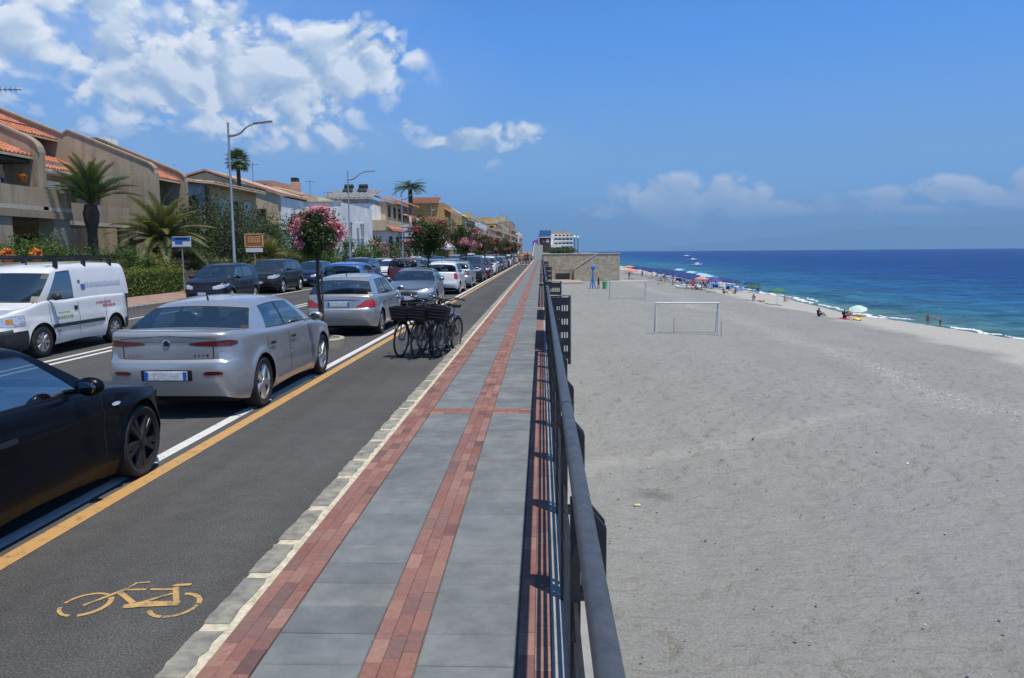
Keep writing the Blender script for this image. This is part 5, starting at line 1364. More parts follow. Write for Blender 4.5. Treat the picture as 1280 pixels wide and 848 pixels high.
# --- the row of houses beyond
h = thing('house', 'low grey-blue and yellow house with a pale tiled roof', 'building')
part(h, 'wall', M_WBLUE, (-32, -22.2, 51.2, 51.5, 0, 6.6)); part(h, 'wall', M_WYEL, (-22.5, -22.1, 51.5, 60, 0, 6.6)); part(h, 'back_wall', M_WYEL, (-32, -22.5, 51.5, 60, 0, 6.55))
part(h, 'corner', M_SHUTB, (-22.25, -22.04, 51.12, 51.5, 0, 6.6)); tile_roof(h, -21.4, 6.62, -26.5, 7.15, 50.7, 60.3, M_TILEB)
for y in (53.6, 58.0): win(h, 'E', -22.1, y, 3.6, 1.3, 2.1, M_FRAMEW, pane=M_FRAMEW)
win(h, 'E', -22.1, 55.8, 3.6, .9, 2.1, M_FRAMEB, door=True); win(h, 'S', 51.2, -23.2, 3.9, .9, 1.9, M_FRAMEB); win(h, 'S', 51.2, -25.0, 4.2, .8, 1.4, M_FRAMEB); balcony(h, 'E', -22.1, 52, 59.4, 3.5, .9)

h = thing('house', 'cream house with a broad gable and a white blank side', 'building')
q = MB(); q.extr([(-34, 0), (-34, 6.9), (-27.5, 8.6), (-21.6, 6.7), (-21.6, 0)], 'Y', 63.5, 64.1); q.build('gable', M_WCREAM, h)
part(h, 'wall', M_WWHITE, (-33.9, -21.5, 64.1, 71, 0, 6.6)); win(h, 'S', 63.5, -23.0, 4.6, .8, 1.0, M_FRAMEB); win(h, 'S', 63.5, -26.6, 4.6, .9, 1.2, M_FRAMEB); part(h, 'ledge', M_COPING, (-24.5, -21.2, 63.1, 63.5, 4.1, 4.35))
q = MB(); q.add([(-34.2, 63.3, 6.9), (-27.5, 63.3, 8.7), (-21.3, 63.3, 6.7), (-34.2, 71, 6.9), (-27.5, 71, 8.7), (-21.3, 71, 6.7), (-34.2, 63.3, 7.05), (-27.5, 63.3, 8.85), (-21.3, 63.3, 6.9), (-34.2, 71, 7.05), (-27.5, 71, 8.85), (-21.3, 71, 6.9)], [(0, 1, 4, 3), (1, 2, 5, 4), (6, 9, 10, 7), (7, 10, 11, 8), (0, 6, 7, 1), (1, 7, 8, 2), (2, 8, 11, 5)]); q.build('roof', M_WPINK, h)

h = thing('house', 'cream house with a roof terrace, chimneys and round white lamps', 'building')
part(h, 'wall', M_WCREAM, (-33, -22.6, 72.5, 83, 0, 7.5)); part(h, 'upper_wall', M_WPINK, (-27.6, -25.0, 72.5, 78, 7.5, 8.7)); part(h, 'chimney', M_WPINK, (-23.9, -23.2, 74, 75, 7.5, 8.7)); part(h, 'chimney_cap', M_IRON, (-23.85, -23.3, 74.1, 74.9, 8.7, 9.1))
tile_roof(h, -22.2, 7.4, -25, 8.1, 72.3, 83, M_TILEB); win(h, 'S', 72.5, -24.2, 5.5, 1.2, 1.5, M_FRAMEB); win(h, 'S', 72.5, -26.6, 5.5, 1.2, 1.5, M_FRAMEB); win(h, 'S', 72.5, -26.2, 7.6, 1.0, .8, M_FRAMEB); balcony(h, 'S', 72.5, -27.4, -22.7, 5.35, 1.4, M_WCREAM, .8)
q = MB(); q.sphere((-25.3, 71.9, 6.5), .42, 10, 7); q.build('globe_lamp', M_LAMPGLASS, h, 180); q = MB(); q.sphere((-23.2, 71.9, 6.5), .42, 10, 7); q.build('globe_lamp', M_LAMPGLASS, h, 180)

h = thing('house', 'long blank white wall of a flat roofed building behind the oleander', 'building')
part(h, 'wall', M_WWHITE, (-25.6, -18.3, 70.6, 84.0, 0, 6.55)); part(h, 'parapet', M_WCREAM, (-25.7, -20.5, 70.9, 83, 6.55, 7.1)); part(h, 'roof_edge', M_COPING, (-25.7, -18.2, 70.5, 70.9, 6.55, 6.66))
win(h, 'E', -18.3, 74, 3.4, 1.4, 1.5); win(h, 'E', -18.3, 79, 3.4, 1.4, 1.5)

h = thing('house', 'white and cream terraced house with brown tiled porches and solar panels', 'building')
part(h, 'wall', M_WWHITE, (-24.6, -19.2, 87, 108, 0, 7.4)); part(h, 'roof_shed', M_WGREY, (-24.4, -19.6, 87.2, 93, 7.4, 8.1))
tile_roof(h, 86.6, 8.0, 92.5, 9.3, -24.7, -19.0, island_mat('grey_sheet_roof', [(.26, .26, .26), (.30, .30, .29), (.22, .22, .22)], .7), along='X', per=.5)
part(h, 'upper_wall', M_WCREAM, (-20.4, -18.6, 93, 104, 5.6, 8.0)); part(h, 'penthouse', M_WPINK, (-20.5, -18.4, 104, 112, 0, 8.4)); tile_roof(h, -17.7, 8.0, -20.6, 8.9, 92.6, 104, M_TILE); tile_roof(h, -17.6, 8.4, -20.6, 9.3, 103.5, 112.5, M_TILE)
part(h, 'terrace', M_WCREAM, (-19.2, -17.2, 87.5, 102, 4.4, 5.6)); tile_roof(h, -16.7, 4.5, -17.4, 5.0, 87.3, 102.4, M_TILE); tile_roof(h, -17.4, 6.7, -19.4, 7.4, 101, 112, M_TILE); part(h, 'porch_post', M_WWHITE, (-17.4, -17.1, 102.3, 102.8, 0, 6.6)); part(h, 'porch_post', M_WWHITE, (-17.4, -17.1, 108, 108.5, 0, 6.6)); part(h, 'ground_floor', M_WWHITE, (-19.1, -17.5, 88, 101, 0, 4.38))
for y in (95, 98.4, 101.6): win(h, 'E', -18.6, y, 6.2, 1.3, 1.4, M_FRAMEB)
for y in (90, 94, 98): win(h, 'E', -17.5, y, 1.4, 1.6, 2.4, M_FRAMEB)
for y in (105.5, 109): win(h, 'E', -18.4, y, 6.6, 1.7, 1.4, M_FRAMEB); win(h, 'E', -18.4, y, 3.4, 1.5, 2.0, M_FRAMEB, M_SHUTB); 
for k in range(2):
    q = MB(); T = Matrix.Translation((-22.6 + k * 1.7, 91, 9.05)) @ Matrix.Rotation(R(30), 4, 'X'); q.rbox((0, 0, .2), (1.1, .9, .09), .02, 0, T); q.build('solar_panel', M_IRON, h)
    q = MB(); q.tube([(-23.1 + k * 1.7, 91.6, 9.65), (-22.1 + k * 1.7, 91.6, 9.65)], .28, 10); q.build('water_tank', M_IRON, h, 50)

h = thing('house', 'tall ochre house with a plain side wall and roof garden', 'building')
part(h, 'wall', M_WOCHRE, (-24.8, -18.6, 148, 160, 0, 11.2)); part(h, 'step_wall', M_WOCHRE, (-18.6, -17.9, 148.4, 160, 0, 8.4)); tile_roof(h, 147.4, 11.25, 151, 12.4, -25.0, -19.4, M_SHUTB if False else island_mat('dark_tile', [(.22, .09, .06), (.28, .11, .07), (.18, .08, .06)], .9), along='X', per=.4)
tile_roof(h, -17.3, 9.5, -19.0, 10.5, 149.5, 160, M_TILE); win(h, 'S', 148.4, -18.25, 6.6, .5, 1.0, M_FRAMEB); part(h, 'side_house', M_WPINK, (-29, -24.9, 146, 158, 0, 9.6)); tile_roof(h, -24.6, 9.6, -28, 11.6, 145.6, 158, island_mat('dark_tile', [(.2, .1, .06)], .9))
for z in (1.2, 4.6, 8): win(h, 'S', 146, -26.4, z, 1.2, 1.5, M_FRAMEB)

h = thing('apartment_block', 'apartment house with deep balconies and a cream pediment', 'building')
part(h, 'wall', M_WCREAM, (-24, -17.6, 161, 205, 0, 9.6)); part(h, 'pediment_base', M_WYEL, (-21.5, -16.4, 160.4, 172, 7.4, 9.2)); q = MB(); q.extr([(-22.2, 9.2), (-18.6, 10.9), (-15.9, 9.2)], 'Y', 160.4, 172); q.build('pediment', M_WCREAM, h)
for k, z in enumerate((3.2, 6.3)):
    balcony(h, 'E', -17.6, 162, 204, z, 1.6, M_WCREAM, .9); balcony(h, 'S', 161, -21.4, -17.2, z, .8, M_WCREAM, .9)
    for y in np.arange(164, 203, 4.2): win(h, 'E', -17.6, float(y), z + .05, 1.8, 2.3, M_FRAMEB, door=True)
    win(h, 'S', 161, -19.4, z + .05, 1.7, 2.2, M_FRAMEB, door=True)
tile_roof(h, -16.2, 9.6, -19.5, 10.8, 172.5, 205, M_TILEB); awning(h, 'E', -17.6, 176, 186, 9.0, 1.8, M_SHUTB)

rd = random.Random(11); wallset = [M_WCREAM, M_WWHITE, M_WPINK, M_WOCHRE, M_WYEL, M_WGREY]
far = [(-17.6, 208, 232, 8.2, M_WYEL, 'distant cream house with flat roof just past the pediment block'), (-18.4, 236, 262, 11.0, M_WWHITE, 'distant white apartment block with striped balconies'), (-17.4, 266, 300, 9.4, M_WPINK, 'distant low pink house beyond the white block'),
       (-17.8, 304, 350, 12.6, M_WOCHRE, 'distant ochre block towards the end of the street'), (-17.0, 354, 410, 14.5, M_WCREAM, 'distant tall cream block at the end of the row'), (-16.0, 414, 480, 17.5, M_WPINK, 'farthest pale block with roof masts closing the street'), (-14.0, 486, 560, 14.5, M_WWHITE, 'farthest white houses where the street bends')]
for (x, y0, y1, z, wm, lab) in far:
    h = thing('apartment_block', lab, 'building', group='distant houses along the street')
    part(h, 'wall', wm, (x - 11, x, y0, y1, 0, z)); part(h, 'parapet', M_COPING, (x - 11.1, x + .12, y0 - .1, y1 + .1, z, z + .35)); part(h, 'roof_hut', rd.choice(wallset), (x - 8, x - 3, y0 + 2, y0 + 9, z + .35, z + 2.6))
    nf = int(z / 3.1)
    for f in range(nf):
        zz = .9 + f * 3.1
        for u in np.linspace(x - 9, x - 1.6, 3): win(h, 'S', y0, float(u), zz, 1.4, 1.6, M_FRAMEB)
        if f:
            balcony(h, 'S', y0, x - 10, x - .6, zz - .3, 1.0, M_WCREAM if f % 2 else None); balcony(h, 'E', x, y0 + 1, y1 - 1, zz - .3, 1.1, M_WCREAM, .8)
        for yy in np.linspace(y0 + 3, y1 - 3, 5): win(h, 'E', x, float(yy), zz, 1.6, 1.7, M_FRAMEB)
    if z > 15:
        q = MB(); [q.tube([(x - 6 + k * 1.6, y0 + 5, z), (x - 6 + k * 1.6, y0 + 5, z + 5 - k)], .18, 5) for k in range(3)]; q.build('mast', M_GALV, h)

h = thing('hotel', 'far white hotel with rows of balconies above the stone terrace', 'building')
part(h, 'wall', M_WWHITE, (5, 21, 520, 545, 0, 13.0)); part(h, 'upper_floor', M_WPINK, (7, 19, 521, 544, 13.0, 14.6)); part(h, 'low_wing', M_WWHITE, (4.4, 13, 515, 520, 0, 6.2))
for f in range(4):
    balcony(h, 'S', 520, 8.5, 20.8, 2.6 + f * 2.7, 1.3, M_WWHITE, .9)
    for u in np.linspace(9.6, 19.8, 5): win(h, 'S', 520, float(u), 2.65 + f * 2.7, 1.5, 1.9, M_FRAMEB, door=True)
for u in (5.6, 7.4, 9.2, 11.0): win(h, 'S', 515, u, 2.2, 1.1, 1.6, M_FRAMEB)
h = thing('kiosk_building', 'far dark building topped by a blue panel beside the ramp', 'building')
part(h, 'wall', M_DARKREC, (-1.2, 5.2, 438, 450, 0, 9.6)); part(h, 'blue_panel', mat('blue_sheet', (.05, .17, .33), .5), (-1.2, 5.2, 437.6, 437.95, 9.8, 13.4)); part(h, 'white_band', M_WWHITE, (-1.4, 5.4, 437.4, 437.9, 9.3, 9.75)); part(h, 'upper_wall', M_WGREY, (-1.0, 5.0, 438.1, 449, 9.7, 13.2))
for u, pm in ((1.0, M_SIGNRED), (3.4, M_SIGNWHITE)): part(h, 'poster', pm, (u - .8, u + .8, 437.85, 437.99, 6.6, 8.4))
h = thing('tent', 'far purple and magenta canopy beside the dark building', 'tent'); q = MB(); q.add([(-5, 430, 5), (-1.8, 430, 5), (-1.8, 436, 5), (-5, 436, 5), (-5, 430, 7.2), (-1.8, 430, 8.6), (-1.8, 436, 8.6), (-5, 436, 7.2)], [(0, 1, 5, 4), (1, 2, 6, 5), (2, 3, 7, 6), (3, 0, 4, 7), (4, 5, 6, 7)]); q.build('canopy', mat('purple_cloth', (.22, .10, .36), .8), h)
q = MB(); [q.tube([(x, y, 0), (x, y, 5.2)], .12, 6) for x in (-4.9, -1.9) for y in (430.1, 435.9)]; q.build('legs', M_GALV, h); q = MB(); q.add([(-1.9, 430, 9.8), (-.9, 430, 9.2), (-1.9, 430, 11.8), (-1.9, 430.2, 9.8), (-.9, 430.2, 9.2), (-1.9, 430.2, 11.8)], [(0, 1, 2), (5, 4, 3), (0, 3, 4, 1), (1, 4, 5, 2), (2, 5, 3, 0)]); q.build('pennant', mat('magenta_cloth', (.5, .03, .2), .8), h)

# white garden tent between the trees
h = thing('gazebo', 'white pointed garden tent among the trees', 'tent', (-16.6, 130, 0))
q = MB(); q.add([(-2.1, -2.1, 2.7), (2.1, -2.1, 2.7), (2.1, 2.1, 2.7), (-2.1, 2.1, 2.7), (-.5, -.5, 3.7), (.5, -.5, 3.7), (.5, .5, 3.7), (-.5, .5, 3.7), (0, 0, 5.0), (-2.1, -2.1, 2.3), (2.1, -2.1, 2.3), (2.1, 2.1, 2.3), (-2.1, 2.1, 2.3)], [(0, 1, 5, 4), (1, 2, 6, 5), (2, 3, 7, 6), (3, 0, 4, 7), (4, 5, 8), (5, 6, 8), (6, 7, 8), (7, 4, 8), (0, 9, 10, 1), (1, 10, 11, 2), (2, 11, 12, 3), (3, 12, 9, 0)]); q.build('canopy', M_SIGNWHITE, h)
for x in (-2, 2):
    for y in (-2, 2): q = MB(); q.tube([(x, y, 0), (x, y, 2.5)], .05, 6); q.build('leg', M_SIGNWHITE, h)
# garden walls along the far pavement
g = thing('garden_wall', 'low concrete garden wall in front of the villa', 'wall'); part(g, 'wall', M_VILLA, (-18.95, -18.65, 22, 46, .1, 1.0)); part(g, 'coping', M_VILLA2, (-19.0, -18.6, 22, 46, 1.0, 1.1))
g = thing('garden_wall', 'low cream garden wall past the notice board', 'wall'); part(g, 'wall', M_WCREAM, (-18.95, -18.65, 48, 150, .1, .9)); part(g, 'coping', M_COPING, (-19.0, -18.6, 48, 150, .9, 1.0))
g = thing('timber_fence', 'pale wooden rail fence behind the hedge by the notice board', 'fence')
for k in range(9): part(g, 'post', M_TILEB, (-19.35, -19.23, 38.2 + k * 1.2, 38.32 + k * 1.2, .1, 1.75))
for z in (.9, 1.5): part(g, 'rail', M_TILEB, (-19.22, -19.17, 38.0, 48.2, z, z + .13))

# aerials and cooling units on the far houses
al = [(-24.5, 66.0, 8.2, 'aerial on the cream gable house'), (-23.5, 79.0, 7.9, 'aerial on the house with the round lamps'), (-22.5, 82.0, 7.0, 'aerial on the long white building'), (-20.0, 107.0, 10.0, 'aerial on the house with solar panels'), (-21.0, 156.0, 12.0, 'aerial on the ochre house'), (-20.5, 190.0, 10.6, 'aerial on the apartment house with balconies')]
for (x, y, z, lab) in al:
    t = thing('aerial', 'thin television ' + lab, 'aerial', (x, y, z - .5), 0, 'roof aerials'); q = MB(); q.tube([(0, 0, 0), (0, 0, 1.9)], .022, 5); q.build('mast', M_IRON, t); q = MB(); q.tube([(-.5, 0, 1.75), (.5, 0, 1.75)], .014, 4)
    for k in range(6): q.tube([(-.45 + k * .18, -.22, 1.75), (-.45 + k * .18, .22, 1.75)], .010, 4)
    q.build('rods', M_IRON, t)
for (x, y, z, lab) in ((-22.0, 57.0, 5.4, 'yellow house'), (-18.2, 77.0, 4.6, 'white building'), (-18.3, 103.2, 5.6, 'house with solar panels')):
    t = thing('air_conditioner', 'cooling unit on the street side of the ' + lab, 'air conditioner', (x, y, z), 0, 'cooling units on house fronts'); q = MB(); q.rbox((.15, 0, 0), (.3, .8, .55), .03); q.build('case', M_FRAMEW, t); q = MB(); q.lathe([(.2, 0), (.2, .02), (.0, .02)], 14, 'X', Matrix.Translation((.302, -.12, 0))); q.build('fan_grille', M_TRIM, t)

# ------------------------------------------------------------------ plants
M_LEAFD = island_mat('leaf_dark', [(0.029, 0.058, 0.018), (0.046, 0.088, 0.026), (0.036, 0.072, 0.023), (0.062, 0.111, 0.034)], .6, trans=.22)
M_LEAFM = island_mat('leaf_mid', [(0.054, 0.108, 0.027), (0.081, 0.149, 0.038), (0.068, 0.128, 0.032), (0.115, 0.182, 0.049)], .6, trans=.25)
M_LEAFY = island_mat('leaf_yellow', [(0.115, 0.155, 0.032), (0.162, 0.196, 0.041), (0.095, 0.135, 0.030), (0.203, 0.223, 0.054)], .6, trans=.25)
M_LEAFG = island_mat('leaf_grey', [(0.052, 0.083, 0.037), (0.075, 0.106, 0.052), (0.044, 0.067, 0.030), (0.098, 0.127, 0.069)], .7, trans=.2)
M_PINK_F = island_mat('pink_flower', [(.70, .24, .34), (.78, .36, .44), (.60, .15, .25), (.80, .46, .52)], .7, trans=.25)
M_RED_F = island_mat('crimson_flower', [(.40, .05, .10), (.48, .10, .15), (.32, .04, .08)], .7, trans=.2)
M_ORANGE_F = island_mat('orange_flower', [(.60, .18, .02), (.68, .28, .04), (.5, .13, .02)], .7)
M_BARK = mat('bark', (.085, .060, .042), .95, var=.35, vscale=12, bump=.8, bscale=22)
M_PALMBARK = mat('palm_bark', (.075, .055, .040), .95, var=.4, vscale=9, bump=1., bscale=16)
M_FROND = island_mat('palm_frond', [(0.053, 0.093, 0.033), (0.083, 0.128, 0.045), (0.105, 0.150, 0.054), (0.068, 0.112, 0.039)], .5, trans=.18)
M_FRONDY = island_mat('palm_frond_yellow', [(0.136, 0.160, 0.056), (0.192, 0.200, 0.072), (0.104, 0.136, 0.048), (0.256, 0.224, 0.096)], .55, trans=.18)
M_POT = mat('terracotta_pot', (.36, .14, .07), .85, var=.2)

def leaf_mesh(name, C, size, m, seed=0, up=.35, asp=.5):
    r = np.random.default_rng(seed); n = len(C)
    N_ = r.normal(size=(n, 3)); N_[:, 2] = np.abs(N_[:, 2]) + up; N_ /= np.linalg.norm(N_, axis=1)[:, None]
    A = np.cross(N_, r.normal(size=(n, 3))); A /= np.linalg.norm(A, axis=1)[:, None]; B = np.cross(N_, A)
    s = size * r.uniform(.6, 1.3, (n, 1)); V = np.stack([C - A * s, C + B * s * asp + N_ * s * .12, C + A * s, C - B * s * asp + N_ * s * .12], 1).reshape(-1, 3)
    return np_mesh(name, V, np.arange(4 * n).reshape(n, 4), m)
def clumps(n, rad, k, seed, cs=.3, hollow=.55, zmin=-1.):
    """points gathered in tufts through an ellipsoid"""
    r = np.random.default_rng(seed); d = r.normal(size=(k, 3)); d /= np.linalg.norm(d, axis=1)[:, None]
    d[:, 2] = np.maximum(d[:, 2], zmin); c = d * (hollow + (1 - hollow) * r.random((k, 1)) ** .6)
    w_ = r.uniform(.5, 1.5, k); pick = r.choice(k, n, p=w_ / w_.sum())
    off = r.normal(size=(n, 3)) * cs * r.uniform(.5, 1.2, (k, 1))[pick]
    return (c[pick] + off) * np.array(rad)
def boxpts(n, dx, dy, dz, seed):
    r = np.random.default_rng(seed); p = r.uniform(-.5, .5, (n, 3))
    ax = r.integers(0, 3, n); sg = np.where(r.random(n) < .5, -1, 1)
    shell = r.random(n) < .75
    for a in range(3): s_ = shell & (ax == a); p[s_, a] = .5 * sg[s_] * r.uniform(.88, 1.03, s_.sum())
    p[:, 2] += .5; p *= np.array([dx, dy, dz]); p += r.normal(size=(n, 3)) * .05
    lump = .06 * np.sin(p[:, 1] * 3.1 + seed) + .04 * np.sin(p[:, 1] * 7 + p[:, 0] * 5); p[:, 2] += lump * (p[:, 2] > dz * .6); return p
def shrub(name, label, loc, rad, n, size, m, seed, k=26, cat='shrub', stem=True, group=None, flowers=None, cs=.26, hollow=.5):
    t = thing(name, label, cat, loc, 0, group)
    P_ = clumps(n, rad, k, seed, cs, hollow, -.75) + np.array([0, 0, rad[2] * .9]); obj('foliage', leaf_mesh('foliage', P_, size, m, seed), t)
    q = MB(); rd_ = random.Random(seed)
    for j in range(6):
        a = rd_.uniform(0, 6.28); q.tube([(0, 0, 0), (rad[0] * .25 * math.cos(a), rad[1] * .25 * math.sin(a), rad[2] * .6), (rad[0] * .55 * math.cos(a), rad[1] * .55 * math.sin(a), rad[2] * 1.25)], [.05, .035, .015], 5)
    q.build('stem', M_BARK, t, 180)
    if flowers:
        fm_, fn, fs = flowers; P2 = clumps(fn, tuple(v * 1.05 for v in rad), max(6, k // 2), seed + 9, .13, .85, -.3) + np.array([0, 0, rad[2] * .9]); obj('flowers', leaf_mesh('flowers', P2, fs, fm_, seed + 3, asp=.8), t)
    return t
def hedge(label, loc, dx, dy, dz, n, size, m, seed, rz=0., group=None):
    t = thing('hedge', label, 'hedge', loc, rz, group); obj('foliage', leaf_mesh('foliage', boxpts(n, dx, dy, dz, seed), size, m, seed), t)
    q = MB(); q.bbox(-dx * .40, dx * .40, -dy * .48, dy * .48, .02, dz * .82); q.build('twigs', M_BARK if False else M_LEAFD, t); return t

# oleander standards in round planters between the parked cars
M_PLANTER = mat('planter_concrete', (.42, .38, .29), .9, var=.25, vscale=6, bump=.3, bscale=25)
me_pl = MB(); me_pl.lathe([(.50, 0), (.52, .18), (.50, .20), (.42, .20), (.40, .10), (.0, .10)], 22); me_pl = me_pl.mesh('planter_ring', M_PLANTER, 40)
def oleander(loc, label, s, seed, fm_, fl, plabel, dark=False, leaves=5200, h=2.42):
    p_ = obj('planter_ring', me_pl, None, loc); tag(p_, plabel, 'planter', 'round planters along the parking lane')
    t = thing('oleander_tree', label, 'tree', (loc[0], loc[1], loc[2] + .1), 0, 'flowering trees along the parking lane'); rd_ = random.Random(seed)
    q = MB(); zc = h * (.8 + .2 * s); q.tube([(0, 0, 0), (.03, .02, .7), (-.02, .03, 1.2), (.01, 0, zc - .55 * s)], [.055, .045, .04, .035], 8)
    for j in range(7):
        a = j * .9 + rd_.random(); q.tube([(.01, 0, zc - .65 * s), (.2 * s * math.cos(a), .2 * s * math.sin(a), zc - .2 * s), (.42 * s * math.cos(a), .42 * s * math.sin(a), zc + .25 * s)], [.025, .018, .008], 5)
    q.build('trunk', M_BARK, t, 180)
    q = MB(); q.tube([(.09, .03, 0), (.07, .03, 1.5)], .022, 6); q.build('stake', mat('stake_wood', (.22, .15, .09), .9, var=.2), t, 180)
    C_ = clumps(leaves, (.54 * s, .54 * s, .52 * s), 22, seed, .24, .40) + np.array([0, 0, zc]); obj('crown', leaf_mesh('crown', C_, .045 * s, M_LEAFD, seed, asp=.32), t)
    F_ = clumps(fl, (.62 * s, .62 * s, .56 * s), 24, seed + 5, .12, .66, -.6) + np.array([0, 0, zc + .02]); obj('flowers', leaf_mesh('flowers', F_, .030 * s, fm_, seed + 6, asp=.8), t)
    return t
ol = ['pink flowering tree nearest the camera, in front of the silver hatchback', 'second flowering tree along the parking lane, dark with few crimson blooms', 'third flowering tree along the parking lane, full of pink blooms', 'fourth flowering tree from the camera along the parking lane',
      'fifth flowering tree from the camera along the parking lane', 'sixth flowering tree from the camera along the parking lane', 'seventh flowering tree from the camera along the parking lane', 'eighth flowering tree from the camera along the parking lane', 'ninth and farthest flowering tree along the parking lane']
for k in range(9):
    oleander((-4.72, 16.2 + 16.1 * k, 0), ol[k], .9 if k == 0 else 1.35 + .12 * (k % 3), 20 + k, M_RED_F if k in (1, 3, 6) else M_PINK_F, 5600 if k == 0 else (700 if k in (1, 3, 5, 7) else 1500), 'round concrete planter ring under the ' + ol[k].split(',')[0].split(' along')[0].split(' from')[0], leaves=6500 if k < 2 else 4200, h=2.36 if k == 0 else 2.35)

def frond_mesh(name, L, droop, m, nl=34, w_=.36, seed=0, up=.5):
    """a feather palm leaf: arching rib with rows of leaflets"""
    rd_ = random.Random(seed); V = []; F = []; pts = []
    for k in range(13):
        t_ = k / 12; pts.append((L * t_ * (1 - .12 * droop * t_), 0, L * (up * t_ * (1 - t_) * .9 - droop * .5 * t_ * t_)))
    q = MB(); q.tube(pts, [.028 * (1 - .85 * k / 12) for k in range(13)], 5); V += q.v; F += q.f; P_ = np.array(pts)
    for k in range(nl):
        t_ = .14 + .86 * k / (nl - 1); i = min(11, int(t_ * 12)); f_ = t_ * 12 - i; p = P_[i] * (1 - f_) + P_[i + 1] * f_; d = (P_[i + 1] - P_[i]); d /= np.linalg.norm(d)
        ll = w_ * L * math.sin(math.pi * min(1, .12 + .86 * t_)) ** .6 * rd_.uniform(.85, 1.1)
        for s_ in (-1, 1):
            sd_ = np.array([.0, s_, 0]); u_ = np.cross(d, sd_) * s_; u_ = u_ if u_[2] > 0 else -u_
            tip = p + d * ll * .62 + sd_ * ll * .66 + np.array([0, 0, .12 * ll - rd_.uniform(.05, .3) * ll * droop]); b_ = d * .022 * L / 2
            mid = (p + tip) / 2 + u_ * .05 * ll; o = len(V); wv = d * .015 * L / 2
            V += [tuple(p - b_), tuple(mid - wv), tuple(tip), tuple(mid + wv), tuple(p + b_)]; F.append((o, o + 1, o + 2, o + 3, o + 4))
    return np_mesh(name, V, F, m)
FR = {}
def palm(label, loc, h, L, n, el0, el1, m, trunk=.24, seed=0, droop=.5, bulb=True, nl=30, group=None, kind='palm_tree', w_=.30):
    t = thing(kind, label, 'palm', loc, 0, group); rd_ = random.Random(seed)
    pr = []
    for k in range(22):
        z = h * k / 21; r_ = trunk * (1.15 - .25 * k / 21) * (1 + .07 * (k % 2))
        if bulb and z > h * .74: r_ *= 1 + .75 * math.sin(math.pi * min(1, (z / h - .74) / .30))
        pr.append((r_, z))
    pr.append((.01, h + .05)); q = MB(); q.lathe(pr, 14); q.build('trunk', M_PALMBARK, t, 30)
    var = []
    for q_ in range(3):
        key = (L, m.name, q_, droop, w_)
        if key not in FR: FR[key] = frond_mesh('frond', L, droop * (.7 + .35 * q_), m, nl, w_, q_)
        var.append(FR[key])
    for k in range(n):
        a = k * 2.39996 + rd_.uniform(-.2, .2); e = el0 + (el1 - el0) * ((k + .5) / n) ** .8 + rd_.uniform(-6, 6)
        o = obj('frond', var[k % 3], t, (0, 0, h)); s_ = rd_.uniform(.86, 1.08); o.scale = (s_, s_, s_)
        o.rotation_euler = (Matrix.Rotation(a, 3, 'Z') @ Matrix.Rotation(-R(e), 3, 'Y') @ Matrix.Rotation(rd_.uniform(-.4, .4), 3, 'X')).to_euler()
    return t
palm('young palm with a fat bulbous trunk in front of the villa', (-20.2, 34.4, 0), 4.2, 2.25, 40, 86, 16, M_FROND, .20, 3, .26, w_=.18, nl=38)
palm('big spreading date palm with yellowing fronds beside the villa', (-19.9, 40.2, .2), 2.35, 2.8, 72, 84, -10, M_FRONDY, .34, 5, .40, nl=40, w_=.18)
palm('small feathery palm behind the brown notice board', (-18.4, 52.0, 0), 1.3, 2.4, 34, 80, -5, M_FRONDY, .24, 8, .5)
palm('feather palm in the hedge left of the third street lamp', (-19.0, 99, 0), 2.8, 3.4, 34, 75, -10, M_FRONDY, .3, 11, .6)
palm('feather palm in the hedge right of the third street lamp', (-18.6, 106, 0), 2.6, 3.2, 30, 75, -10, M_FRONDY, .3, 12, .6)
palm('dark feather palm below the ochre house', (-17.4, 139, 0), 4.6, 4.0, 38, 75, -12, M_FROND, .35, 13, .6)
palm('flat topped dark palm rising behind the ochre house', (-24.0, 143, 0), 13.4, 3.3, 40, 35, -12, M_FROND, .42, 14, .2, bulb=False)
def fan_palm(label, loc, h, r_, n, seed):
    t = thing('fan_palm', label, 'palm', loc); rd_ = random.Random(seed)
    q = MB(); q.tube([(0, 0, 0), (.06, 0, h * .5), (0, 0, h)], [.22, .17, .15], 10); q.build('trunk', M_PALMBARK, t, 60)
    V = []; F = []; V.append((0, 0, 0)); q = MB(); q.tube([(0, 0, 0), (r_ * .55, 0, .04)], .018, 5); V = list(q.v); F = list(q.f); c = (r_ * .5, 0, .03)
    for k in range(15):
        a = R(-100 + 200 * k / 14); l_ = r_ * .62 * (1 - .15 * abs(a)); o = len(V); w2 = .12
        V += [c, (c[0] + l_ * .55 * math.cos(a - w2), l_ * .55 * math.sin(a - w2), c[2] + .03), (c[0] + l_ * math.cos(a), l_ * math.sin(a), c[2] - .22 * l_), (c[0] + l_ * .55 * math.cos(a + w2), l_ * .55 * math.sin(a + w2), c[2] + .03)]; F.append((o, o + 1, o + 2, o + 3))
    me = np_mesh('frond', V, F, M_FROND)
    for k in range(n):
        o = obj('frond', me, t, (0, 0, h)); o.rotation_euler = (Matrix.Rotation(k * 2.4, 3, 'Z') @ Matrix.Rotation(-R(85 - 135 * (k / n) ** .8), 3, 'Y')).to_euler()
fan_palm('tall slim fan palm rising above the cream gable', (-24.1, 61.8, 0), 9.2, 1.1, 40, 2)

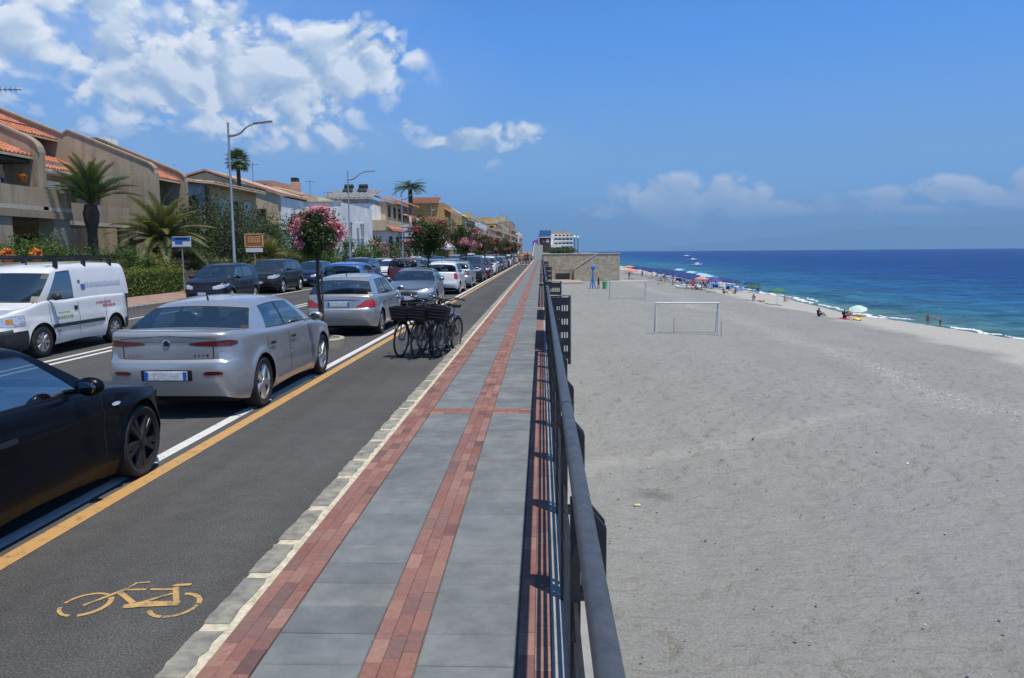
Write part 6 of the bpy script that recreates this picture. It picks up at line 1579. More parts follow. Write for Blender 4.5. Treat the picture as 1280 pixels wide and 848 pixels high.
# villa garden
hedge('clipped yellow-green hedge block on the far pavement beside the van', (-18.45, 35.6, .12), 1.0, 5.6, 1.12, 11000, .055, M_LEAFY, 41)
hedge('low clipped hedge further along, behind the dark blue car', (-18.2, 58, .12), .9, 16, 1.0, 14000, .065, M_LEAFY, 42)
for k, (x, y, rx, rz_, n, m_, lab) in enumerate([(-20.0, 29.9, 1.2, .75, 5200, M_LEAFM, 'leafy green bush at the left edge, above the garden wall'), (-19.9, 32.6, 1.0, .62, 4500, M_LEAFD, 'dark bush under the villa balcony, right of the flower pots'), (-20.1, 36.6, 1.3, .85, 5500, M_LEAFM, 'green bush between the young palm and the date palm'),
        (-19.6, 38.4, 1.1, .65, 5000, M_LEAFY, 'yellowish bush at the foot of the date palm'), (-19.7, 42.3, 1.5, .85, 5500, M_LEAFD, 'dark bush right of the date palm, behind the blue sign'), (-19.3, 45.2, .9, .55, 4500, M_LEAFM, 'round clipped green bush beside the street lamp'), (-19.4, 47.6, 1.0, .6, 4000, M_LEAFY, 'small yellow-green bush near the notice board')]):
    shrub('bush', lab, (x, y, .55 if k > 1 else 1.1), (rx, rx, rz_), n, .055, m_, 60 + k)
shrub('olive_tree', 'large grey-green olive bush below the yellow house', (-20.8, 47.8, .2), (3.0, 2.6, 2.55), 18000, .075, M_LEAFG, 70, 44, 'tree')
shrub('olive_tree', 'second grey-green olive bush, right of the largest one', (-20.4, 53.2, .2), (2.5, 2.6, 2.5), 15000, .075, M_LEAFG, 71, 40, 'tree')
shrub('evergreen_tree', 'dark evergreen tree beside the notice board and white wall', (-20.0, 58.6, .2), (2.6, 2.6, 2.3), 13000, .085, M_LEAFD, 72, 40, 'tree')
shrub('evergreen_tree', 'dark evergreen behind the pink flowering tree', (-19.4, 65.5, .2), (2.2, 2.4, 1.5), 9000, .09, M_LEAFM, 73, 34, 'tree')
for k, (y, r_, z_, m_) in enumerate([(72, 2.2, 1.5, M_LEAFD), (78, 2.0, 1.3, M_LEAFM), (84, 2.3, 1.8, M_LEAFD), (89.5, 2.4, 1.9, M_LEAFM), (95, 2.2, 1.7, M_LEAFD), (101, 2.2, 1.5, M_LEAFM), (108, 2.6, 1.7, M_LEAFD), (115, 2.4, 1.5, M_LEAFD), (122, 2.6, 2.7, M_LEAFD), (129, 2.2, 1.6, M_LEAFM), (147, 2.2, 1.6, M_LEAFD), (156, 2.6, 1.9, M_LEAFM)]):
    pos = ['first', 'second', 'third', 'fourth', 'fifth', 'sixth', 'seventh', 'eighth', 'ninth', 'tenth', 'eleventh', 'twelfth'][k]
    shrub('roadside_shrub', pos + ' big shrub of the row past the white wall, counting from the camera', (-18.9, y, .1), (r_, r_, z_), 5200, .11, m_, 90 + k, 26, group='shrubs along the far pavement', flowers=(M_PINK_F, 500, .08) if k in (2, 4, 6) else None)
for k in range(8):
    pos = ['first', 'second', 'third', 'fourth', 'fifth', 'sixth', 'seventh', 'eighth'][k]
    shrub('roadside_tree', pos + ' of the distant roadside trees in front of the far houses', (-15.8, 172 + k * 26, 0), (3.0, 3.4, 2.4), 3200, .22, M_LEAFD if k % 2 else M_LEAFM, 120 + k, 24, 'tree', group='distant roadside trees', flowers=(M_RED_F, 900, .14) if k in (0, 1, 3, 5) else None)
shrub('terrace_bush', 'olive bush growing on top of the stone terrace', (4.6, 190, 1.3), (2.6, 2.4, .75), 2600, .2, M_LEAFG, 140, 24); shrub('terrace_bush', 'small bush beside the globe lamps on the terrace', (7.2, 205, 1.3), (2, 2, .6), 1600, .2, M_LEAFM, 141, 20)
wl = thing('garden_wall', 'taller stretch of garden wall carrying the flower pots', 'wall'); part(wl, 'wall', M_VILLA, (-19.3, -18.97, 22, 33.2, .1, 1.62)); part(wl, 'coping', M_VILLA2, (-19.36, -18.92, 22, 33.2, 1.62, 1.72))
for k, (y, lab) in enumerate(((27.2, 'orange flower pot at the left edge of the garden wall'), (28.8, 'orange flower pot right of the other one on the garden wall'))):
    t = thing('flower_pot', lab, 'flower pot', (-19.14, y, 1.72), 0, 'pots of orange flowers'); q = MB(); q.lathe([(.0, 0), (.15, 0), (.21, .24), (.23, .24), (.23, .30), (.18, .30), (.0, .27)], 16); q.build('pot', M_POT, t, 40)
    obj('flowers', leaf_mesh('flowers', clumps(520, (.22, .22, .13), 12, 200 + k, .3, .4) + np.array([0, 0, .36]), .045, M_ORANGE_F, 9, asp=.8), t)
fb_ = thing('flower_basket', 'hanging basket of rust coloured flowers on the villa balcony', 'flower pot', (-21.9, 32.4, 5.15)); q = MB(); q.lathe([(.0, -.2), (.16, -.12), (.2, 0), (.0, 0)], 12); q.build('basket', M_POT, fb_, 40); q = MB(); q.tube([(0, 0, 0), (0, 0, .75)], .01, 4); q.build('cord', M_IRON, fb_)
obj('flowers', leaf_mesh('flowers', clumps(380, (.17, .17, .13), 12, 210, .3, .4) + np.array([0, 0, .1]), .045, M_ORANGE_F, 9, asp=.8), fb_)

# ------------------------------------------------------------------ people
def person_mesh(name, J, rad=None, mods=None):
    """one continuous body grown along a posed skeleton; slots: 0 skin, 1 top, 2 bottom, 3 hair, 4 shoes"""
    bones = [('pelvis', 'waist', 2, .125, .115), ('waist', 'chest', 1, .115, .145), ('chest', 'neck', 1, .145, .055), ('neck', 'head', 0, .052, .085), ('head', 'crown', 3, .092, .075)]
    for s_ in 'LR': bones += [('chest', 'sh' + s_, 1, .14, .06), ('sh' + s_, 'el' + s_, 0, .058, .042), ('el' + s_, 'wr' + s_, 0, .042, .03), ('wr' + s_, 'fi' + s_, 0, .034, .02), ('pelvis', 'hi' + s_, 2, .12, .095), ('hi' + s_, 'kn' + s_, 2, .092, .06), ('kn' + s_, 'an' + s_, 0, .058, .04), ('an' + s_, 'to' + s_, 4, .042, .032)]
    names = list(J); ix = {n: i for i, n in enumerate(names)}; me = bpy.data.meshes.new(name + '_skel'); me.from_pydata([J[n] for n in names], [(ix[a], ix[b]) for a, b, *_ in bones], [])
    o = bpy.data.objects.new('tmp', me); COL.objects.link(o); o.modifiers.new('s', 'SKIN'); o.modifiers.new('u', 'SUBSURF').levels = 1
    rr = {}
    for a, b, g, r0, r1 in bones: rr.setdefault(a, r0); rr[b] = r1 if b not in ('neck',) else .055
    rr['pelvis'] = .125; rr['chest'] = .135
    for i, n in enumerate(names): r_ = rr.get(n, .05); me.skin_vertices[0].data[i].radius = (r_, r_ * (.8 if n in ('chest', 'waist', 'pelvis') else 1)); me.skin_vertices[0].data[i].use_root = n == 'pelvis'
    dg = bpy.context.evaluated_depsgraph_get(); ev = o.evaluated_get(dg); m2 = bpy.data.meshes.new_from_object(ev); bpy.data.objects.remove(o); m2.name = name
    A = np.array([J[a] for a, b, *_ in bones]); B = np.array([J[b] for a, b, *_ in bones]); G = [b[2] for b in bones]
    m2.materials.clear(); [m2.materials.append(M_SKIN) for _ in range(5)]
    for p in m2.polygons:
        c = np.array(p.center); d = B - A; t_ = np.clip(((c - A) * d).sum(1) / (d * d).sum(1), 0, 1); k = int(np.argmin(np.linalg.norm(A + d * t_[:, None] - c, axis=1)))
        p.material_index = G[k]; p.use_smooth = True
        if G[k] == 2 and t_[k] > .62 and bones[k][0].startswith('hi'): p.material_index = 0
        if bones[k][1] in ('elL', 'elR') and t_[k] < .5: p.material_index = 1
    return m2
M_SKIN = mat('skin', (.42, .24, .16), .6); M_SKIN2 = mat('skin_tanned', (.28, .145, .09), .6); M_HAIR = mat('hair_dark', (.018, .013, .010), .7); M_SHOE = mat('shoe', (.05, .05, .055), .7)
def cloth(n, c): return mat('cloth_' + n, c, .85, var=.15)
def pose_stand(stride=.0, arm=.06, bend=0.):
    J = {}; b = bend
    def P_(x, y, z):
        if z > .92 and b: dz = z - .92; return (x, y + dz * math.sin(b) , .92 + dz * math.cos(b))
        return (x, y, z)
    J.update(pelvis=(0, 0, .94), waist=P_(0, 0, 1.08), chest=P_(0, 0, 1.32), neck=P_(0, .01, 1.50), head=P_(0, .02, 1.60), crown=P_(0, .02, 1.70))
    for s_, k in (('L', -1), ('R', 1)):
        st_ = stride * k; J['sh' + s_] = P_(k * .19, 0, 1.42); J['el' + s_] = P_(k * (.22 + arm), -st_ * .5, 1.14); J['wr' + s_] = P_(k * (.22 + arm), .05 - st_ * .8, .90); J['fi' + s_] = P_(k * (.22 + arm), .07 - st_ * .9, .80)
        J['hi' + s_] = (k * .10, st_ * .15, .86); J['kn' + s_] = (k * .11, .03 + st_ * .6, .48); J['an' + s_] = (k * .11, st_ * .9 - (.05 if st_ < 0 else 0), .09 + (.04 if st_ < 0 else 0)); J['to' + s_] = (k * .13, st_ * .9 + .14, .035)
    return J
def pose_sit():
    J = dict(pelvis=(0, 0, .13), waist=(0, -.04, .27), chest=(0, -.03, .50), neck=(0, .03, .68), head=(0, .06, .78), crown=(0, .07, .88))
    for s_, k in (('L', -1), ('R', 1)): J.update({'sh' + s_: (k * .19, -.01, .60), 'el' + s_: (k * .26, .12, .40), 'wr' + s_: (k * .16, .32, .36), 'fi' + s_: (k * .12, .40, .36), 'hi' + s_: (k * .10, .06, .12), 'kn' + s_: (k * .15, .44, .40), 'an' + s_: (k * .13, .70, .08), 'to' + s_: (k * .14, .86, .05)})
    return J
def pose_lie():
    J = dict(pelvis=(0, 0, .14), waist=(0, -.15, .14), chest=(0, -.38, .15), neck=(0, -.57, .17), head=(0, -.67, .19), crown=(0, -.77, .19))
    for s_, k in (('L', -1), ('R', 1)): J.update({'sh' + s_: (k * .19, -.48, .14), 'el' + s_: (k * .33, -.30, .08), 'wr' + s_: (k * .30, -.06, .07), 'fi' + s_: (k * .30, .04, .06), 'hi' + s_: (k * .10, .08, .13), 'kn' + s_: (k * .12, .46, .16), 'an' + s_: (k * .12, .86, .08), 'to' + s_: (k * .14, .92, .18)})
    return J
def pose_swim():
    J = pose_lie(); return {k: (v_[0], v_[1], v_[2] - .12 + max(0, -v_[1] - .4) * .5) for k, v_ in J.items()}
PM = dict(walk=person_mesh('person', pose_stand(.32)), stand=person_mesh('person', pose_stand(.04)), bend=person_mesh('person', pose_stand(.05, .1, R(70))), sit=person_mesh('person', pose_sit()), lie=person_mesh('person', pose_lie()), swim=person_mesh('person', pose_swim()))
def person(pose, loc, rz, label, top, bottom, skin=None, hair=None, sc=1., shoes=None, group=None):
    o = obj('person', PM[pose], None, loc, rz); tag(o, label, 'person', group); o.scale = (sc, sc, sc)
    for i, m_ in enumerate((skin or M_SKIN, top or skin or M_SKIN, bottom or skin or M_SKIN, hair or M_HAIR, shoes or skin or M_SHOE)): o.material_slots[i].link = 'OBJECT'; o.material_slots[i].material = m_
    return o
def bz(x, y): return float(prof(x - (1.6 * math.sin(y / 23.) + .9 * math.sin(y / 9.7 + 1.3) + .4 * math.sin(y / 3.9)) * min(1, max(0, (x - 15) / 12))))
person('walk', (-2.2, 104, .0), .1, 'person in a red shirt walking on the cycle lane', cloth('red', (.45, .03, .04)), cloth('navy', (.02, .03, .07)))
person('walk', (-3.0, 105, .0), 3.0, 'person in an orange top beside the red shirted walker', cloth('orange', (.5, .2, .05)), cloth('grey', (.12, .12, .13)))
person('stand', (-3.7, 103.5, .0), 1.2, 'person in a dark green shirt at the left of the far group', cloth('green', (.04, .10, .05)), cloth('black', (.02, .02, .02)))
person('walk', (-2.7, 108, .0), 3.3, 'person in a yellow shirt walking towards the camera in the far group', cloth('yellow', (.5, .36, .06)), cloth('khaki', (.2, .16, .1)))
person('stand', (-4.1, 106, .0), 2.2, 'person in black at the edge of the parked cars', cloth('black', (.02, .02, .02)), cloth('black', (.02, .02, .02)))
person('stand', (-22.1, 31.4, 4.05), -1.2, 'bare shouldered person leaning on the villa balcony', None, cloth('navy', (.02, .03, .07)), M_SKIN)
person('stand', (-1.8, 100, .12), 2.9, 'person in maroon standing on the kerb near the group', cloth('maroon', (.2, .02, .05)), cloth('navy', (.02, .03, .07)))
# bathers
towel = {}
def lay_towel(x, y, rz, label, c, n): o = MB(); o.box((0, 0, .012), (.9, 1.8, .02)); o = o.build('beach_towel', cloth(n, c), None, loc=(x, y, bz(x, y) + .03), rz=rz); tag(o, label, 'towel'); return o
lay_towel(27.9, 72.4, .3, 'red towel under the seated bather near the shore', (.45, .03, .05), 'redtowel'); person('sit', (27.9, 72.3, bz(27.9, 72.3) + .04), -.8, 'dark haired bather sitting on the red towel', cloth('black', (.02, .02, .02)), cloth('black', (.02, .02, .02)), M_SKIN2)
person('sit', (26.0, 73.6, bz(26, 73.6)), -1.2, 'lone bather sitting left of the red towel', cloth('black', (.02, .02, .02)), cloth('navy', (.02, .03, .07)), M_SKIN2)
person('sit', (32.0, 82.0, bz(32, 82)), -1.0, 'bather sitting in front of the pale green parasol', None, cloth('red', (.45, .03, .04)), M_SKIN); person('lie', (33.2, 82.2, bz(33.2, 82.2)), .9, 'bather lying beside the pale green parasol', cloth('orange', (.5, .2, .05)), cloth('orange', (.5, .2, .05)), M_SKIN2)
person('bend', (38.9, 76.8, bz(38.9, 76.8) - .1), 1.2, 'bather bending over at the water edge', None, cloth('navy', (.02, .03, .07)), M_SKIN2, sc=.82); person('stand', (37.6, 76.6, bz(37.6, 76.6) - .05), 1.9, 'child standing in the wash beside the bending bather', None, cloth('red', (.45, .03, .04)), M_SKIN2, sc=.68)
person('swim', (55.6, 83.4, -5.95), 1.2, 'swimmer just off the shore', None, cloth('black', (.02, .02, .02)), M_SKIN2)
ring_ = MB(); ring_.lathe([(.34, .0), (.44, .10), (.34, .2), (.24, .10)], 18, closed=True); ring_ = ring_.build('swim_ring', mat('yellow_plastic', (.65, .50, .03), .4), None, 60, loc=(29.3, 72.8, bz(29.3, 72.8) + .02)); tag(ring_, 'yellow inflatable ring beside the red towel', 'swim ring')
def parasol(loc, label, m_, r_=1.0, h=2.1, tilt=(0, 0), group=None, name='parasol', panels=8):
    t = thing(name, label, 'parasol', loc, 0, group); q = MB(); q.tube([(0, 0, 0), (0, 0, h)], .022, 6); q.build('pole', M_SIGNWHITE, t)
    q = MB(); n = panels; V = [(0, 0, h + .05)] + [(r_ * .5 * math.cos(6.2832 * k / n), r_ * .5 * math.sin(6.2832 * k / n), h - .10) for k in range(n)] + [(r_ * math.cos(6.2832 * k / n), r_ * math.sin(6.2832 * k / n), h - .38) for k in range(n)] + [(r_ * 1.0 * math.cos(6.2832 * k / n), r_ * 1.0 * math.sin(6.2832 * k / n), h - .48) for k in range(n)]
    F = [(0, 1 + k, 1 + (k + 1) % n) for k in range(n)] + [(1 + j * n + k, 1 + (j + 1) * n + k, 1 + (j + 1) * n + (k + 1) % n, 1 + j * n + (k + 1) % n) for j in range(2) for k in range(n)]
    q.add(V, F); c = q.build('canopy', m_, t); c.rotation_euler = (tilt[0], tilt[1], 0); return t
MPAR = dict(mint=island_mat('mint_cloth', [(.55, .72, .66), (.68, .76, .72)], .8, trans=.2), navy=mat('navy_cloth', (.012, .04, .16), .8), sky=mat('sky_cloth', (.35, .60, .74), .8), salmon=mat('salmon_cloth', (.62, .24, .15), .8), violet=mat('violet_cloth', (.08, .06, .24), .8), green=mat('green_cloth', (.03, .09, .05), .8), green2=mat('bottle_cloth', (.05, .16, .08), .8))
parasol((34.0, 84.4, bz(34, 84.4) - .1), 'pale mint green parasol tilted near the shore', MPAR['mint'], 1.0, 1.3, (R(14), R(-8)))
parasol((27.6, 102.5, bz(27.6, 102.5)), 'dark green parasol left of the other green one', MPAR['green'], 1.15); parasol((29.6, 98.5, bz(29.6, 98.5)), 'bottle green parasol, the nearer of the two green ones', MPAR['green2'], 1.15)
parasol((25.3, 124, bz(25.3, 124)), 'salmon parasol at the near end of the crowded beach', MPAR['salmon'], 1.2); parasol((26.0, 117.5, bz(26, 117.5)), 'violet parasol beside the salmon one', MPAR['violet'], 1.1)
parasol((24.0, 215, bz(24, 215)), 'salmon parasol at the far end of the crowded beach', MPAR['salmon'], 1.6); parasol((19.5, 170, bz(19.5, 170)), 'salmon parasol next to the terrace wall', MPAR['salmon'], 1.5)
for k, (x, y) in enumerate(((29.5, 138), (31.5, 152), (32.5, 168), (33, 186))):
    t = thing('sun_awning', ['nearest', 'second', 'third', 'farthest'][k] + ' of the pale blue awnings by the water', 'awning', (x, y, bz(x, y)), 0, 'pale blue awnings on the beach'); q = MB(); q.add([(-.9, -4, 2.0), (.9, -4, 2.0), (.9, 4, 2.0), (-.9, 4, 2.0), (0, -4, 2.35), (0, 4, 2.35)], [(0, 4, 5, 3), (4, 1, 2, 5), (0, 1, 4), (2, 3, 5)]); q.build('canopy', MPAR['sky'], t)
    for px in (-.85, .85):
        for py in (-3.8, 3.8): q = MB(); q.tube([(px, py, 0), (px, py, 2.0)], .04, 5); q.build('pole', M_SIGNWHITE, t)
proto = parasol((28, 130, bz(28, 130)), 'one of the navy parasols in the crowded rows by the water', MPAR['navy'], 1.05, 1.9, group='navy parasols by the water'); rd = random.Random(5); spots = []
for i in range(16):
    for j in range(5): spots.append((25.2 + j * 2.3 + rd.uniform(-.5, .5), 131 + i * 6.2 + rd.uniform(-1, 1)))
for (x, y) in spots: c = copy_tree(proto); c.location = (x, y, bz(x, y))
lg = thing('sun_lounger', 'one of the blue loungers among the navy parasols', 'lounger', (26.5, 131.5, bz(26.5, 131.5)), 0, 'blue loungers under the parasols'); q = MB(); q.box((0, 0, .3), (.6, 1.3, .06)); q.add([(-.3, .65, .3), (.3, .65, .3), (.3, 1.1, .75), (-.3, 1.1, .75)], [(0, 1, 2, 3)]); q.build('bed', mat('lounger_cloth', (.05, .16, .42), .8), lg)
for px in (-.27, .27): q = MB(); q.tube([(px, -.55, 0), (px, -.55, .3)], .02, 5); q.tube([(px, .55, 0), (px, .55, .3)], .02, 5); q.build('leg', M_SIGNWHITE, lg)
for (x, y) in spots[::1][:40]: c = copy_tree(lg); c.location = (x + 1.1, y - .8, bz(x + 1.1, y - .8)); c.rotation_euler = (0, 0, rd.uniform(-.5, .5))
cols_ = [cloth('red', (.45, .03, .04)), cloth('navy', (.02, .03, .07)), cloth('black', (.02, .02, .02)), cloth('orange', (.5, .2, .05)), cloth('white', (.6, .6, .6))]
lab_b = ['bather in a %s costume %s'] ; nm = ['red', 'navy', 'black', 'orange', 'white']; where = ['standing near the salmon parasol', 'sitting by the violet parasol', 'walking past the pedal boat', 'lying between the green parasols', 'sitting near the dark green parasol', 'standing in front of the navy rows', 'walking along the water by the awnings', 'standing beside the terrace wall']
bp_ = [(25.0, 122, 'stand'), (27.0, 116.2, 'sit'), (23.4, 126, 'walk'), (28.4, 101.2, 'lie'), (28.2, 104.0, 'sit'), (23.5, 140, 'stand'), (36, 145, 'walk'), (18.5, 165, 'stand')]
for k, (x, y, ps) in enumerate(bp_): person(ps, (x, y, bz(x, y)), rd.uniform(0, 6), 'bather in a %s costume %s' % (nm[k % 5], where[k]), cols_[k % 5] if k % 2 else None, cols_[k % 5], M_SKIN2 if k % 2 else M_SKIN)
for k in range(22):
    x, y = 19 + rd.random() * 18, 108 + rd.random() * 95
    if x < 23 and y < 128: x += 6
    person(rd.choice(['stand', 'sit', 'walk', 'lie', 'sit']), (x, y, bz(x, y)), rd.uniform(0, 6), 'one of the bathers crowding among the parasols', cols_[k % 5] if k % 3 else None, cols_[(k * 3) % 5], M_SKIN2 if k % 2 else M_SKIN, group='bathers among the parasols')

# ------------------------------------------------------------------ beach equipment
def goal(loc, rz, label, w_, h_, posts=()):
    t = thing('football_goal', label, 'goal', loc, rz, 'football goals on the sand'); m_ = M_SIGNWHITE
    for sx in (0, 1): q = MB(); q.tube([(sx * w_, 0, -.3), (sx * w_, 0, h_)], .055, 8); q.build('upright', m_, t, 60)
    q = MB(); q.tube([(-.05, 0, h_), (w_ + .05, 0, h_)], .06, 8); q.build('crossbar', m_, t, 60)
    for sx in (0, 1): q = MB(); q.tube([(sx * w_, 0, h_), (sx * w_, .5, h_ - .1), (sx * w_, 1.2, .02)], .025, 6); q.build('stay', M_GALV, t, 60)
    q = MB(); q.tube([(0, 1.2, .03), (w_, 1.2, .03)], .025, 6); q.build('ground_bar', M_GALV, t, 60)
goal((8.1, 55.2, bz(8, 55)), R(-4), 'nearer white football goal on the grey sand', 4.35, 2.22); goal((8.4, 94.8, bz(8.4, 94)), R(4), 'farther white football goal towards the terrace', 4.4, 2.2)
for k, (x, y) in enumerate(((9.5, 55.8), (12.55, 54.4))):
    q = MB(); q.tube([(0, 0, -.2), (0, 0, 1.1)], .03, 7); o = q.build('wooden_stake', mat('pale_stake', (.40, .30, .17), .9, var=.2), None, 60, loc=(x, y, bz(x, y))); tag(o, ('left' if k == 0 else 'right') + ' wooden stake at the nearer goal', 'stake', 'stakes by the goal')
t = thing('beach_shower', 'tall blue beach shower with splayed legs', 'shower', (8.0, 122, bz(8, 122))); mb_ = mat('blue_paint', (.03, .22, .55), .5)
q = MB(); q.tube([(0, 0, 0), (0, 0, 3.1)], .12, 8); q.build('column', mb_, t, 60); q = MB(); q.sphere((.06, 0, 3.3), (.34, .22, .42), 10, 7); q.build('head', mb_, t, 180)
for a in (-.45, .45): q = MB(); q.tube([(a, 0, 0), (0, 0, 2.2)], .09, 6); q.build('leg', mb_, t, 60)
person('stand', (8.9, 121.5, bz(8.9, 121.5)), 2., 'person in maroon at the blue beach shower', cloth('maroon', (.2, .02, .05)), cloth('maroon', (.2, .02, .05)), sc=1.15)
t = thing('litter_bin', 'bright green bin beside the beach shower', 'bin', (9.9, 122.2, bz(9.9, 122.2))); q = MB(); q.lathe([(.0, 0), (.32, 0), (.38, 1.05), (.38, 1.1), (.33, 1.1), (.0, .98)], 14); q.build('drum', mat('green_plastic', (.06, .38, .14), .5), t, 40); q = MB(); q.lathe([(.40, 1.1), (.38, 1.15), (.0, 1.22)], 14); q.build('lid', mat('green_plastic', (.06, .38, .14)), t, 40)
t = thing('pedal_boat', 'red and white pedal boat drawn up on the sand', 'boat', (24.2, 128.5, bz(24.2, 128.5)), R(70))
for sx in (-.75, .75): q = MB(); q.tube([(sx, -2.2, .35), (sx, -1.6, .2), (sx, 1.4, .2), (sx, 2.3, .5)], [.12, .28, .28, .06], 8); q.build('float', M_SIGNWHITE, t, 60)
q = MB(); q.rbox((0, -.1, .55), (1.9, 2.9, .16), .05); q.build('deck', M_SIGNWHITE, t, 40)
for sx in (-.45, .45): q = MB(); q.rbox((sx, -.4, .8), (.6, .6, .3), .06); q.rbox((sx, -.75, 1.1), (.6, .14, .7), .05); q.build('seat', M_SIGNRED, t, 40)
for k, (x, y, l_, s_) in enumerate(((166, 900, 13, 'farthest'), (109, 565, 8, 'middle'), (74, 374, 6, 'nearest'))):
    t = thing('motor_boat', s_ + ' of the three small white motor boats at sea', 'boat', (x, y, -6.0), R(-80), 'white boats off the beach'); q = MB(); w_ = l_ * .17
    q.add([(-w_, -l_ / 2, .9), (w_, -l_ / 2, .9), (w_, l_ * .2, 1.0), (0, l_ / 2, 1.3), (-w_, l_ * .2, 1.0), (-w_ * .7, -l_ / 2, -.2), (w_ * .7, -l_ / 2, -.2), (w_ * .6, l_ * .15, -.2), (0, l_ * .36, -.2), (-w_ * .6, l_ * .15, -.2)], [(0, 1, 2, 3, 4), (0, 5, 6, 1), (1, 6, 7, 2), (2, 7, 8, 3), (3, 8, 9, 4), (4, 9, 5, 0)]); q.build('hull', M_SIGNWHITE, t)
    q = MB(); q.rbox((0, 0, 1.35), (w_ * 1.3, l_ * .32, .9), .15); q.build('cabin', M_SIGNWHITE, t, 40); q = MB(); q.rbox((0, l_ * .165, 1.45), (w_ * 1.1, .04, .4), .01); q.build('windscreen', M_PANE, t)

# ------------------------------------------------------------------ bicycles
M_BTYRE = mat('bicycle_tyre', (.015, .015, .016), .8); M_SPOKE = mat('bicycle_steel', (.28, .285, .30), .35, metal=.9); M_BFRAME = mat('bicycle_frame', (.03, .03, .035), .35, coat=.5); M_BASKET = mat('basket_black', (.012, .012, .013), .6); M_SADDLE = mat('saddle', (.02, .02, .02), .6)
def ringmesh(r_, t_, n=32, k=7):
    q = MB(); q.lathe([(r_ + t_ * math.cos(6.2832 * i / k), t_ * math.sin(6.2832 * i / k)) for i in range(k)], n, 'X', closed=True); return q
tyre_me = ringmesh(.325, .019).mesh('tyre', M_BTYRE, 180)
def spokes():
    q = ringmesh(.300, .010, 32, 5)
    for k in range(20): a = 6.2832 * k / 20; q.tube([((.02 if k % 2 else -.02), .02 * math.cos(a + .5), .02 * math.sin(a + .5)), (0, .3 * math.cos(a), .3 * math.sin(a))], .0022, 3, False)
    q.tube([(-.05, 0, 0), (.05, 0, 0)], .02, 8); return q.mesh('rim', M_SPOKE, 60)
rim_me = spokes()
def bicycle(label):
    t = thing('bicycle', label, 'bicycle', group='hire bicycles on the cycle lane')
    for y, st in ((.54, 1), (-.54, 0)):
        w_ = obj('wheel', tyre_me, t, (0, y, .345)); obj('rim', rim_me, w_)
        q = MB(); q.tube([(0, y + .355 * math.cos(R(a)), .345 + .355 * math.sin(R(a))) for a in range(20, 181, 16)], .018, 5); q.build('mudguard', M_BFRAME, t, 180)
    q = MB(); bb = (0, -.08, .30); head = (0, .36, .86); head2 = (0, .39, .70); seat = (0, -.25, .80)
    q.tube([head2, (0, .15, .42), bb], .022, 8); q.tube([head, (0, .12, .60), (0, -.17, .56)], .018, 8); q.tube([bb, seat], .018, 8)
    for s_ in (-.05, .05): q.tube([bb, (s_, -.54, .345)], .011, 6); q.tube([(0, -.22, .68), (s_, -.54, .345)], .010, 6)
    q.tube([head, head2], .024, 8); q.build('frame', M_BFRAME, t, 180)
    q = MB(); [q.tube([(s_, .54, .345), (s_, .44, .62), (0, .405, .68)], .012, 6) for s_ in (-.055, .055)]; q.build('fork', M_SPOKE, t, 180)
    q = MB(); q.tube([(0, .36, .86), (0, .33, 1.06)], .014, 8); P_ = catmull([(-.30, .10, 1.10), (-.27, .22, 1.13), (-.12, .36, 1.10), (0, .34, 1.07), (.12, .36, 1.10), (.27, .22, 1.13), (.30, .10, 1.10)], 4); q.tube([tuple(p) for p in P_], .012, 7); hb = q.build('handlebar', M_BFRAME, t, 180)
    for s_ in (-1, 1):
        q = MB(); q.tube([(s_ * .29, .16, 1.115), (s_ * .302, .06, 1.095)], .017, 7); q.build('grip', M_SADDLE, hb)
        q = MB(); q.tube([(s_ * .25, .26, 1.14), (s_ * .29, .18, 1.07)], .006, 5); q.build('brake_lever', M_SPOKE, hb)
    q = MB(); q.tube([seat, (0, -.29, .92)], .013, 7); q.build('seat_post', M_SPOKE, t); q = MB(); q.add([(-.10, -.44, .95), (.10, -.44, .95), (.05, -.24, .96), (.02, -.12, .955), (-.02, -.12, .955), (-.05, -.24, .96), (-.07, -.43, .89), (.07, -.43, .89), (.02, -.2, .91), (-.02, -.2, .91)], [(0, 1, 2, 5), (5, 2, 3, 4), (0, 6, 7, 1), (1, 7, 8, 2), (2, 8, 3), (4, 9, 5), (5, 9, 6, 0), (3, 8, 9, 4), (6, 9, 8, 7)]); q.build('saddle', M_SADDLE, t)
    q = MB(); x0, y0, z0, x1, y1, z1 = .145, .47, .72, .185, .76, .96      # wire basket with dark lining
    q.add([(-x0, y0 + .03, z0), (x0, y0 + .03, z0), (x0, y1 - .05, z0), (-x0, y1 - .05, z0), (-x1, y0, z1), (x1, y0, z1), (x1, y1, z1), (-x1, y1, z1)], [(0, 3, 2, 1), (0, 1, 5, 4), (1, 2, 6, 5), (2, 3, 7, 6), (3, 0, 4, 7)])
    q.tube([(-x1, y0, z1), (x1, y0, z1), (x1, y1, z1), (-x1, y1, z1), (-x1, y0, z1)], .010, 5)
    for k in range(9): u = -x1 + 2 * x1 * k / 8; q.tube([(u, y1 + .004, z1), (u * .82, y1 - .046, z0)], .004, 4, False)
    for zz in (.79, .85, .91): q.tube([(-x1 + .01, y1 + .0, zz), (x1 - .01, y1 + .0, zz)], .004, 4, False)
    q.build('basket', M_BASKET, t)
    q = MB(); q.lathe([(.085, -.004), (.085, .004), (.06, .006), (.0, .006)], 18, 'X', Matrix.Translation((.055, -.08, .30))); q.tube([(.06, -.08, .30), (.075, .02, .17)], .009, 6); q.tube([(-.06, -.08, .30), (-.075, -.18, .43)], .009, 6); q.box((.11, .02, .165), (.08, .06, .018)); q.box((-.11, -.18, .435), (.08, .06, .018)); q.build('crankset', M_SPOKE, t)
    q = MB(); q.tube([(.055, -.08, .378), (.055, -.54, .385)], .006, 4); q.tube([(.055, -.08, .222), (.055, -.54, .305)], .006, 4); q.build('chain', M_BTYRE, t)
